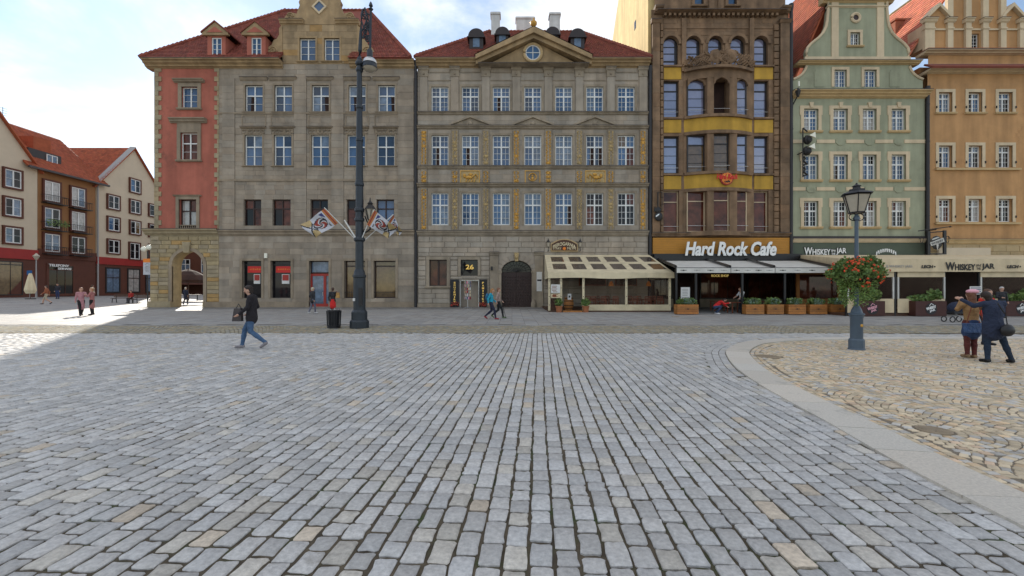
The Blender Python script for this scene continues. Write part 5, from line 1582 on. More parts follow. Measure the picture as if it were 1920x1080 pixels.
b = MB(); b.tube([(oc[0] + .36 * math.cos(a), F - .02, oc[1] + .36 * math.sin(a)) for a in np.linspace(0, 2 * math.pi, 24)], .13, 6); ow = b.build('round_window', 'cream_trim', B4)
b = MB(); b.prism([(oc[0] + .28 * math.cos(a), oc[1] + .28 * math.sin(a)) for a in np.linspace(0, 2 * math.pi, 21)[:-1]], F - .03, F - .01); b.build('pane', 'brown_frame', ow)
cornice(B4, PX(GX - 57), PX(GX + 57), F, PZ(15), PZ(11.5), .12, 'cream_trim', 'gable_band', 1)
cornice(B4, PX(GX - 66), PX(GX + 66), F, PZ(6), PZ(-6), .5, 'ochre_trim', 'gable_cornice', 2, .5)
b = MB(); b.prism([(PX(GX - 60), PZ(-6)), (PX(GX + 60), PZ(-6)), (PX(GX), PZ(-50))], F, F + .4); b.build('gable_top', 'green_plaster', B4)
body(B4, 'rear_wing', 'green_plaster', x0 + .03, x1 - .03, F + .8, F + 13, 0, PZ(172))
# steep roof behind the gable
zr = pz(-30, F + 6); ze = PZ(168)
roof = tiled(B4, [(PX(1483), F + 13, ze), (PX(1483), F + .45, ze), (PX(GX), F + .45, zr), (PX(GX), F + 13, zr)], 'roof_orange', tw=.25, th=.36)
tiled(B4, [(PX(1736), F + .45, ze), (PX(1736), F + 13, ze), (PX(GX), F + 13, zr), (PX(GX), F + .45, zr)], 'roof_orange', tiles=False)
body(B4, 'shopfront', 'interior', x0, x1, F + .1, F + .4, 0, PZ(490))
t = thing('bar_sign', 'white and black whiskey bar lettering on the dark green fascia', 'sign', (PX(1547), F - .1, PZ(478)))
for yy_, mt_, bo_, dd_ in ((F - .02, 'black_print', .06, .05), (F - .05, 'white_print', .02, 0)):
    for s_, a, c, za, zb in (('W', 1507, 1522, 478, 464), ('HISKEY', 1522.5, 1556, 478, 467), ('IN', 1558, 1565, 472, 468), ('THE', 1558, 1565, 478, 474), ('JAR', 1567, 1586, 478, 465)):
        text(t, 'lettering' if not dd_ else 'lettering_backing', s_, PX(a) - dd_, PX(c) + dd_, PZ(za) - dd_, PZ(zb) + dd_, yy_, mt_, .03, 0, bo_)
t = thing('arched_bar_sign', 'small arched white lettering right of the bar sign', 'sign', (PX(1662), F - .1, PZ(478)))
for k in range(10):
    u = PX(1643 + k * 3.9); zc_ = PZ(479) + .3 * (1 - ((k - 4.5) / 4.8) ** 2); b = MB(); l_ = rr(-.03, .03)
    b.prism([(u - .03 + l_, zc_), (u + .05 + l_, zc_), (u + .07 - l_, zc_ + .3), (u - .06 - l_, zc_ + .3)], F - .06, F - .02); b.build('letter', 'white_print', t)
downpipe(PX(1481.5), 0, PZ(12), F - .14, 'dark rainwater pipe between the brown cafe house and the green house', .15)
downpipe(PX(1736.5), 0, PZ(166), F - .14, 'dark rainwater pipe between the green house and the orange house', .15)

# ================================================================== orange house
x0, x1 = PX(1739), PX(2090)
B5 = thing('orange_house', 'orange plastered house with cream window frames and pilastered gable', 'building', ((x0 + x1) / 2, F, 0))
gl = [(1759.5, 1785), (1815, 1841), (1871.5, 1898), (1928, 1954), (1985, 2011), (2041, 2067)]
gr_ = [(173, 211), (273, 314), (373, 416)]
ops = [(PX(a), PX(c), PZ(zb), PZ(za)) for za, zb in gr_ for a, c in gl]
wall(B5, 'front', 'orange_plaster', x0, x1, PZ(452), PZ(136), F, ops, .4)
gcr = [(PX(1760), PX(1800), 0, PZ(465)), (PX(1870), PX(1905), 0, PZ(480)), (PX(1960), PX(2040), 0, PZ(470))]
wall(B5, 'ground_front', 'cream_stone', x0, x1, 0, PZ(452), F, [], .3)
pieces(B5, ashlar_blocks(x0, x1, .4, PZ(460), [], .55, 1.2, .03), F, .05, 'cream_stone', 'base_block', tintf=lambda r: tintv(.08, .03), cham=.015)
strip(B5, 'awning_box', 'beige_plaster', PX(1755), PX(1852), PZ(480), PZ(465), F, .25)
cornice(B5, x0, x1, F, PZ(458), PZ(449), .24, 'ochre_trim', 'belt_cornice', 2)
for ri, (za, zb) in enumerate(gr_):
    for ci, (a, c) in enumerate(gl):
        o = (PX(a), PX(c), PZ(zb), PZ(za))
        w = window(B5, *o, F, 'cross', pane=['pane_net', 'pane_sky', 'pane_dark'] if ri < 2 else ['pane_curtain', 'pane_dark', 'pane_room'], grid=(2, 1 if ri == 0 else 2, 3), rec=.3, transom=.72 if ri < 2 else .68, mull=.12, fw=.1)
        surround(w, *o, F, 'cream_trim', .26, .06, .16 if ri == 0 else 0, sill_mat='ochre_trim')
        b = MB()
        for sg in (-1, 1): b.box((o[0] - .26 if sg < 0 else o[1] + .2), (o[0] - .2 if sg < 0 else o[1] + .26), F - .14, F - .05, o[2] + .35, o[2] + .55)
        b.build('shutter_catch', 'black_iron', w)
for y in (317.5, 419):
    for k in range(2):
        strip(B5, 'sill_band', 'ochre_trim', PX(1752 + 169.5 * k), PX(1911 + 169.5 * k), PZ(y + 2), PZ(y - 1.5), F, .2)
cornice(B5, PX(1733), x1, F, PZ(139), pz(125, F - .84), .8, 'cream_trim', 'main_cornice', 3, .6)
tiled(B5, [(PX(1731), F - .95, pz(124, F - .95)), (x1, F - .95, pz(124, F - .95)), (x1, F + .1, PZ(119)), (PX(1735), F + .1, PZ(119))], 'roof_tile', tiles=False, name='skirt_roof')
wall(B5, 'attic_band', 'orange_plaster', PX(1740), x1, PZ(120), PZ(102), F, [])
cornice(B5, PX(1728), x1, F, PZ(104), pz(91.5, F - .64), .6, 'cream_trim', 'attic_cornice', 2, .6)
cap = MB(); cap.box(PX(1728), x1, F - .68, F + .2, pz(91.5, F - .64) + .036, pz(91.5, F - .64) + .09); cap.build('cornice_cap', 'brick_red', B5)
# gable with pilasters and little pediments
gop = (PX(1818), PX(1836), PZ(90), PZ(63))
wall(B5, 'gable_front', 'orange_plaster', PX(1732), PX(1922), PZ(100), PZ(38), F, [gop], .3)
wall(B5, 'gable_front', 'orange_plaster', PX(1776), PX(1882), PZ(38), PZ(-40), F, [])
w = window(B5, *gop, F, 'one', 'white_frame', 'pane_dark', grid=(3, 1, 4), rec=.22, fw=.06)
for k, a in enumerate((1739.5, 1778, 1812, 1844, 1877, 1912.5)):
    hw = 9 if k in (0,) else 5.2
    zt = PZ(38) if k in (0, 5) else PZ(-40)
    strip(B5, 'gable_pilaster', 'cream_trim', PX(a - hw), PX(a + hw), PZ(98), zt, F, .22)
    cornice(B5, PX(a - hw - 3), PX(a + hw + 3), F - .2, PZ(45), PZ(38), .22, 'cream_trim', 'gable_capital', 2)
    strip(B5, 'gable_capital', 'cream_trim', PX(a - hw - 1), PX(a + hw + 1), PZ(57), PZ(54), F, .28)
strip(B5, 'gable_band', 'cream_trim', PX(1732), PX(1922), PZ(57.5), PZ(54.5), F, .1)
for c_, hw in ((1757, 23), (1895, 22)):
    b = MB(); b.prism([(PX(c_ - hw), PZ(38)), (PX(c_ + hw), PZ(38)), (PX(c_), PZ(14))], F, F + .3); b.build('gable_pediment', 'orange_plaster', B5)
    b = MB()
    for sg in (-1, 1): b.prism([(PX(c_ + sg * hw), PZ(38)), (PX(c_ + sg * hw), PZ(32)), (PX(c_), PZ(8)), (PX(c_), PZ(15))], F - .3, F + .5)
    b.build('pediment_coping', 'cream_trim', B5)
b = MB(); b.box(PX(1732), PX(1748), F + .02, F + 1.6, PZ(90), PZ(46)); b.build('gable_return', 'cream_trim', B5)
body(B5, 'rear_wing', 'orange_plaster', x0 + .05, x1 - .05, F + .8, F + 13, 0, PZ(118))
# big sunlit roof behind, with a rubble fire wall and chimney
Yr = F + 2.0
rx_l = PX(1690)
tiled(B5, [(PX(1706), F + 16, pz(118, F + 1)), (PX(1706), F + .5, pz(118, F + 1)), (PX(1830), F + .5, pz(-70, F + 1)), (PX(1830), F + 16, pz(-70, F + 1))], 'roof_salmon', tw=.3, th=.4)
roof_x = lambda z: PX(1706) + (z - pz(118, F + 1)) / (pz(-70, F + 1) - pz(118, F + 1)) * (PX(1830) - PX(1706))
b = MB(); Yw = F + 9.5
pts = [(px(1655, Yw), pz(70, Yw)), (px(1760, Yw), pz(70, Yw)), (px(1760, Yw), pz(-60, Yw)), (px(1735, Yw), pz(-22, Yw)), (px(1672, Yw), pz(24, Yw)), (px(1655, Yw), pz(42, Yw))]
b.prism(pts, Yw, Yw + .6); b.build('fire_wall', 'rubble', B5)
zc_ = pz(75, F + 5); xc_ = px(1685, F + 5)
b = MB(); b.box(px(1679, F + 5), px(1697, F + 5), F + 5, F + 6.0, pz(85, F + 5), pz(38, F + 5)); cb = b.build('chimney', 'brick_red', B5)
b = MB(); b.box(px(1677, F + 5), px(1699, F + 5), F + 4.9, F + 6.1, pz(38, F + 5), pz(35, F + 5)); b.build('chimney_cap', 'brick_red', cb)

# ================================================================== side street houses (front on the plane x = -60, facing the square)
XL = 60.0
def LU(x): return XL * FO / (960.0 - x)
def LZ(x, y): return pz(y, LU(x))
def lroot(name, label, u):
    o = thing(name, label, 'building', (-XL, u, hgt(-60)), R(90), off=(u, 0, hgt(-60)))
    return o
def lwin(B, x0_, x1_, y0_, y1_, pane=('pane_net', 'pane_dark', 'pane_dark', 'pane_sky'), mat='shop_brown', t=.2, **k):
    u0, u1 = LU(x0_), LU(x1_); xm = (x0_ + x1_) / 2
    o = (u0 + t, u1 - t, LZ(xm, y1_) + t, LZ(xm, y0_) - t)
    w = window(B, *o, -.22, 'pair', pane=list(pane), grid=(1, 1, 2), rec=.1, fw=.12, mull=.14, **k)
    b = MB()
    for (p, q, r_, s_) in ((o[0] - t, o[0], o[2] - t, o[3] + t), (o[1], o[1] + t, o[2] - t, o[3] + t), (o[0], o[1], o[3], o[3] + t), (o[0], o[1], o[2] - t, o[2])): b.box(p, q, -.24, .02, r_, s_)
    b.build('surround', mat, w)
    return w, o
g0 = hgt(-60)
L1 = lroot('beige_gabled_house', 'beige gabled house with brown window frames at the far left edge', 50)
zE = LZ(70, 315)
ua, ub, uc = LU(-150), LU(70), 50.2
zA = zE + (ub - uc) * 1.23
b = MB(); b.prism([(2 * uc - ub, 3.9), (ub, 3.9), (ub, zE), (uc, zA), (2 * uc - ub, zE)], 0, 12); b.build('wall', 'beige_plaster', L1)
for y0_, y1_ in ((316, 355), (369, 408), (424, 459)):
    lwin(L1, 3, 41, y0_, y1_); lwin(L1, -58, -18, y0_ - 14, y1_ - 9)
b = MB(); b.box(2 * uc - ub, ub, -.15, .1, LZ(40, 486), LZ(40, 467)); b.build('red_fascia', 'shop_red', L1)
b = MB(); b.box(2 * uc - ub, ub, -.02, 11, g0, LZ(40, 486)); b.build('shop_wall', 'shop_brown', L1)
for a, c in ((-70, -10), (-6, 42)):
    w = window(L1, LU(a), LU(c), g0 + .3, LZ(20, 490), -.2, 'tee', 'dark_frame', ['pane_dark', 'pane_amber'], rec=.15, transom=.9, grid=(2, 1, 1), name='shop_window')
for sg in (-1, 1):
    ue = uc + sg * (ub - uc + .5)
    tiled(L1, [(ue, 12, zE - .55), (ue, -.4, zE - .55), (uc, -.4, zA + .05), (uc, 12, zA + .05)] if sg < 0 else [(ue, -.4, zE - .55), (ue, 12, zE - .55), (uc, 12, zA + .05), (uc, -.4, zA + .05)], 'roof_orange', tiles=sg < 0)
L2 = lroot('balcony_house', 'ochre brown house with iron balconies, orange roof and dormer', 60)
u0, u1 = LU(70.5), LU(179)
b = MB(); b.box(u0, u1, 0, 11, LZ(100, 480), zE); b.build('wall', 'brown_plaster', L2)
b = MB(); b.box(u0, u1, -.02, 11, g0, LZ(100, 470)); b.build('shop_wall', 'shop_brown', L2)
b = MB(); b.box(u0, u1, -.15, .1, LZ(120, 486), LZ(120, 470)); b.build('red_fascia', 'shop_brown', L2)
for a, c, ys_ in ((78, 113, ((338, 380), (388, 430), (436, 475))), (129, 160, ((350, 390), (395, 435), (442, 478)))):
    for k, (y0_, y1_) in enumerate(ys_):
        w, o = lwin(L2, a, c, y0_, y1_, ('pane_net', 'pane_curtain', 'pane_dark'))
        bl = MB(); z0 = o[2] - .3; 
        bl.box(o[0] - .3, o[1] + .5, -.8, -.02, z0 - .1, z0)
        for q in np.linspace(o[0] - .3, o[1] + .5, 12): bl.tube([(q, -.78, z0), (q, -.78, z0 + .95)], .02, 5)
        bl.tube([(o[0] - .3, -.78, z0 + .95), (o[1] + .5, -.78, z0 + .95)], .035, 6)
        for e in (o[0] - .3, o[1] + .5): bl.tube([(e, -.78, z0 + .95), (e, -.02, z0 + .95)], .03, 6)
        balc = bl.build('balcony', 'black_iron', w)
        if (a, k) in ((78, 1),):
            lf = MB()
            for i in range(160):
                p = Vector((rr(o[0] - .4, o[1] + .6), -.8 + rr(-.25, .15), z0 + rr(.45, 1.25))); s_ = rr(.08, .16)
                lf.poly([p, p + Vector((s_, 0, s_ * .4)), p + Vector((s_ * .6, -.03, s_)), p + Vector((-s_ * .3, 0, s_ * .8))], 0, tintv(.35, .1))
            lf.build('balcony_plants', 'leaf', balc, kind='stuff')
w = window(L2, LU(86), LU(140), g0 + .1, LZ(110, 494), -.2, 'tee', 'shop_brown', 'pane_dark', rec=.15, transom=.8, grid=(3, 1, 1), fw=.3, name='shop_window')
t = thing('phone_shop_sign', 'white two line lettering over the dark shop window of the balcony house', 'sign', (-XL + .3, LU(110), LZ(110, 505)), R(90), off=(LU(110), -.3, LZ(110, 505)))
text(t, 'lettering', 'TELEFONY', LU(87), LU(125), LZ(105, 500), LZ(105, 495.5), -.3, 'white_print', .05, 0, .03); text(t, 'lettering', 'SERWIS', LU(104), LU(129), LZ(115, 506), LZ(115, 502), -.3, 'white_print', .05, 0, .03)
zR = zE + 6.6
tiled(L2, [(u0 - 1.7, -.7, zE - .1), (u1 + 1.4, -.7, zE - .1), (u1 + 1.4, 6.5, zR), (u0 - 1.7, 6.5, zR)], 'roof_orange')
b = MB(); b.box(u0 - 1.7, u1 + 1.4, -.85, -.6, zE - .3, zE - .05); b.build('gutter', 'lead', L2)
ud0, ud1 = LU(82), LU(126)
b = MB(); b.box(ud0 + .8, ud1, 2.2, 4.5, zE + 1.2, zE + 4.6); cb = b.build('roof_tower', 'roof_orange', L2)
b = MB(); b.box(ud0 - .9, ud1 + .2, 1.0, 2.19, zE + .9, zE + 2.6); dm = b.build('dormer', 'copper_dark', L2)
window(dm, LU(101), LU(121), zE + 1.1, zE + 2.4, .9, 'pair', pane='pane_net', grid=(1, 1, 1), rec=.06, name='dormer_window')
b = MB(); b.tube([(u1 + .25, -.12, g0), (u1 + .25, -.12, zE)], .11, 8); b.build('rain_pipe', 'grey_print', L2)
for q in (LU(50), LU(92)):
    b = MB(); b.tube([(q, 6, zR - 1), (q, 6, zR + 1.7)], .03, 5)
    for k in range(4): b.tube([(q - .5, 6, zR + .6 + k * .3), (q + .5, 6, zR + .7 + k * .3)], .02, 4)
    b.build('roof_aerial', 'black_iron', L2)
L3 = lroot('far_gabled_house', 'beige house with a steep gable next to the corner archway', 70)
u0, u1, um = LU(180), 2 * 70.2 - LU(180), 70.2; zA3 = 23.9
b = MB(); b.prism([(u0, 3.9), (u1, 3.9), (u1, 16.8), (um, zA3), (u0, 16.8)], 0, 14); b.build('wall', 'beige_plaster', L3)
for a, c, y0_, y1_ in ((199, 224, 365, 394), (199, 224, 406, 435), (199, 224, 448, 477), (241, 263, 335, 363), (241, 263, 374, 402), (241, 263, 413, 441), (240, 262, 454, 488), (277, 300, 383, 408), (277, 300, 420, 446), (277, 300, 458, 490)):
    lwin(L3, a, c, y0_, y1_, ('pane_sky', 'pane_dark', 'pane_dark', 'pane_amber'), t=.18)
b = MB(); b.box(u0, u1, -.15, .1, LZ(220, 497), LZ(220, 484)); b.build('red_fascia', 'shop_red', L3)
b = MB(); b.box(u0, u1, -.02, 13, g0, LZ(220, 497)); b.build('shop_wall', 'shop_brown', L3)
for a, c in ((197, 225), (238, 262), (272, 296)):
    window(L3, LU(a), LU(c), g0 + .4, LZ(220, 502), -.2, 'tee', 'dark_frame', ['pane_net', 'pane_curtain'], rec=.15, transom=.6, grid=(2, 1, 1), fw=.2, name='shop_window')
for sg in (-1, 1):
    ue = um + sg * (um - u0 + .5); ze = 16.8 - .55
    tiled(L3, [(ue, 14, ze), (ue, -.35, ze), (um, -.35, zA3 + .05), (um, 14, zA3 + .05)] if sg < 0 else [(ue, -.35, ze), (ue, 14, ze), (um, 14, zA3 + .05), (um, -.35, zA3 + .05)], 'roof_orange', tiles=sg < 0)
b = MB(); b.mesh([(u0 - .4, -.42, 16.4), (um, -.42, zA3 + .15), (um, .55, zA3 + .22), (u0 - .4, .55, 16.5)], [(0, 1, 2, 3)]); b.build('verge_flashing', 'grey_print', L3)
# house at the end of the side street, seen through the archway
L4 = thing('street_end_house', 'dark reddish house seen through the archway', 'building', (-60, 82, 0))
b = MB(); b.box(-78, -42, 82, 90, 0, 13); b.build('wall', 'shop_brown', L4)
for k in range(9):
    for j in range(3):
        xx = -76 + k * 3.7; o = (xx, xx + 1.6, 4.6 + j * 3.5, 7.0 + j * 3.5); window(L4, *o, 81.9, 'cross', pane=['pane_net', 'pane_dark'], grid=(1, 1, 1), rec=.02)
b = MB(); b.box(-78, -42, 81.7, 82.0, 3.2, 4.0); b.build('red_fascia', 'shop_red', L4)
b = MB(); b.mesh([(-70, 81.8, 3.3), (-50, 81.8, 3.3), (-50, 78.5, 2.3), (-70, 78.5, 2.3)], [(0, 1, 2, 3)]); b.build('awning', 'shop_brown', L4)
xq, yq = px(353, 56), 56.0
t = thing('street_parasol', 'large dark red parasol seen through the archway', 'parasol', (xq, yq, .2))
b = MB(); b.tube([(xq, yq, 0), (xq, yq, 4.2)], .06, 8); b.build('pole', 'wood_dark', t)
b = MB(); b.lathe((xq, yq, 2.7), [(2.6, -.35), (2.6, 0), (1.8, .62), (.9, 1.1), (.05, 1.4)], 12); b.build('canopy', 'interior_warm', t)
for k in range(3):
    o_ = (px(338 + k * 16, 58), 58.0); tt = thing('cafe_table', 'dark cafe table under the street parasol, %s one' % ('left', 'middle', 'right')[k], 'table', (o_[0], o_[1], .1), group='tables under the street parasol')
    b = MB(); b.lathe((o_[0], o_[1], .8), [(.5, 0), (.5, .05)], 14); b.build('table_top', 'wood_dark', tt); b = MB(); b.tube([(o_[0], o_[1], .05), (o_[0], o_[1], .8)], .06, 6); b.build('leg', 'black_iron', tt); b = MB(); b.lathe((o_[0], o_[1], 0.0), [(.35, 0), (.35, .06)], 12); b.build('foot', 'black_iron', tt)
# ================================================================== terraces
def quadP(A, B_, C, D):      # bilinear patch
    A, B_, C, D = map(Vector, (A, B_, C, D))
    return lambda u, v: (A * (1 - u) + B_ * u) * (1 - v) + (D * (1 - u) + C * u) * v
# --- cream dumpling restaurant pavilion
YT = 31.4; sT = FO / YT
T1 = thing('dining_pavilion', 'cream canvas dining pavilion with roof windows in front of the palace', 'pavilion', (px(1143, YT), YT, 0))
P = quadP((px(1027, YT), YT - .15, 2.78), (px(1263, YT), YT - .15, 2.78), (PX(1216), F - .12, PZ(478)), (PX(1021), F - .12, PZ(478)))
us = [0]; 
for i in range(6): us += [(i + .24) / 6.1 + .012, (i + .92) / 6.1 + .012]
us.append(1)
vs_ = [0, .16, .44, .56, .86, 1]
cv = MB(); panes = []
for i in range(len(us) - 1):
    for j in range(len(vs_) - 1):
        q = [P(us[i], vs_[j]), P(us[i + 1], vs_[j]), P(us[i + 1], vs_[j + 1]), P(us[i], vs_[j + 1])]
        if i % 2 == 1 and j in (1, 3): panes.append(q)
        else:
            sag = Vector((0, 0, 0))
            cv.poly(q); cv.poly([p - Vector((0, 0, .03)) for p in q[::-1]])
can = cv.build('canopy', 'awning_cream', T1)
for q in panes:
    b = MB(); b.poly([p - Vector((0, 0, .012)) for p in q]); b.poly([p - Vector((0, 0, .022)) for p in q[::-1]]); b.build('roof_pane', 'roof_film', can)
b = MB(); n_ = 60
for i in range(n_):
    u0, u1 = i / n_, (i + 1) / n_
    w0, w1 = [.05 * math.sin(u * 9) * math.sin(u * math.pi) for u in (u0, u1)]
    a, c = P(u0, 0), P(u1, 0)
    for y in (0, .025):
        b.poly([(a.x, a.y - .03 + w0 * .4 + y, 2.40 + w0), (c.x, c.y - .03 + w1 * .4 + y, 2.40 + w1), (c.x, c.y + y, 2.80), (a.x, a.y + y, 2.80)])
b.build('valance', 'awning_cream', T1)
b = MB()
for side in (0, 1):
    a, c = P(side, 0), P(side, 1)
    b.poly([(a.x, a.y, 2.4), (c.x, c.y, 2.4), c, a])
b.build('side_gusset', 'awning_cream', T1)
for c_ in (1030, 1052, 1094, 1174.5, 1256):
    x = px(c_, YT); b = MB(); b.box(x - .075, x + .075, YT, YT + .12, .1, 2.6); po = b.build('post', 'awning_cream', T1)
    b = MB()
    for q in (.5, 1.1, 1.7, 2.2): b.ball((x, YT - .005, q), .03, 6)
    b.build('toggle', 'black_iron', po)
for c_ in (1030, 1256):
    x = px(c_, YT); x2 = PX(1022) if c_ < 1100 else PX(1215)
    b = MB(); b.poly([(x, YT + .15, .1), (x2, F - .2, .1), (x2, F - .2, 2.5), (x, YT + .15, 2.5)]); b.poly([(x + .02, YT + .15, 2.5), (x2 + .02, F - .2, 2.5), (x2 + .02, F - .2, .1), (x + .02, YT + .15, .1)]); b.build('side_curtain', 'clear_film', T1)
for a, c in ((1096, 1172.5), (1176.5, 1254)):
    xa_, xb_ = px(a, YT), px(c, YT)
    b = MB(); b.box(xa_, xb_, YT + .04, YT + .08, .1, .52); b.tube([(xa_ + .05, YT + .03, .5), (xa_ + .9, YT + .03, .14)], .012, 4); b.build('skirt_panel', 'awning_cream', T1)
    b = MB(); b.box(xa_, xb_, YT + .05, YT + .06, .52, 2.5); b.build('film_window', 'clear_film', T1)
xa_, xb_ = px(1032, YT), px(1050, YT)
b = MB(); b.box(xa_, xb_, YT + .05, YT + .06, .6, 2.5); b.build('film_window', 'clear_film', T1)
b = MB(); b.box(xa_ + .02, xb_ - .02, YT + .2, YT + .26, .1, .95); b.build('door_panel', 'wood_dark', T1)
b = MB(); b.box(px(1029, YT), px(1258, YT), YT - .05, F - .25, .0, .1); b.build('platform', 'wood_dark', T1)
b = MB(); b.box(px(1054, YT), px(1090, YT), YT - .5, YT - .06, 0, .11); b.build('step', 'wood_planter', T1)
for k, (z0, z1) in enumerate(((1.35, 1.95), (1.0, 1.3))):
    t = thing('menu_board', ('upper' if k == 0 else 'lower') + ' pale menu board left of the pavilion doorway', 'menu board', (px(1041, YT), YT - .1, z0))
    b = MB(); b.box(px(1033, YT), px(1050, YT), YT - .06, YT - .02, z0, z1); b.build('panel', 'paper' if k == 0 else 'awning_tan', t)
    b = MB()
    for q in range(5): b.box(px(1034, YT) + rr(0, .1), px(1048, YT) - rr(0, .2), YT - .065, YT - .06, z0 + .06 + q * (z1 - z0 - .1) / 5, z0 + .1 + q * (z1 - z0 - .1) / 5)
    b.build('print', 'wood_chair', t)
# barrel in the doorway with a notice on it
bx_, by_ = px(1065, 33), 32.6
t = thing('oak_barrel', 'brown wooden barrel with white notice in the pavilion doorway', 'barrel', (bx_, by_, .1))
b = MB(); b.lathe((bx_, by_, .1), [(.27, 0), (.34, .25), (.37, .45), (.34, .68), (.27, .92), (.24, .92)], 18); b.build('staves', 'wood_planter', t, smooth=True)
for q in (.1, .3, .62, .82): b = MB(); b.lathe((bx_, by_, .1 + q), [(.31 + .065 * math.sin(q / .92 * math.pi), 0), (.32 + .065 * math.sin(q / .92 * math.pi), .05)], 18); b.build('hoop', 'black_iron', t)
t = thing('barrel_notice', 'white notice card on the barrel in the doorway', 'notice', (bx_, by_ - .42, .7))
b = MB(); b.box(bx_ - .13, bx_ + .13, by_ - .44, by_ - .42, .85, 1.28); b.build('card', 'paper', t); b = MB(); b.box(bx_ - .06, bx_ + .06, by_ - .446, by_ - .44, 1.0, 1.15); b.build('print', 'black_print', t)
# chairs and tables inside
def chair_proto():
    t = thing('wooden_chair', 'x', 'chair', (0, 0, 0), local=True, group='chairs in the dining pavilion')
    b = MB(); b.box(-.21, .21, -.21, .21, .43, .47); b.build('seat', 'wood_chair', t)
    for sx in (-1, 1):
        b = MB(); b.tube([(sx * .19, .19, 0), (sx * .18, .2, .45), (sx * .19, .27, .95)], .024, 6); b.build('back_leg', 'wood_chair', t)
        b = MB(); b.tube([(sx * .2, -.2, 0), (sx * .18, -.18, .44)], .024, 6); b.build('leg', 'wood_chair', t)
    for z in (.62, .78, .92): b = MB(); b.box(-.19, .19, .225 + (z - .62) * .12, .25 + (z - .62) * .12, z, z + .07); b.build('back_slat', 'wood_chair', t)
    return t
spots = []
fx = [px(1108, 33), px(1128, 33), px(1150, 33), px(1190, 33), px(1212, 33), px(1236, 33)]
cp = chair_proto()
for i, x in enumerate(fx):
    for j, (dy_, rz) in enumerate(((0, R(170)), (1.55, R(8)))):
        nm = ('nearest' if j == 0 else 'farther')
        o = cp if (i == 0 and j == 0) else dup(cp, (0, 0, 0))
        o.location = (x + rr(-.1, .1), 32.6 + dy_, .1); o.rotation_euler = (0, 0, rz + rr(-.5, .5))
        o['label'] = '%s red brown wooden chair in the pavilion, %s from the left' % ('front row' if j == 0 else 'back row', ('first', 'second', 'third', 'fourth', 'fifth', 'sixth')[i])
def table_proto(name, label, mat='wood_chair'):
    t = thing(name, label, 'table', (0, 0, 0), local=True, group='tables in the dining pavilion')
    b = MB(); b.box(-.4, .4, -.4, .4, .7, .745); b.build('table_top', mat, t)
    for sx in (-1, 1):
        for sy in (-1, 1): b = MB(); b.box(sx * .34 - .03, sx * .34 + .03, sy * .34 - .03, sy * .34 + .03, 0, .7); b.build('leg', mat, t)
    return t
tp = table_proto('dining_table', 'x')
for i, x in enumerate(fx):
    o = tp if i == 0 else dup(tp, (0, 0, 0)); o.location = (x, 33.35, .1); o['label'] = 'square dining table in the pavilion, %s from the left' % ('first', 'second', 'third', 'fourth', 'fifth', 'sixth')[i]
for i, (c_, w_) in enumerate(((1113, 1.2), (1168, .55), (1185, .6))):
    x = px(c_, 38.5); t = thing('framed_picture', 'framed picture on the wall inside the pavilion, %s from the left' % ('first', 'second', 'third')[i], 'picture', (x, F - .1, 2))
    b = MB(); b.box(x - w_, x + w_, F - .16, F - .12, 1.9, 2.7); b.build('frame', 'wood_chair', t); b = MB(); b.box(x - w_ + .08, x + w_ - .08, F - .17, F - .16, 1.98, 2.62); b.build('picture', 'interior_warm', t)
for i, c_ in enumerate((1146, 1216)):
    x = px(c_, 34.5); t = thing('pendant_lamp', 'orange pendant lamp in the pavilion, %s one' % ('left', 'right')[i], 'lamp', (x, 34.5, 2.0), group='pendant lamps in the pavilion')
    b = MB(); b.tube([(x, 34.5, 2.2), (x, 34.5, 3.3)], .012, 5); b.build('cord', 'black_iron', t); b = MB(); b.lathe((x, 34.5, 1.85), [(.2, 0), (.17, .2), (.06, .38)], 12); b.build('lamp_shade', 'orange_print', t, smooth=True)
# pots by the doorway
def leafball(mb, c, r, n, s0, s1, m=0, up=0.3):
    for i in range(n):
        d = Vector((rr(-1, 1), rr(-1, 1), rr(-1, 1)))
        if d.length > 1 or d.length < .05: d = d.normalized() * rr(.4, 1) if d.length > 0 else Vector((0, 0, 1))
        p = Vector(c) + Vector((d.x * r[0], d.y * r[1], d.z * r[2])); s_ = rr(s0, s1)
        a = Vector((rr(-1, 1), rr(-1, 1), rr(-.3, 1) + up)).normalized(); q = a.cross(Vector((rr(-1, 1), rr(-1, 1), rr(-1, 1)))).normalized() * .4
        mb.poly([p, p + (a * .5 + q) * s_, p + a * s_, p + (a * .5 - q) * s_], m, tintv(.35, .12))
for k, c_ in enumerate((1048, 1098)):
    x, y = px(c_, YT - .4), YT - .45
    t = thing('terracotta_pot', 'terracotta pot with green plant %s the pavilion step' % ('left of', 'right of')[k], 'plant pot', (x, y, 0), group='pots beside the pavilion step')
    b = MB(); b.lathe((x, y, 0), [(.19, 0), (.23, .36), (.26, .37), (.26, .44), (.2, .44), (.2, .40)], 14); b.build('pot', 'terracotta', t)
    b = MB(); leafball(b, (x, y, .66), (.3, .28, .26), 220, .1, .2); b.build('foliage', 'leaf', t, kind='stuff')
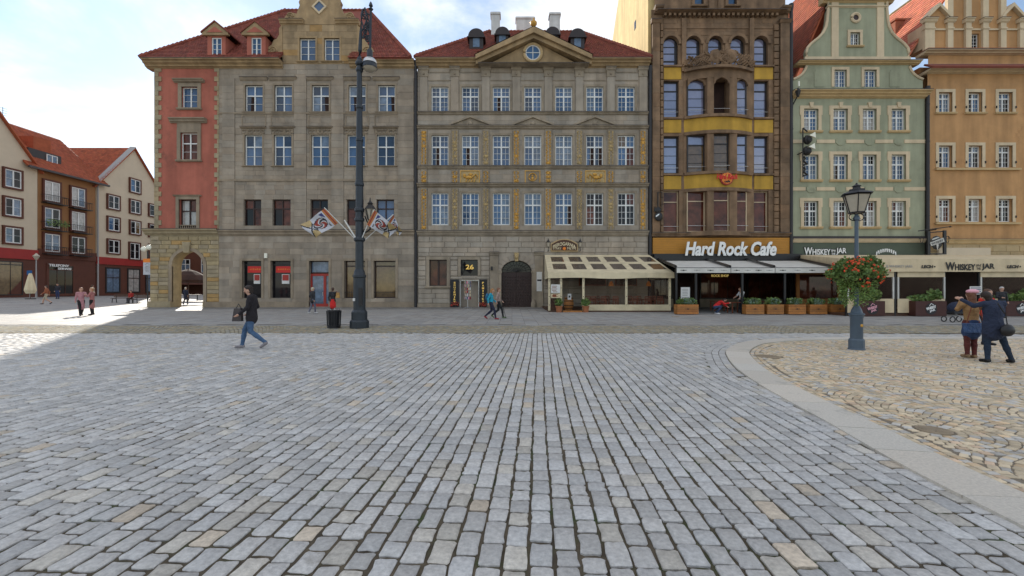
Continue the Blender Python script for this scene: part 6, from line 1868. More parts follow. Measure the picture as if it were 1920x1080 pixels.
# restaurant sign on the wall
t = thing('restaurant_sign', 'arched brown restaurant sign between two small lanterns above the pavilion', 'sign', (PX(1057.5), F - .1, PZ(471)))
xl, xr, zb, zt = PX(1034), PX(1081), PZ(470), PZ(450)
def archrect(d, z0, z1):
    return [(xl - d, z0)] + [(xl - d + (xr - xl + 2 * d) * i / 12, z1 - .42 * ((i / 6 - 1) ** 2)) for i in range(13)] + [(xr + d, z0)]
b = MB(); b.prism(archrect(.08, zb - .08, zt + .08), F - .2, F - .05); b.build('frame', 'ochre_trim', t)
b = MB(); b.prism(archrect(0, zb, zt), F - .24, F - .2); b.build('board', 'wood_dark', t)
text(t, 'lettering', 'PIEROGARNIA', xl + .1, xr - .1, zb + .42, zb + .74, F - .24, 'awning_cream', .03, 0, .02, rot=lambda u, w_: (u, w_ - .36 * ((u - (xl + xr) / 2) / 1.1) ** 2))
text(t, 'lettering', 'STARY', xl + .1, xl + .85, zb + .08, zb + .26, F - .24, 'awning_cream', .03, 0, .02); text(t, 'lettering', 'MŁYN', xr - .85, xr - .1, zb + .08, zb + .28, F - .24, 'awning_cream', .03, 0, .02)
b = MB(); b.ball(((xl + xr) / 2, F - .26, zb + .16), (.15, .05, .15), 8); b.build('emblem', 'orange_print', t)
for k, c_ in enumerate((1027.5, 1087)):
    x = PX(c_); z = PZ(461)
    t = thing('wall_lantern', 'small black wall lantern %s the arched restaurant sign' % ('left of', 'right of')[k], 'lantern', (x, F - .1, z), group='lanterns beside the restaurant sign')
    b = MB(); b.lathe((x, F - .3, z - .1), [(.08, 0), (.15, .34), (.16, .36)], 6); b.build('glass', 'lamp_glass', t)
    b = MB(); b.lathe((x, F - .3, z + .26), [(.2, 0), (.12, .12), (.04, .26), (.02, .38)], 6); b.build('cap', 'black_iron', t)
    b = MB(); b.tube([(x, F - .06, z - .5), (x, F - .3, z - .42), (x, F - .3, z - .1)], .035, 6); b.build('bracket', 'black_iron', t)

# --- cafe terrace with white retractable awnings
YC = 28.6
T2 = thing('cafe_awning', 'white retractable awning with black arms and posts over the cafe terrace', 'awning', (px(1415, YC), YC, 0))
P = quadP((px(1268, YC), YC, 2.98), (px(1564, YC), YC, 2.98), (PX(1493), F - .3, PZ(489)), (PX(1232), F - .3, PZ(489)))
ed = [0, .345, .625, 1.0]
for i in range(3):
    b = MB()
    for k in range(8):
        u0, u1 = ed[i] + (ed[i + 1] - ed[i]) * k / 8 + (.004 if k == 0 else 0), ed[i] + (ed[i + 1] - ed[i]) * (k + 1) / 8 - (.004 if k == 7 else 0)
        q = [P(u0, 0), P(u1, 0), P(u1, 1), P(u0, 1)]; b.poly(q); b.poly([p - Vector((0, 0, .03)) for p in q[::-1]])
    b.build('awning_sheet', 'awning_white', T2)
    b = MB(); a, c = P(ed[i] + .002, 0), P(ed[i + 1] - .002, 0)
    b.box(a.x, c.x, YC - .03, YC - .005, 2.68, 2.99); va = b.build('valance', 'awning_white', T2)
    m = 4
    for k in range(m):
        xx = a.x + (c.x - a.x) * (k + .5) / m; b = MB()
        b.ball((xx, YC - .035, 2.84), (.07, .01, .04), 8); b.box(xx - .2, xx + .2, YC - .038, YC - .03, 2.83, 2.86); b.build('printed_mark', 'grey_print' if k % 2 else 'black_print', va)
for u in ed:
    b = MB(); a, c = P(u, .02), P(u, .98); b.tube([a + Vector((0, 0, .1)), c + Vector((0, 0, .14))], .09, 6); b.build('arm', 'black_iron', T2)
b = MB(); b.box(PX(1222), PX(1494), F - .75, F - .3, PZ(489), PZ(477)); b.build('cassette', 'black_iron', T2)
b = MB(); a, c = P(0, 0), P(1, 0); b.box(a.x, c.x, YC + .0, YC + .1, 2.95, 3.03); b.build('front_bar', 'black_iron', T2)
for c_ in (1269, 1306, 1393, 1473):
    x = px(c_, YC); b = MB(); b.box(x - .06, x + .06, YC + .05, YC + .17, 0, 2.95); b.build('post', 'black_iron', T2)
b = MB(); x = px(1533, 33)
t = thing('wood_framed_window', 'brown wood framed window screen at the right end of the cafe terrace', 'window', (x, 33, 0))
b = MB(); u0, u1 = px(1494, 33), px(1576, 33)
for (p, q, r_, s_) in ((u0, u0 + .22, .0, 3.0), (u1 - .22, u1, 0, 3.0), (u0 + .22, u1 - .22, 2.7, 3.0), (u0 + .22, u1 - .22, 0, .9)): b.box(p, q, 33, 33.12, r_, s_)
b.build('frame', 'wood_planter', t); b = MB(); b.box(u0 + .22, u1 - .22, 33.05, 33.07, .9, 2.7); b.build('pane', 'pane_room', t)
t = thing('menu_stand', 'white menu poster standing behind the first wooden planter', 'menu stand', (px(1284, 28.9), 28.9, 0))
x = px(1285, 28.9)
b = MB(); b.box(x - .29, x + .29, 28.88, 28.92, .98, 1.75); b.build('poster', 'paper', t); b = MB(); b.tube([(x, 28.95, 0), (x, 28.95, 1.0)], .03, 6); b.build('stand', 'black_iron', t)
b = MB()
for q in range(5): b.box(x - .2, x + .1 + rr(0, .1), 28.87, 28.88, 1.2 + q * .1, 1.24 + q * .1)
b.box(x - .23, x + .23, 28.87, 28.88, 1.03, 1.12); b.build('print', 'grey_print', t)
# inner terrace tables
for i, (c_, y) in enumerate(((1345, 33), (1420, 32), (1450, 33.5))):
    o = dup(tp, (px(c_, y), y, 0)); o['group'] = 'tables on the cafe terrace'; o['label'] = 'table under the white cafe awning, %s from the left' % ('first', 'second', 'third')[i]
# wooden planters
def planter(c_, Y, w, h, d, lab, seed):
    x = px(c_, Y)
    t = thing('wooden_planter', lab, 'planter', (x, Y, 0), group='wooden planters along the cafe terrace')
    n = 4
    for k in range(n):
        z0, z1 = .04 + (h - .04) * k / n, .04 + (h - .04) * (k + 1) / n - .012
        e = .0 if k % 2 else .02
        for (p, q, r_, s_) in ((x - w / 2, x + w / 2, Y, Y + .035), (x - w / 2, x + w / 2, Y + d - .035, Y + d)):
            b = MB(); b.box(p, q, r_ - rr(0, .004), s_, z0, z1, 0, tintv(.15, .06)); b.build('plank', 'wood_planter', t)
        for xx in (x - w / 2 - .001, x + w / 2 - .034):
            b = MB(); b.box(xx, xx + .035, Y + .037, Y + d - .037, z0, z1, 0, tintv(.15, .06)); b.build('plank', 'wood_planter', t)
    b = MB(); b.box(x - w / 2 + .04, x + w / 2 - .04, Y + .04, Y + d - .04, .1, h - .06); b.build('soil', 'soil', t)
    b = MB(); b.ball((x, Y - .008, h * .55), (.08, .008, .05), 8); b.box(x - .17, x + .17, Y - .012, Y - .002, h * .54, h * .57); b.build('branded_mark', 'wood_dark', t)
    b = MB(); leafball(b, (x, Y + d / 2, h + .14), (w * .5, d * .5, .22), 330, .08, .2); b.build('foliage', 'leaf', t, kind='stuff')
    b = MB(); leafball(b, (x + rr(-.1, .1), Y + d / 2 - .12, h + .1), (w * .28, d * .3, .18), 120, .1, .22, 0, .8); b.build('pale_foliage', 'leaf_pale', t, kind='stuff')
ordn = ('first', 'second', 'third', 'fourth', 'fifth', 'sixth')
for k, (c_, w) in enumerate(((1290, 1.35), (1416, 1.15), (1454.5, 1.05), (1495, 1.1), (1535, 1.1), (1575, 1.1))):
    planter(c_, 28.15, w, .66, .62, '%s orange wooden planter from the left along the cafe terrace' % ordn[k] if k else 'orange wooden planter standing alone beside the cream pavilion', k)

# --- whiskey bar terrace
YW = 26.7
T3 = thing('bar_terrace_tent', 'tan canvas terrace tent with lettered valance in front of the green house', 'tent', (px(1760, YW), YW, 0))
xl, xr = px(1590, YW), px(2060, YW)
P = quadP((xl, YW, 3.45), (xr, YW, 3.45), (PX(2080), F - .25, PZ(478.5)), (PX(1495), F - .25, PZ(478.5)))
b = MB()
for k in range(10):
    q = [P(k / 10, 0), P((k + 1) / 10, 0), P((k + 1) / 10, 1), P(k / 10, 1)]; b.poly(q); b.poly([p - Vector((0, 0, .03)) for p in q[::-1]])
b.build('canopy', 'awning_tan', T3)
b = MB(); b.poly([P(0, 0), P(0, 1), P(0, 1) - Vector((0, 0, .7)), P(0, 0) - Vector((0, 0, .75))]); b.build('side_gusset', 'awning_tan', T3)
b = MB(); n_ = 50
for i in range(n_):
    a, c = xl + (xr - xl) * i / n_, xl + (xr - xl) * (i + 1) / n_
    wa, wc = .015 * math.sin(a * 3), .015 * math.sin(c * 3)
    b.poly([(a, YW - .04 + wa, 2.68), (c, YW - .04 + wc, 2.68), (c, YW, 3.46), (a, YW, 3.46)]); b.poly([(c, YW + .03 + wc, 2.68), (a, YW + .03 + wa, 2.68), (a, YW + .03, 3.46), (c, YW + .03, 3.46)])
va = b.build('valance', 'awning_tan', T3)
yv = YW - .06
def VX(c_): return px(c_, YW)
def VZ(y): return pz(y, YW)
text(va, 'lettering', '& WHISKEY JARS', VX(1660), VX(1709), VZ(503), VZ(497), yv, 'grey_print', .006, 0, .01)
for a in (1726, 1886): text(va, 'lettering', 'LECH', VX(a), VX(a + 22), VZ(503), VZ(497), yv, 'black_print', .006, .15, .05); b = MB(); b.ball((VX(a + 25), yv, VZ(500)), (.05, .006, .05), 8); b.build('printed_mark', 'black_print', va)
text(va, 'lettering', 'W', VX(1771), VX(1789), VZ(507), VZ(491.5), yv, 'black_print', .006, 0, .03)
text(va, 'lettering', 'HISKEY', VX(1789), VX(1827), VZ(507), VZ(495), yv, 'black_print', .006, 0, .03); text(va, 'lettering', 'IN', VX(1829), VX(1837), VZ(500), VZ(495.5), yv, 'black_print', .006, 0, .02); text(va, 'lettering', 'THE', VX(1829), VX(1837), VZ(506), VZ(501.5), yv, 'black_print', .006, 0, .02); text(va, 'lettering', 'JAR', VX(1839), VX(1863), VZ(507), VZ(494), yv, 'black_print', .006, 0, .03)
for a, c in ((1592, 1679), (1686, 1775), (1842, 1930), (1934, 2055)):
    u0, u1 = VX(a), VX(c)
    b = MB(); b.box(u0, u1, YW + .1, YW + .14, 2.36, 2.7); b.build('head_panel', 'awning_tan', T3)
    b = MB(); b.box(u0, u1, YW + .1, YW + .14, .2, 1.05); b.build('skirt_panel', 'awning_tan', T3)
    b = MB(); b.box(u0 + .06, u1 - .06, YW + .115, YW + .125, 1.05, 2.36); b.build('film_window', 'clear_film', T3)
    for e in (u0, u1 - .07): b = MB(); b.box(e, e + .07, YW + .08, YW + .16, 1.05, 2.36); b.build('edge_strip', 'awning_white', T3)
for c_ in (1591, 1682.5, 1776, 1841, 1932): b = MB(); b.box(VX(c_) - .05, VX(c_) + .05, YW + .14, YW + .24, 0, 2.7); b.build('post', 'black_iron', T3)
b = MB(); b.box(xl, VX(1776), YW + .15, F - .3, 0, .16); b.box(VX(1841), xr, YW + .15, F - .3, 0, .16); b.build('platform', 'wood_dark', T3)
b = MB(); b.box(xl + 2.5, 62, F - 3.6, F - 3.5, 0, 3.6); b.build('dark_backdrop', 'interior', T3)  # near-black sheet added so the inside of the tent reads as shaded
for i, c_ in enumerate((1640, 1720, 1875, 1910)):
    x = px(c_, 31); o = dup(tp, (x, 31, .16)); o['group'] = 'tables in the bar terrace'; o['label'] = 'table inside the tan bar tent, %s from the left' % ordn[i]
def red_planter(c_, w, Y, lab, mark):
    x = px(c_, Y); h = .92; d = .75
    t = thing('red_planter', lab, 'planter', (x, Y, 0), group='dark red planters before the bar tent')
    b = MB(); 
    for (p, q, r_, s_) in ((x - w / 2, x + w / 2, Y, Y + .05), (x - w / 2, x + w / 2, Y + d - .05, Y + d), (x - w / 2, x - w / 2 + .05, Y + .05, Y + d - .05), (x + w / 2 - .05, x + w / 2, Y + .05, Y + d - .05)): b.box(p, q, r_, s_, .03, h)
    b.build('box', 'planter_red', t)
    b = MB(); b.box(x - w / 2 + .05, x + w / 2 - .05, Y + .05, Y + d - .05, .1, h - .06); b.build('soil', 'soil', t)
    b = MB(); b.prism([(x + .34 * math.cos(a), h * .5 + .34 * math.sin(a)) for a in np.linspace(0, 2 * math.pi, 21)[:-1]], Y - .012, Y); em = b.build('emblem', 'black_print', t)
    def rt_(u, v, an=R(16)): return (x + (u - x) * math.cos(an) - (v - h * .5) * math.sin(an), h * .5 + (u - x) * math.sin(an) + (v - h * .5) * math.cos(an))
    text(t, 'emblem_lettering', 'WHISKEY', x - .3, x + .3, h * .5 - .02, h * .5 + .15, Y - .012, mark, .012, 0, .04, rot=rt_); text(t, 'emblem_lettering', 'JAR', x - .15, x + .2, h * .5 - .2, h * .5 - .05, Y - .012, mark, .012, 0, .04, rot=rt_)
    b = MB(); b.tube([(x - .12, Y - .02, h * .5 + .18), (x - .02, Y - .02, h * .5 + .32), (x + .12, Y - .02, h * .5 + .24)], .02, 5); b.build('emblem_lid', mark, t)
    b = MB(); leafball(b, (x - w * .12, Y + d / 2, h + .12), (w * .42, d * .45, .22), 320, .1, .24); leafball(b, (x + w * .3, Y + d / 2, h + .3), (w * .2, d * .4, .3), 200, .1, .26); b.build('foliage', 'leaf', t, kind='stuff')
red_planter(1636, 1.5, 26.35, 'dark red planter with pink emblem beside the flower lamp', 'pink_print')
red_planter(1746, 1.85, 26.35, 'dark red planter with white emblem left of the bar doorway', 'white_print')
red_planter(1916, 1.85, 26.35, 'dark red planter with white emblem right of the bar doorway', 'white_print')
# hanging pub sign
xs_, Ys = PX(1757), F - .9
t = thing('hanging_pub_sign', 'black iron hanging sign with pale jar emblem between green and orange house', 'sign', (PX(1740), Ys, PZ(478)))
b = MB()
for a in (1741, 1771): b.box(px(a - 2.6, Ys), px(a + 2.6, Ys), Ys - .06, Ys + .06, pz(476, Ys), pz(434 if a < 1750 else 432, Ys))
b.box(px(1738, Ys), px(1774, Ys), Ys - .05, Ys + .05, pz(477, Ys), pz(475, Ys)); b.tube([(px(1738, Ys), Ys, pz(436.5, Ys)), (px(1773, Ys), Ys, pz(433.5, Ys))], .05, 6); b.build('frame', 'black_iron', t)
b = MB(); b.tube([(px(1722, Ys), Ys, pz(433, Ys)), (px(1781, Ys), Ys, pz(425, Ys))], .045, 6); b.tube([(px(1781, Ys), Ys, pz(425, Ys)), (px(1786, Ys), Ys, pz(425.4, Ys))], [.08, .01], 6); b.tube([(px(1756, Ys), Ys, pz(430, Ys)), (px(1738, F - .1), F - .05, pz(431, Ys))], .04, 6)
for s0, c_ in ((1, 1777), (-1, 1728)):
    b.tube([(px(c_, Ys) + .2 * math.cos(a) * s0 * (1 - a / 12), Ys, pz(449, Ys) + .3 * math.sin(a)) for a in np.linspace(0, 8, 20)], .022, 5)
b.build('bracket', 'black_iron', t)
cx_, cz_ = px(1756, Ys), pz(455, Ys)
b = MB(); b.ball((cx_, Ys, cz_), (.52, .06, .6), 12); em = b.build('emblem_board', 'black_iron', t)
def rt2(u, v, an=R(18)): return (cx_ + (u - cx_) * math.cos(an) - (v - cz_) * math.sin(an), cz_ + (u - cx_) * math.sin(an) + (v - cz_) * math.cos(an))
b = MB(); b.prism([rt2(cx_ - .62, cz_ - .12), rt2(cx_ + .6, cz_ - .12), rt2(cx_ + .6, cz_ + .26), rt2(cx_ - .62, cz_ + .2)], Ys - .1, Ys - .05); b.prism([rt2(cx_ - .4, cz_ + .34), rt2(cx_ + .3, cz_ + .34), rt2(cx_ + .2, cz_ + .46), rt2(cx_ - .3, cz_ + .46)], Ys - .1, Ys - .05); b.prism([(cx_ - .1, cz_ - .15), (cx_ + .1, cz_ - .15), (cx_, cz_ - .7)], Ys - .1, Ys - .05); b.build('emblem', 'pane_curtain', t)
text(t, 'lettering', 'WHISKEY', cx_ - .55, cx_ + .52, cz_ - .06, cz_ + .14, Ys - .1, 'black_print', .006, 0, .02, rot=rt2)
# signal head ornament on the green house and wall lamp on the brown one
xq, Yq = PX(1502), F - .7
t = thing('signal_ornament', 'old traffic signal style ornament hung on the left edge of the green house', 'signal', (xq, Yq, PZ(332)))
for k, y in enumerate((262, 283)):
    z = pz(y, Yq); dx_ = .1 if k == 0 else .05
    b = MB(); b.ball((xq + dx_, Yq, z), (.36, .28, .42), 12); b.build('drum', 'black_iron', t)
    b = MB(); b.prism([(xq + dx_ - .1, z + .25), (xq + dx_ + .4, z + .55), (xq + dx_ + .45, z + .05), (xq + dx_ + .2, z + .15)], Yq - .42, Yq - .2); b.build('visor', 'lamp_white', t)
    b = MB(); b.ball((xq + dx_ + .03, Yq - .24, z - .05), (.24, .12, .26), 10); b.build('lens', 'black_print', t)
b = MB()
for k, y in enumerate((302, 322)):
    z = pz(y, Yq); b.tube([(xq - .25, Yq, z + .4), (xq - .1, Yq, z + .2), (xq - .25, Yq, z), (xq + .1, Yq, z - .3), (xq - .25, Yq, z - .35)], .09, 6)
b.tube([(xq - .3, Yq, pz(240, Yq)), (xq - .3, Yq, pz(332, Yq))], .05, 6); b.tube([(xq - .3, Yq, pz(240, Yq)), (xq + .1, Yq, pz(247, Yq))], .06, 6); b.tube([(xq - .3, Yq, pz(285, Yq)), (xq - .3, F, pz(285, Yq))], .05, 6); b.build('bracket', 'black_iron', t)
xq, Yq = PX(1488), F - .6
t = thing('wall_lantern', 'black wall lantern high on the edge of the brown cafe house', 'lantern', (xq, Yq, PZ(190)))
b = MB(); b.lathe((xq, Yq, PZ(187)), [(.1, 0), (.22, .4), (.24, .45), (.12, .65), (.04, .8)], 6); b.tube([(xq, Yq, PZ(184)), (xq - .2, F - .1, PZ(200))], .05, 6); b.build('lantern', 'black_iron', t)
b = MB(); b.lathe((xq + .08, Yq, PZ(168)), [(.07, 0), (.07, .45)], 8); b.build('lamp_tube', 'lamp_white', t)

# ================================================================== large ornate lamp post
xp, yp = gnd(674, 615); mp = yp / FO
def lz(y): return CZ + (540 - y) * mp
def lx_(x): return (x - 960) * mp
t = LP = thing('tall_lamp_post', 'tall ornate dark iron lamp post carrying flags and a hanging lamp', 'lamp post', (xp, yp, 0))
b = MB(); b.lathe((xp, yp, 0), [(.40, 0), (.40, .28), (.36, .34), (.33, .36), (.33, .68), (.29, .74), (.26, .78)], 12); b.build('base', 'lamp_iron', t)
b = MB(); b.lathe((xp, yp, .78), [(.25, 0), (.25, 1.35), (.28, 1.38), (.28, 1.46), (.24, 1.5), (.22, 1.62), (.18, 1.72)], 14); lo = b.build('lower_shaft', 'lamp_iron', t, smooth=True)
b = MB(); b.box(xp + .06, xp + .2, yp - .29, yp - .2, .95, 1.7); b.build('hatch', 'black_iron', lo); b = MB(); b.box(xp - .19, xp - .1, yp - .27, yp - .22, 1.15, 1.27); b.build('sticker', 'paper', lo)
zt = lz(110)
b = MB(); b.tube([(xp, yp, 2.45), (xp, yp, lz(350)), (xp, yp, lz(200)), (xp, yp, zt)], [.17, .155, .12, .10], 14); b.build('shaft', 'lamp_iron', t, smooth=True)
for y, r in ((512, .22), (448, .235), (411, .21), (393, .21), (345, .19), (340, .17), (262, .155), (200, .15), (130, .15), (118, .17)):
    b = MB(); b.lathe((xp, yp, lz(y) - .06), [(r * .8, -.06), (r, 0), (r, .08), (r * .8, .14)], 12); b.build('collar', 'lamp_iron', t)
b = MB(); b.tube([(xp, yp, zt), (lx_(675), yp, lz(95)), (lx_(676.5), yp, lz(60)), (lx_(678), yp, lz(28)), (lx_(680), yp, lz(19)), (lx_(683), yp, lz(17)), (lx_(686), yp, lz(21)), (lx_(687), yp, lz(30))], [.10, .085, .065, .05, .045, .04, .035, .03], 8); b.build('crook', 'lamp_iron', t)
b = MB(); b.tube([(lx_(695.3), yp, lz(20)), (lx_(694), yp, lz(95))], .05, 8); b.build('hanger', 'lamp_iron', t)
b = MB()
for a, c, d in (((679, 24), (688, 40), (693, 62)), ((678, 40), (685, 62), (692, 78)), ((686, 22), (690, 35), (694, 45)), ((677, 60), (682, 50), (690, 30)), ((680, 72), (687, 52), (693, 40)), ((677, 70), (684, 68), (693, 66)), ((684, 14), (686, 22), (692, 28))):
    b.tube([(lx_(a[0]), yp, lz(a[1])), (lx_(c[0]), yp + .05, lz(c[1])), (lx_(d[0]), yp, lz(d[1]))], .033, 6)
for cx_, cy_, r in ((683, 30, .13), (685, 58, .12), (689, 74, .1), (690, 48, .1)):
    b.tube([(lx_(cx_) + r * math.cos(a) * (1 - a / 14), yp, lz(cy_) + r * 1.5 * math.sin(a) * (1 - a / 14)) for a in np.linspace(0, 10, 24)], .025, 5)
b.build('scrollwork', 'lamp_iron', t)
b = MB(); b.lathe((lx_(695.3), yp, lz(20)), [(.05, 0), (.11, .07), (.03, .13), (.09, .2), (.06, .3), (.02, .38)], 8); b.build('finial', 'lamp_iron', t)
hx = lx_(693.5); b = MB(); b.lathe((hx, yp, lz(128)), [(.31, 0), (.31, .05), (.29, .16), (.24, .3), (.14, .4), (.12, .42), (.12, .74), (.08, .8)], 16); hd = b.build('lamp_head', 'lamp_iron', t, smooth=True)
b = MB(); b.lathe((hx, yp, lz(128) - .14), [(.05, 0), (.2, .04), (.29, .14)], 14); b.build('lamp_bowl', 'lamp_glass', hd, smooth=True)
b = MB(); b.lathe((hx, yp, lz(128) + .2), [(.30, 0), (.27, .12), (.2, .2), (.18, .2), (.26, .1)], 16); b.build('reflector_rim', 'silver', hd)
# side lantern
qx = lx_(694)
b = MB(); b.lathe((qx, yp, lz(412)), [(.09, 0), (.19, .42), (.21, .44)], 6); ln = b.build('side_lantern', 'lamp_glass', t)
b = MB()
for k in range(6):
    a = math.pi / 3 * k; b.tube([(qx + .1 * math.cos(a), yp + .1 * math.sin(a), lz(412)), (qx + .2 * math.cos(a), yp + .2 * math.sin(a), lz(412) + .42)], .018, 5)
b.lathe((qx, yp, lz(412) + .44), [(.25, 0), (.16, .14), (.1, .2), (.12, .26), (.03, .36), (.015, .5)], 6); b.lathe((qx, yp, lz(412) - .1), [(.03, 0), (.1, .1)], 6)
b.tube([(qx, yp, lz(412)), (qx, yp, lz(430)), (lx_(684), yp, lz(437)), (xp + .1, yp, lz(428))], .04, 6); b.tube([(lx_(684), yp, lz(405)), (lx_(688), yp, lz(415)), (qx, yp, lz(424))], .03, 6); b.build('lantern_frame', 'black_iron', ln)
# flags on poles fixed to the shaft
def flag(corners, ydeep, label, polebase, poletip, bend):
    y0 = yp + ydeep
    t = thing('flag', label, 'flag', (lx_(polebase[0]), y0, lz(polebase[1])), group='flags on the tall lamp post')
    b = MB(); b.tube([(lx_(polebase[0]), yp - .1 if ydeep < 0 else yp + .1, lz(polebase[1])), (lx_(poletip[0]), y0, lz(poletip[1]))], .02, 6); b.build('pole', 'paper', t)
    A, B_, C, D = [Vector((lx_(x), y0, lz(y))) for x, y in corners]     # A hoist outer, B hoist inner, C fly inner, D fly outer
    n, m = 44, 34; b = MB(); G = []
    for i in range(n + 1):
        for j in range(m + 1):
            u, v = i / n, j / m     # u along the fly, v along the hoist
            p = (A * (1 - v) + B_ * v) * (1 - u) + (D * (1 - v) + C * v) * u
            p = p + Vector((0, bend * .13 * u * math.sin(u * 7 + v * 3) + bend * .25 * u * u, .02 * math.sin(v * 6 + u * 3) * u)); G.append(p)
    fs = []; ms = []
    for i in range(n):
        for j in range(m):
            u, v = (i + .5) / n, (j + .5) / m; mm = 0
            if u < .16: mm = 1 if not .055 < u < .08 else 4
            r = math.hypot((u - .5) * 1.25, v - .5)
            if .27 < r < .31: mm = 2
            elif r < .27:
                a = math.atan2(v - .5, u - .5); q = math.sin(a * 2 + r * 16)
                mm = 3 if q > .55 else (2 if q < -.75 else (1 if q > .2 else 0))
            if u > .7:
                k1 = abs((v - .5) - (u - .82) * 2.4); k2 = abs((v - .5) + (u - .82) * 2.4)
                if min(k1, k2) < .06: mm = 2
                elif abs(v - .5) > abs(u - .82) * 2.4 and u > .82 - .18: mm = 5 if abs(v - .5) > .16 else mm
            if .2 < u < .34 and .08 < v < .42 and (u - .2) * 2 < .42 - v: mm = 6
            if .22 < u < .3 and .7 < v < .92 and (i + j) % 3: mm = 2
            fs.append((i * (m + 1) + j, (i + 1) * (m + 1) + j, (i + 1) * (m + 1) + j + 1, i * (m + 1) + j + 1)); ms.append(mm)
    k = len(G); b.v = [tuple(p) for p in G] + [tuple(p + Vector((0, .006, 0))) for p in G]
    b.f = fs + [tuple(q + k for q in f[::-1]) for f in fs]; b.m = ms + ms; b.t = [(1, 1, 1)] * (2 * len(fs))
    b.build('cloth', ['flag_cloth', 'flag_orange', 'black_print', 'flag_red', 'flag_red', 'gold_dull', 'navy_print'], t, smooth='all')
flag([(615.5, 393), (639.5, 420.5), (603, 449), (577, 425.5)], -.35, 'white flag with round emblem flying left of the tall lamp post', (671, 452), (614.5, 392), -1)
flag([(705.5, 396), (692, 423), (729, 448), (743, 427)], -.3, 'white flag with round emblem flying right of the tall lamp post', (678, 452), (706, 395), 1)
flag([(731, 399), (722, 412), (738, 440), (744, 428)], .55, 'small partly hidden flag behind the right hand flag', (680, 452), (731, 398), 1)
t = thing('flag_pole', 'bare white flag pole on the left of the tall lamp post', 'pole', (xp - .1, yp - .2, lz(447)))
b = MB(); b.tube([(lx_(654), yp - .5, lz(416)), (lx_(668.5), yp - .15, lz(446))], .03, 6); b.build('pole', 'white_print', t)

# litter bin
xb_, yb_ = gnd(626, 615)
t = thing('litter_bin', 'black slatted litter bin left of the tall lamp post', 'litter bin', (xb_, yb_, 0))
b = MB(); b.lathe((xb_, yb_, 0), [(.27, 0), (.27, .06), (.2, .09), (.21, .12), (.24, .72), (.26, .76), (.22, .76)], 16); b.build('liner', 'bin_black', t)
for k in range(16):
    a = 2 * math.pi * k / 16; b = MB(); b.tube([(xb_ + .255 * math.cos(a), yb_ + .255 * math.sin(a), .08), (xb_ + .285 * math.cos(a), yb_ + .285 * math.sin(a), .74)], .02, 4); b.build('slat', 'bin_black', t)
b = MB()
for z, r in ((.1, .27), (.72, .3)): b.tube([(xb_ + r * math.cos(a), yb_ + r * math.sin(a), z) for a in np.linspace(0, 2 * math.pi, 20)], .02, 5)
b.build('hoops', 'bin_black', t)
b = MB()
for k in range(12):
    a = 2 * math.pi * k / 12; b.poly([(xb_ + .24 * math.cos(a), yb_ + .24 * math.sin(a), .74), (xb_ + .24 * math.cos(a + .5), yb_ + .24 * math.sin(a + .5), .74), (xb_ + .33 * math.cos(a + .3), yb_ + .33 * math.sin(a + .3), .8 + .05 * (k % 2))])
b.build('bag_edge', 'grey_print', t)
# postcard rack before the souvenir shop
xr_, yr_ = px(877, 37.2), 37.2
t = thing('postcard_rack', 'revolving postcard rack before the souvenir shop door', 'postcard rack', (xr_, yr_, 0))
b = MB(); b.tube([(xr_, yr_, 0), (xr_, yr_, 2.3)], .03, 6); 
for k in range(4): b.tube([(xr_, yr_, .12), (xr_ + .4 * math.cos(k * 1.57 + .6), yr_ + .4 * math.sin(k * 1.57 + .6), .02)], .025, 5)
b.build('stand', 'silver', t)
for k in range(4):
    a = k * math.pi / 2 + .5; 
    for j in range(6):
        for q in (-1, 0, 1):
            b = MB(); c0 = Vector((xr_ + .2 * math.cos(a) - .13 * q * math.sin(a), yr_ + .2 * math.sin(a) + .13 * q * math.cos(a), .75 + j * .26)); tx_ = Vector((-math.sin(a), math.cos(a), 0)) * .055; up = Vector((math.cos(a) * .04, math.sin(a) * .04, .21)); nn = Vector((math.cos(a), math.sin(a), 0)) * .006
            vv = [c0 - tx_, c0 + tx_, c0 + tx_ + up, c0 - tx_ + up]
            b.mesh(vv + [p - nn for p in vv], [(0, 1, 2, 3), (7, 6, 5, 4), (0, 4, 5, 1), (1, 5, 6, 2), (2, 6, 7, 3), (3, 7, 4, 0)]); b.build('postcard', random.choice(['paper', 'pink_print', 'pane_net', 'awning_tan', 'poster_red', 'grey_print']), t)

# ================================================================== lamp with flower baskets
xf, yf = gnd(1606, 655); mf = yf / FO
def fz(y): return CZ + (540 - y) * mf
t = thing('flower_lamp_post', 'blue grey lantern post with a ring of red flowers on the yellow mosaic', 'lamp post', (xf, yf, 0))
b = MB(); b.lathe((xf, yf, 0), [(.205, 0), (.205, .02), (.19, .04), (.19, .26), (.165, .3)], 14); b.build('base', 'lamp_blue', t)
b = MB(); b.lathe((xf, yf, .3), [(.15, 0), (.15, .58), (.165, .6), (.165, .64), (.19, .66), (.19, .69), (.14, .72), (.12, .8), (.06, .92), (.055, .96)], 16); lo = b.build('lower_shaft', 'lamp_blue', t, smooth=True)
b = MB(); b.ball((xf + .03, yf - .15, .67), (.04, .012, .045), 8); b.build('badge', 'gold', lo)
b = MB(); b.tube([(xf, yf, 1.25), (xf, yf, fz(402))], [.055, .045], 12); b.build('shaft', 'lamp_blue', t, smooth=True)
b = MB(); b.lathe((xf, yf, fz(414)), [(.05, 0), (.075, .03), (.075, .1), (.05, .14)], 10); b.build('collar', 'lamp_blue', t)
zb, zt = fz(399), fz(366)
b = MB(); b.lathe((xf, yf, zb), [(.185, 0), (.32, zt - zb)], 6); lan = b.build('lantern_glass', 'lamp_glass', t)
b = MB()
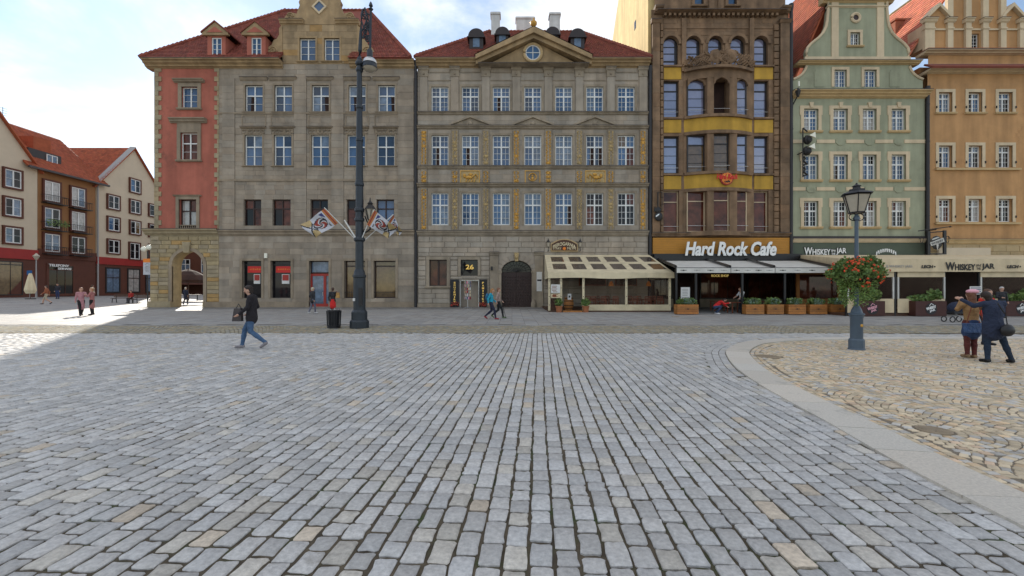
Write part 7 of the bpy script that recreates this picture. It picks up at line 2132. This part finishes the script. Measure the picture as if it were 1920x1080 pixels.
for k in range(6):
    a = math.pi / 3 * k; b.tube([(xf + .19 * math.cos(a), yf + .19 * math.sin(a), zb), (xf + .33 * math.cos(a), yf + .33 * math.sin(a), zt)], .014, 5)
b.tube([(xf + .33 * math.cos(k * math.pi / 3), yf + .33 * math.sin(k * math.pi / 3), zt) for k in range(7)], .018, 5); b.tube([(xf + .19 * math.cos(k * math.pi / 3), yf + .19 * math.sin(k * math.pi / 3), zb) for k in range(7)], .02, 5)
for sg in (-1, 1): b.tube([(xf + sg * (.05 + .16 * math.sin(a)), yf, zb - .02 - .1 * (1 - math.cos(a))) for a in np.linspace(0, 4.4, 14)], .014, 5)
b.build('lantern_frame', 'black_iron', lan)
b = MB(); b.lathe((xf, yf, zt), [(.40, .02), (.36, .05), (.2, .11), (.19, .16), (.1, .18), (.09, .23), (.12, .25), (.03, .3), (.02, .34)], 6); b.build('lantern_roof', 'black_iron', lan)
t = thing('flower_basket', 'round hanging basket of red flowers on the blue grey lamp post', 'flower basket', (xf, yf, 1.6))
b = MB(); b.lathe((xf, yf, 1.78), [(.12, 0), (.42, .08), (.5, .26), (.46, .26), (.4, .12), (.1, .06)], 18); b.build('bowl', 'soil', t)
b = MB(); b.tube([(xf - .48, yf, 2.0), (xf, yf, 2.15), (xf + .48, yf, 2.0)], .02, 5); b.tube([(xf, yf - .48, 2.0), (xf, yf, 2.15), (xf, yf + .48, 2.0)], .02, 5); b.build('hanger_arms', 'black_iron', t)
lf = MB()
leafball(lf, (xf, yf, 2.08), (.56, .54, .40), 6000, .05, .11)
for k in range(34):
    a = rr(0, 6.28); q = rr(-.2, 1); leafball(lf, (xf + rr(.42, .62) * math.cos(a) * math.cos(q), yf + rr(.42, .58) * math.sin(a) * math.cos(q), 2.08 + rr(.3, .46) * math.sin(q)), (.16, .16, .13), 120, .05, .1)
leafball(lf, (xf - .2, yf, 2.22), (.34, .34, .24), 900, .05, .1); leafball(lf, (xf + .22, yf, 2.2), (.34, .34, .22), 900, .05, .1)
lf.build('foliage', 'leaf', t, kind='stuff')
lf = MB()
for k in range(80):
    a = rr(0, 2 * math.pi); r = rr(.3, .55); L = rr(.3, .85); x, y = xf + r * math.cos(a), yf + r * .9 * math.sin(a)
    for q in range(int(L / .024)):
        z = 1.98 - q * .024; k2 = 1 - .4 * (q * .024)
        p = Vector((xf + (x - xf) * k2 + rr(-.04, .04), yf + (y - yf) * k2 + rr(-.04, .04), z)); s_ = rr(.035, .07); d = Vector((rr(-1, 1), rr(-1, 1), rr(-.8, .4))).normalized() * s_; e = d.cross(Vector((rr(-1, 1), rr(-1, 1), 1))).normalized() * s_ * .4
        lf.poly([p, p + d * .5 + e, p + d, p + d * .5 - e], 0, tuple(v * 1.6 for v in tintv(.3, .12)))
lf.build('trailing_foliage', 'leaf', t, kind='stuff')
cl_ = [(rr(0, 2 * math.pi), rr(-.75, 1.35)) for _ in range(52)]
for k in range(230):
    th, ph = cl_[int(rr(0, 51.99))]; th += rr(-.2, .2); ph += rr(-.18, .18)
    d = Vector((math.cos(th) * math.cos(ph), math.sin(th) * math.cos(ph), math.sin(ph)))
    c0 = Vector((xf + d.x * .60, yf + d.y * .58, 2.08 + d.z * .43)) + Vector((rr(-.09, .09), rr(-.09, .09), rr(-.08, .07)))
    b = MB(); sz = rr(.5, 1.05)
    for j in range(9):
        e = (d + Vector((rr(-1, 1), rr(-1, 1), rr(-1, 1))) * .9).normalized(); p = c0 + e * .036 * sz; s_ = rr(.016, .034) * sz; a1 = e.cross(Vector((.3, .5, .8))).normalized() * s_; a2 = e.cross(a1).normalized() * s_
        b.poly([p + a1, p + a2, p - a1, p - a2], 0, tintv(.25, .1))
    b.build('bloom', 'flower_red', t)

# ================================================================== far left street furniture
def on(cx_, Y): x = px(cx_, Y); return x, Y, hgt(x)
x, y, z = on(57, 47)
t = thing('closed_parasol', 'closed cream parasol standing before the far left shop', 'parasol', (x, y, z))
b = MB(); b.tube([(x, y, z), (x, y, z + 2.75)], .03, 8); b.build('pole', 'wood_dark', t)
b = MB()
nn = 16; prof = [(.10, 2.75), (.2, 2.3), (.34, 1.5), (.42, .95), (.3, .6)]
vs2 = []; fs2 = []
for r, h in prof:
    for k in range(nn): vs2.append((x + r * (1 + .22 * (k % 2)) * math.cos(2 * math.pi * k / nn), y + r * (1 + .22 * (k % 2)) * math.sin(2 * math.pi * k / nn), z + h))
for j in range(len(prof) - 1):
    for k in range(nn): fs2.append((j * nn + k, j * nn + (k + 1) % nn, (j + 1) * nn + (k + 1) % nn, (j + 1) * nn + k))
b.mesh(vs2, fs2); b.build('canopy', 'awning_cream', t); b = MB(); b.box(x - .3, x + .3, y - .3, y + .3, z, z + .08); b.build('base', 'black_iron', t)
x, y, z = on(68, 49)
t = thing('street_lamp', 'slim grey street lamp before the balcony house', 'lamp post', (x, y, z))
b = MB(); b.tube([(x, y, z), (x, y, z + 1.0), (x, y, z + 4.3)], [.1, .07, .05], 8); b.build('pole', 'grey_print', t); b = MB(); b.lathe((x, y, z + 4.3), [(.1, 0), (.28, .35), (.3, .4), (.12, .6), (.04, .72)], 8); b.build('lantern', 'lamp_glass', t)
for k, cx_ in enumerate((229, 268)):
    x, y, z = on(cx_, 47)
    t = thing('park_bench', 'dark slatted bench %s by the corner archway' % ('farther from', 'nearer to')[k], 'bench', (x, y, z), group='benches by the corner archway')
    for q in (-.85, .85):
        b = MB(); b.tube([(x + q, y - .25, z), (x + q, y - .2, z + .45), (x + q, y + .25, z + .45), (x + q, y + .3, z)], .04, 6); b.tube([(x + q, y + .22, z + .45), (x + q, y + .36, z + .95)], .035, 6); b.build('leg_frame', 'black_iron', t)
    for q in range(4): b = MB(); b.box(x - 1.1, x + 1.1, y - .22 + q * .12, y - .12 + q * .12, z + .46, z + .5); b.build('seat_slat', 'wood_dark', t)
    for q in range(3): b = MB(); b.box(x - 1.1, x + 1.1, y + .24 + q * .04, y + .27 + q * .04, z + .58 + q * .13, z + .68 + q * .13); b.build('back_slat', 'wood_dark', t)
x, y = PX(275.5), F + .1
t = thing('corner_lamp_banner', 'white floodlights and small orange topped banner on a pole at the house corner', 'lamp', (x, y, 0))
b = MB(); b.tube([(x - .02, y, 0), (x - .02, y, PZ(470))], .05, 8); b.tube([(x - .02, y, PZ(478)), (PX(284), y, PZ(478))], .04, 6); b.build('pole', 'black_iron', t)
b = MB(); b.box(PX(268.5), PX(282.5), y - .1, y - .07, PZ(515), PZ(485)); bn = b.build('banner', 'flag_cloth', t); b = MB(); b.box(PX(268.5), PX(282.5), y - .11, y - .1, PZ(492), PZ(485)); b.build('banner_top', 'orange_print', bn)
b = MB()
for k in range(6): b.tube([(PX(271) + rr(0, .1), y - .105, PZ(510 - k * 2.6)), (PX(276), y - .105, PZ(508 - k * 2.6) + rr(-.1, .1)), (PX(280), y - .105, PZ(510 - k * 2.8))], .02, 4)
b.build('banner_print', 'grey_print', bn)
for q, (a, c_) in enumerate(((270, 467), (280, 464))): b = MB(); b.ball((PX(a), y - .1, PZ(c_)), (.28, .2, .24), 10); b.build('floodlight', 'lamp_white', t, smooth=True)
x, y, z = on(56, 52)
t = thing('blue_sign', 'small blue sign above the closed parasol', 'sign', (x, y, z)); b = MB(); b.tube([(x, y, z), (x, y, z + 3.1)], .04, 6); b.build('post', 'grey_print', t); b = MB(); b.box(x - .3, x + .3, y - .06, y - .04, z + 2.7, z + 3.2); b.build('plate', 'blue_sign', t)
# ================================================================== people
def snets(sd, x0, y0, z0, h):
    """surface nets over a signed distance grid"""
    nx, ny, nz = sd.shape
    s = sd < 0
    c = [(i, j, k) for i in (0, 1) for j in (0, 1) for k in (0, 1)]
    cnt = sum(s[i:nx - 1 + i, j:ny - 1 + j, k:nz - 1 + k].astype(np.int8) for i, j, k in c)
    act = (cnt > 0) & (cnt < 8)
    idx = -np.ones(act.shape, int); ii = np.argwhere(act); idx[act] = np.arange(len(ii))
    acc = np.zeros((len(ii), 3)); num = np.zeros(len(ii))
    I = ii.T
    for a in range(8):
        for b_ in range(a + 1, 8):
            A, B_ = c[a], c[b_]
            if sum(p != q for p, q in zip(A, B_)) != 1: continue
            va = sd[I[0] + A[0], I[1] + A[1], I[2] + A[2]]; vb = sd[I[0] + B_[0], I[1] + B_[1], I[2] + B_[2]]
            m = (va < 0) != (vb < 0)
            t = np.where(m, va / np.where(m, va - vb, 1), 0)
            p = np.array(A)[None] + t[:, None] * (np.array(B_) - np.array(A))[None]
            acc += np.where(m[:, None], p, 0); num += m
    v = (ii + acc / num[:, None]) * h + np.array([x0, y0, z0])
    fs = []
    for ax in range(3):
        sl0 = [slice(None)] * 3; sl1 = [slice(None)] * 3
        sl0[ax] = slice(0, -1); sl1[ax] = slice(1, None)
        e = s[tuple(sl0)] != s[tuple(sl1)]
        for p in np.argwhere(e):
            u, w = [q for q in range(3) if q != ax]
            if p[u] == 0 or p[w] == 0: continue
            q = []
            for du, dw in ((-1, -1), (0, -1), (0, 0), (-1, 0)):
                r = p.copy(); r[u] += du; r[w] += dw
                if (r >= act.shape).any(): break
                q.append(idx[tuple(r)])
            if len(q) < 4 or min(q) < 0: continue
            inside = s[tuple(p)]
            f = tuple(q) if (inside == (ax != 1)) else tuple(q[::-1])
            fs.append(f)
    return v, fs

def blob(segs, h, k=0.025):
    P0 = np.array([s_[0] for s_ in segs], float); P1 = np.array([s_[1] for s_ in segs], float)
    Rr = max(max(s_[2], s_[3]) for s_ in segs)
    mn = np.minimum(P0.min(0), P1.min(0)) - Rr - 2 * h; mx = np.maximum(P0.max(0), P1.max(0)) + Rr + 2 * h
    n = np.ceil((mx - mn) / h).astype(int) + 1
    gx_, gy_, gz_ = np.meshgrid(*[mn[d] + h * np.arange(n[d]) for d in range(3)], indexing='ij')
    G = np.stack([gx_, gy_, gz_], -1)
    def dist(G, s_):
        a, b_ = np.array(s_[0], float), np.array(s_[1], float); fl = np.array([1, s_[5] if len(s_) > 5 else 1, 1])
        ab = (b_ - a); d = G - a; L = max(ab @ ab, 1e-9)
        t = np.clip((d @ ab) / L, 0, 1); q = (d - t[..., None] * ab) / fl
        return (np.sqrt((q * q).sum(-1)) - (s_[2] + (s_[3] - s_[2]) * t)) * min(1, (1 + fl[1]) / 2)
    sd = None
    for s_ in segs:
        d = dist(G, s_)
        if sd is None: sd = d
        else:
            hh = np.clip(.5 + .5 * (sd - d) / k, 0, 1); sd = sd * (1 - hh) + d * hh - k * hh * (1 - hh)
    v, f = snets(sd, *mn, h)
    fc = np.array([v[list(q)].mean(0) for q in f])
    best = np.full(len(fc), 9.0); mi = np.zeros(len(fc), int)
    for s_ in segs:
        d = dist(fc, s_); m = d < best; best[m] = d[m]; mi[m] = s_[4]
    return v, f, mi

PM = {}
def cloth(c, rough=.85):
    key = tuple(round(q, 3) for q in c)
    if key not in PM:
        nm = 'cloth_%d' % len(PM); mk(nm, c, rough, .22, 9, 1.0, 13, bdist=.05); MATS[nm]['t'] = 0; PM[key] = nm
    return PM[key]
SKIN = (.52, .30, .21)
def hand(segs, w, el, side, m):
    w, el = Vector(w), Vector(el); d = (w - el).normalized(); sdv = d.cross(Vector((0, 1, 0))); sdv = sdv.normalized() if sdv.length > .1 else Vector((1, 0, 0))
    nrm = d.cross(sdv).normalized()
    p = w + d * .075; segs.append((w, p, .028, .034, m))
    for i, L in enumerate((.065, .078, .072, .055)):
        o = sdv * (.027 - .018 * i); k1 = p + o + d * L * .55 + nrm * .008; k2 = k1 + d * L * .5 + nrm * .02
        segs.append((p + o * .9, k1, .0105, .0095, m)); segs.append((k1, k2, .0095, .008, m))
    tb = w + d * .03 + sdv * .03; segs.append((tb, tb + sdv * .03 + d * .035 + nrm * .01, .012, .010, m))

def person(label, x, y, rz, H, J, pal, z=0.0, vox=.02, hair='short', skirt=None, coat=0.0, fingers=False, group=None, hat=None, build=1.0):
    """J: joint overrides for a figure 1.75 m tall that faces -Y; pal: top, legs, shoes, hair colours"""
    D = dict(pel=(0, 0, .95), ch=(0, 0, 1.28), nk=(0, .01, 1.47), hd=(0, -.02, 1.62), sl=(-.175, .01, 1.41), sr=(.175, .01, 1.41), el=(-.235, .04, 1.14), er=(.235, .04, 1.14), wl=(-.235, -.06, .92), wr=(.235, -.06, .92),
             hl=(-.085, 0, .92), hr=(.085, 0, .92), kl=(-.09, -.02, .5), kr=(.09, -.02, .5), al=(-.09, .03, .085), ar=(.09, .03, .085), tl=None, tr=None)
    D.update(J)
    for a, t_ in (('al', 'tl'), ('ar', 'tr')):
        if D[t_] is None: D[t_] = (D[a][0] * 1.15, D[a][1] - .16, max(.03, D[a][2] - .05))
    t = thing('person', label, 'person', (x, y, z), rz, group, local=True); t.scale = (H / 1.75,) * 3
    V = lambda q: Vector(D[q])
    S = []; T_, L_, SH, SK = 0, 1, 2, 3
    bb = build
    pel, ch, nk, hd = V('pel'), V('ch'), V('nk'), V('hd')
    S.append((pel, ch, .145 * bb, .165 * bb, T_, .72)); S.append((ch, (V('sl') + V('sr')) / 2, .16 * bb, .11, T_, .7))
    S.append((V('sl'), V('sr'), .075, .075, T_)); S.append((pel - Vector((.05, 0, .05)), pel + Vector((.05, 0, -.05)), .125 * bb, .125 * bb, L_ if coat == 0 else T_, .85))
    if coat: S.append((pel, pel - Vector((0, 0, coat)), .155 * bb, .17 * bb, T_, .75))
    if skirt: S.append((pel - Vector((0, 0, .02)), pel - Vector((0, 0, skirt)), .15, .2, 4, .8))
    S.append((nk - Vector((0, 0, .06)), nk + (hd - nk) * .5, .058, .054, SK))
    up = (hd - nk).normalized()
    S.append((hd + up * .03, hd + up * .04, .088, .088, SK, 1.12)); S.append((hd - up * .05 + Vector((0, -.025, 0)), hd - up * .02, .062, .072, SK))
    S.append((hd + Vector((0, -.085, -.005)), hd + Vector((0, -.108, -.03)), .014, .018, SK))
    for sg in (-1, 1): S.append((hd + Vector((sg * .084, .01, .01)), hd + Vector((sg * .09, .01, -.025)), .014, .012, SK))
    for a in 'lr':
        s_, e, w = V('s' + a), V('e' + a), V('w' + a)
        sl = T_
        S.append((s_, e, .066, .052, sl)); S.append((e, w, .052, .04, 5 if pal.get('bare') else sl))
        if fingers: hand(S, w, e, a, SK)
        else:
            d = (w - e).normalized(); S.append((w + d * .02, w + d * .12, .036, .026, SK))
        h, k_, an, to = V('h' + a), V('k' + a), V('a' + a), V('t' + a)
        S.append((h, k_, .098, .066, L_)); S.append((k_ , k_ + (an - k_) * .4, .062, .062, 6 if pal.get('shin') else L_)); S.append((k_ + (an - k_) * .4, an, .062, .045, 6 if pal.get('shin') else L_))
        S.append((an, an + Vector((0, 0, -.02)), .045, .045, SH)); S.append((an + Vector((0, .03, -.035)), to, .042, .038, SH))
    S = [(tuple(s_[0]), tuple(s_[1])) + s_[2:] for s_ in S]
    v, f, mi = blob(S, vox)
    b = MB(); b.v = [tuple(q) for q in v]; b.f = f; b.m = [int(q) for q in mi]; b.t = [(1, 1, 1)] * len(f)
    mats = [cloth(pal['top']), cloth(pal['legs']), cloth(pal['shoes'], .6), cloth(pal.get('skin', SKIN), .6), cloth(pal.get('skirt', pal['legs'])), cloth(pal.get('bare') or pal['top']), cloth(pal.get('shin') or pal['legs'])]
    b.build('body', mats, t, smooth='all')
    # hair
    Hs = [(hd + up * .05 + Vector((0, .02, .01)), hd + up * .06 + Vector((0, .03, .0)), .094, .094, 0, 1.1), (hd + Vector((0, .05, .0)), hd + Vector((0, .05, -.05)), .07, .06, 0)]
    if hair == 'long': Hs += [(hd + Vector((0, .07, .02)), hd + Vector((0, .1, -.22)), .075, .06, 0), (hd + Vector((-.06, .03, .02)), hd + Vector((-.05, .08, -.2)), .035, .022, 0), (hd + Vector((.06, .03, .02)), hd + Vector((.05, .08, -.2)), .035, .022, 0)]
    v, f, mi = blob([(tuple(s_[0]), tuple(s_[1])) + s_[2:] for s_ in Hs], max(.012, vox * .8))
    v = np.array(v)
    b = MB(); b.v = [tuple(q) for q in v]; keep = [q for q in f if not all(v[i][1] < hd.y - .062 and v[i][2] < hd.z + .055 for i in q)]
    b.f = keep; b.m = [0] * len(keep); b.t = [(1, 1, 1)] * len(keep)
    b.build('hair', cloth(hat or pal.get('hair', (.06, .035, .02)), .6), t, smooth='all')
    b = MB()
    for sg in (-1, 1): b.ball(tuple(hd + Vector((sg * .034, -.087, .015))), .012, 6)
    b.build('eyes', 'black_print', t)
    b = MB(); b.box(hd.x - .025, hd.x + .025, hd.y - .096, hd.y - .085, hd.z - .068, hd.z - .06); b.build('mouth', 'poster_red', t)
    return t
JEAN = (.06, .115, .21); BLK = (.014, .014, .018); NAVY = (.018, .024, .05)
WALK = dict(kl=(-.09, -.2, .52), al=(-.09, -.27, .1), kr=(.09, .0, .49), ar=(.09, .36, .19), tr=(.095, .26, .06), wl=(-.24, .12, .93), el=(-.24, .14, 1.16), wr=(.24, -.22, .98), er=(.24, -.03, 1.14))
WALK2 = dict(kl=(-.09, -.12, .51), al=(-.09, -.14, .09), kr=(.09, .02, .49), ar=(.09, .22, .12), tr=(.095, .1, .05), wl=(-.24, .05, .92), wr=(.24, -.14, .95))
def gy(Y): return FO * CZ / Y + 540
# man walking left with a bag
x, y = gnd(472, 654)
person('man in dark jacket and blue jeans walking left across the grey setts', x, y, R(-78), 1.78,
       dict(WALK, wl=(-.26, -.16, .98), el=(-.25, .06, 1.15), nk=(0, -.03, 1.46), hd=(0, -.08, 1.6)), dict(top=(.016, .013, .016), legs=JEAN, shoes=(.24, .22, .23), hair=(.022, .013, .01)), vox=.014, fingers=True, coat=.1, build=1.12)
bx_, by_ = x - .30, y - .14
t = thing('shoulder_bag', 'dark grey bag held by the man walking left', 'bag', (bx_, by_, .8))
b = MB(); b.prism([(bx_ - .14, .78), (bx_ + .12, .78), (bx_ + .1, 1.14), (bx_ - .08, 1.14)], by_ - .05, by_ + .06); b.build('body', 'grey_print' if False else 'lead', t)
b = MB(); b.tube([(bx_ - .05, by_, 1.14), (bx_ + .02, by_, 1.26), (bx_ + .09, by_, 1.14)], .012, 5); b.build('handle', 'black_iron', t)
# couple on the mosaic
x, y = px(1862, 10.1), 10.1
person('man in navy jacket seen from behind on the yellow mosaic, arms raised', x, y, R(172), 1.66,
       dict(sl=(-.19, .01, 1.41), sr=(.19, .01, 1.41), el=(-.27, -.1, 1.24), wl=(-.2, -.28, 1.2), er=(.36, -.06, 1.36), wr=(.45, -.28, 1.5), nk=(0, -.03, 1.45), hd=(.06, -.09, 1.57), hl=(-.1, 0, .92), hr=(.1, 0, .92), kl=(-.24, -.02, .5), al=(-.37, .02, .085), kr=(.1, -.03, .5), ar=(.13, .02, .085)),
       dict(top=(.020, .028, .058), legs=(.014, .026, .050), shoes=(.008, .008, .010), hair=(.03, .018, .013)), vox=.014, fingers=True, coat=.22, build=1.25)
xb_, yb_ = x + .03, y - .27
t = thing('hip_bag', 'small black bag on the hip of the man in navy', 'bag', (xb_, yb_, .7)); b = MB(); b.ball((xb_, yb_, .76), (.15, .09, .14), 12); b.build('body', 'black_iron', t, smooth=True); b = MB(); b.tube([(xb_, yb_, .85), (xb_ - .02, yb_ + .02, 1.1), (xb_ - .2, yb_ + .02, 1.36)], .012, 5); b.build('strap', 'black_iron', t)
x, y = px(1821, 10.75), 10.75
person('woman in tan jacket and blue skirt beside the man in navy', x, y, R(165), 1.62,
       dict(el=(-.3, -.08, 1.3), wl=(-.14, -.26, 1.42), er=(.27, -.04, 1.28), wr=(.1, -.2, 1.5), kl=(-.07, -.02, .5), al=(-.05, .03, .085), kr=(.1, .02, .5), ar=(.13, .08, .1)),
       dict(top=(.32, .18, .075), legs=(.10, .022, .018), shoes=(.26, .16, .08), hair=(.15, .06, .03), skirt=(.03, .055, .13), shin=(.10, .022, .018)), vox=.014, fingers=True, hair='long', skirt=.26)
person('person in red jacket facing the camera behind the man in navy', px(1851, 13.2), 13.2, R(5), 1.66, {}, dict(top=(.58, .03, .02), legs=(.016, .022, .04), shoes=BLK, hair=(.10, .05, .03)), build=1.2)
t = thing('beret', 'pale pink beret of the woman in tan', 'hat', (x, y, 1.55)); b = MB(); b.ball((x + .02, y - .01, 1.615), (.12, .12, .06), 14); b.build('crown', 'pink_print', t, smooth=True)
t = thing('city_map', 'printed leaflet held up above the couple', 'leaflet', (x + .3, y + .25, 1.58)); b = MB(); b.box(x + .18, x + .46, y + .2, y + .21, 1.54, 1.74); b.build('sheet', 'paper', t); b = MB()
for q in range(4): b.box(x + .2, x + .44, y + .19, y + .199, 1.56 + q * .045, 1.575 + q * .045)
b.build('print', 'navy_print', t)
xb_, yb_ = x - .12, y - .2
t = thing('blue_handbag', 'large blue handbag hanging before the woman in tan', 'bag', (xb_, yb_, .66)); b = MB(); b.prism([(xb_ - .2, .64), (xb_ + .22, .64), (xb_ + .26, .86), (xb_ - .26, .86)], yb_ - .06, yb_ + .06); b.build('body', cloth((.045, .10, .24), .5), t); b = MB(); b.tube([(xb_ - .2, yb_, .86), (xb_ - .08, yb_, 1.25), (xb_ + .1, yb_, 1.3), (xb_ + .2, yb_, .86)], .012, 5); b.build('strap', 'wood_chair', t)
# pedestrians before the palace
x, y = gnd(921, 599)
person('woman with turquoise jacket walking right before the gate', x, y, R(82), 1.68, dict(WALK, nk=(0, -.04, 1.46), hd=(0, -.08, 1.6)), dict(top=(.02, .30, .42), legs=(.02, .022, .045), shoes=(.28, .02, .03), hair=(.36, .17, .06)), hair='long')
t = thing('backpack', 'dark blue backpack of the woman in turquoise', 'backpack', (x - .18, y, 1.0)); b = MB(); b.ball((x - .2, y, 1.2), (.12, .15, .22), 12); b.build('body', cloth((.02, .12, .22)), t, smooth=True)
x, y = gnd(934, 598)
person('walker in grey with pole beside the woman in turquoise', x, y + .5, R(95), 1.7, WALK, dict(top=(.33, .24, .21), legs=(.016, .018, .02), shoes=(.10, .15, .06), hair=(.2, .09, .05)))
t = thing('walking_pole', 'thin walking pole of the walker in grey', 'pole', (x + .35, y + .4, 0)); b = MB(); b.tube([(x + .42, y + .4, .01), (x + .18, y + .4, 1.0)], .013, 5); b.build('shaft', 'black_iron', t)
# before the corner house
x, y = gnd(586, 588)
person('person in black coat with patterned trousers before the red door', x, y, R(150), 1.74, WALK2, dict(top=BLK, legs=(.13, .13, .17), shoes=(.6, .6, .6), hair=(.5, .42, .3)), coat=.1)
x, y = gnd(624, 589)
person('person in black with red skirt standing behind the litter bin', x, y, R(195), 1.72, dict(el=(-.25, -.06, 1.18), wl=(-.12, -.25, 1.2)), dict(top=BLK, legs=(.02, .02, .02), shoes=BLK, hair=(.06, .03, .02), skirt=(.55, .02, .018)), skirt=.4)
t = thing('tan_bag', 'tan shoulder bag of the person with red skirt', 'bag', (x + .3, y, 1.1)); b = MB(); b.prism([(x + .2, 1.05), (x + .45, 1.05), (x + .42, 1.4), (x + .24, 1.4)], y - .06, y + .06); b.build('body', cloth((.42, .24, .08)), t); b = MB(); b.tube([(x + .26, y, 1.4), (x + .2, y, 1.5), (x + .38, y, 1.4)], .012, 4); b.build('strap', 'wood_chair', t)
x, y = px(348, 45.5), 45.5
person('person in dark blue coat walking under the archway', x, y, R(185), 1.78, WALK2, dict(top=NAVY, legs=BLK, shoes=BLK, hair=(.5, .48, .45)), coat=.3, vox=.025)
# left side, in the sun
x, y = gnd(152, 592)
person('woman in pink coat and black tights in the sun, left of the pair', x, y, R(60), 1.72, dict(WALK2, er=(.25, -.12, 1.2), wr=(.12, -.3, 1.3)), dict(top=(.42, .20, .22), legs=(.014, .012, .014), shoes=(.05, .03, .03), hair=(.18, .06, .03)), coat=.42, hair='long')
x, y = gnd(164, 591)
person('person in rose coat in the sun, right of the pair', x, y + .3, R(-70), 1.7, dict(el=(-.25, -.12, 1.2), wl=(-.1, -.3, 1.28), er=(.25, -.1, 1.2), wr=(.1, -.3, 1.25)), dict(top=(.40, .17, .16), legs=(.014, .012, .014), shoes=(.05, .03, .03), hair=(.35, .18, .09)), coat=.42)
x, y, z = on(87, 41)
person('walker in orange top and beige shorts at the far left', x, y, R(-60), 1.74, WALK, dict(top=(.33, .11, .05), legs=(.42, .36, .26), shoes=BLK, hair=(.05, .03, .02), shin=SKIN), z=z, vox=.026)
x, y, z = on(173, 47)
person('person in cream jacket standing behind the pink pair', x, y, R(170), 1.76, {}, dict(top=(.56, .50, .36), legs=(.02, .02, .025), shoes=(.4, .4, .4), hair=(.08, .05, .03)), z=z, vox=.026, coat=.15)
x, y, z = on(108, 49)
person('person in blue before the phone shop window', x, y, R(20), 1.7, {}, dict(top=(.03, .03, .04), legs=(.03, .05, .13), shoes=BLK, hair=(.03, .02, .02)), z=z, vox=.026)
x, y, z = on(246, 47.3)
person('person in red seated on the bench by the archway', x, y - .05, R(10), 1.7, dict(pel=(0, 0, .56), ch=(0, .04, .9), nk=(0, .03, 1.09), hd=(0, 0, 1.24), sl=(-.17, .03, 1.03), sr=(.17, .03, 1.03), el=(-.22, .04, .76), er=(.22, .04, .76), wl=(-.12, -.2, .66), wr=(.12, -.2, .66), hl=(-.09, 0, .56), hr=(.09, 0, .56), kl=(-.1, -.42, .52), kr=(.1, -.42, .52), al=(-.1, -.44, .1), ar=(.1, -.44, .1)), dict(top=(.35, .03, .025), legs=(.03, .03, .05), shoes=BLK, hair=(.03, .02, .02)), z=z, vox=.026)
# cafe terrace
x, y = gnd(1352, 590)
person('person in red jacket crouching on the cafe terrace', x, y + .6, R(75), 1.72, dict(pel=(0, .12, .5), ch=(0, -.16, .72), nk=(0, -.34, .84), hd=(0, -.46, .92), sl=(-.17, -.28, .82), sr=(.17, -.28, .82), el=(-.2, -.46, .7), er=(.2, -.46, .62), wl=(-.18, -.7, .74), wr=(.16, -.66, .5), hl=(-.1, .1, .48), hr=(.1, .1, .48), kl=(-.13, -.24, .52), kr=(.13, -.24, .42), al=(-.12, 0, .09), ar=(.12, .05, .09)), dict(top=(.55, .02, .02), legs=(.03, .05, .11), shoes=(.7, .7, .7), hair=(.02, .012, .01)))
x, y = px(1390, 30.2), 30.2
person('waiter in white shirt and dark apron beside the terrace post', x, y, R(-75), 1.74, dict(el=(-.22, -.18, 1.16), wl=(-.18, -.42, 1.05), er=(.22, -.12, 1.14), wr=(.2, -.36, 1.0), nk=(0, -.04, 1.46), hd=(0, -.1, 1.6)), dict(top=(.66, .64, .64), legs=NAVY, shoes=BLK, hair=(.22, .08, .03), bare=SKIN))
o = dup(tp, (px(1378, 30.2), 30.2, 0)); o['group'] = 'tables on the cafe terrace'; o['label'] = 'dark table between the crouching person and the waiter'
x, y = px(1878, 25.2), 25.2
person('person in dark jacket with white cap before the right hand planter', x, y, R(-20), 1.76, dict(el=(-.25, -.06, 1.18), wl=(-.12, -.25, 1.15)), dict(top=BLK, legs=(.04, .07, .16), shoes=BLK, hair=(.5, .5, .5)), hat=(.55, .55, .55))
# pushchair
x, y = gnd(1793, 604)
t = thing('pushchair', 'dark blue pushchair before the bar doorway', 'pushchair', (x, y, 0))
b = MB(); b.ball((x, y, .72), (.42, .26, .3), 14); b.build('hood', cloth(NAVY), t, smooth=True)
b = MB(); b.box(x - .3, x + .4, y - .2, y + .2, .42, .56); b.build('seat', cloth(BLK), t)
b = MB(); b.tube([(x - .4, y, .15), (x + .3, y, .62), (x + .55, y, 1.05)], .018, 6); b.tube([(x + .35, y, .15), (x - .2, y, .55)], .018, 6); b.build('frame', 'silver', t)
for a, c in ((-.4, -.22), (-.4, .22), (.36, -.22), (.36, .22)):
    b = MB(); b.tube([(x + a + .13 * math.cos(q), y + c, .15 + .13 * math.sin(q)) for q in np.linspace(0, 2 * math.pi, 16)], .025, 6); b.build('wheel', 'black_iron', t)
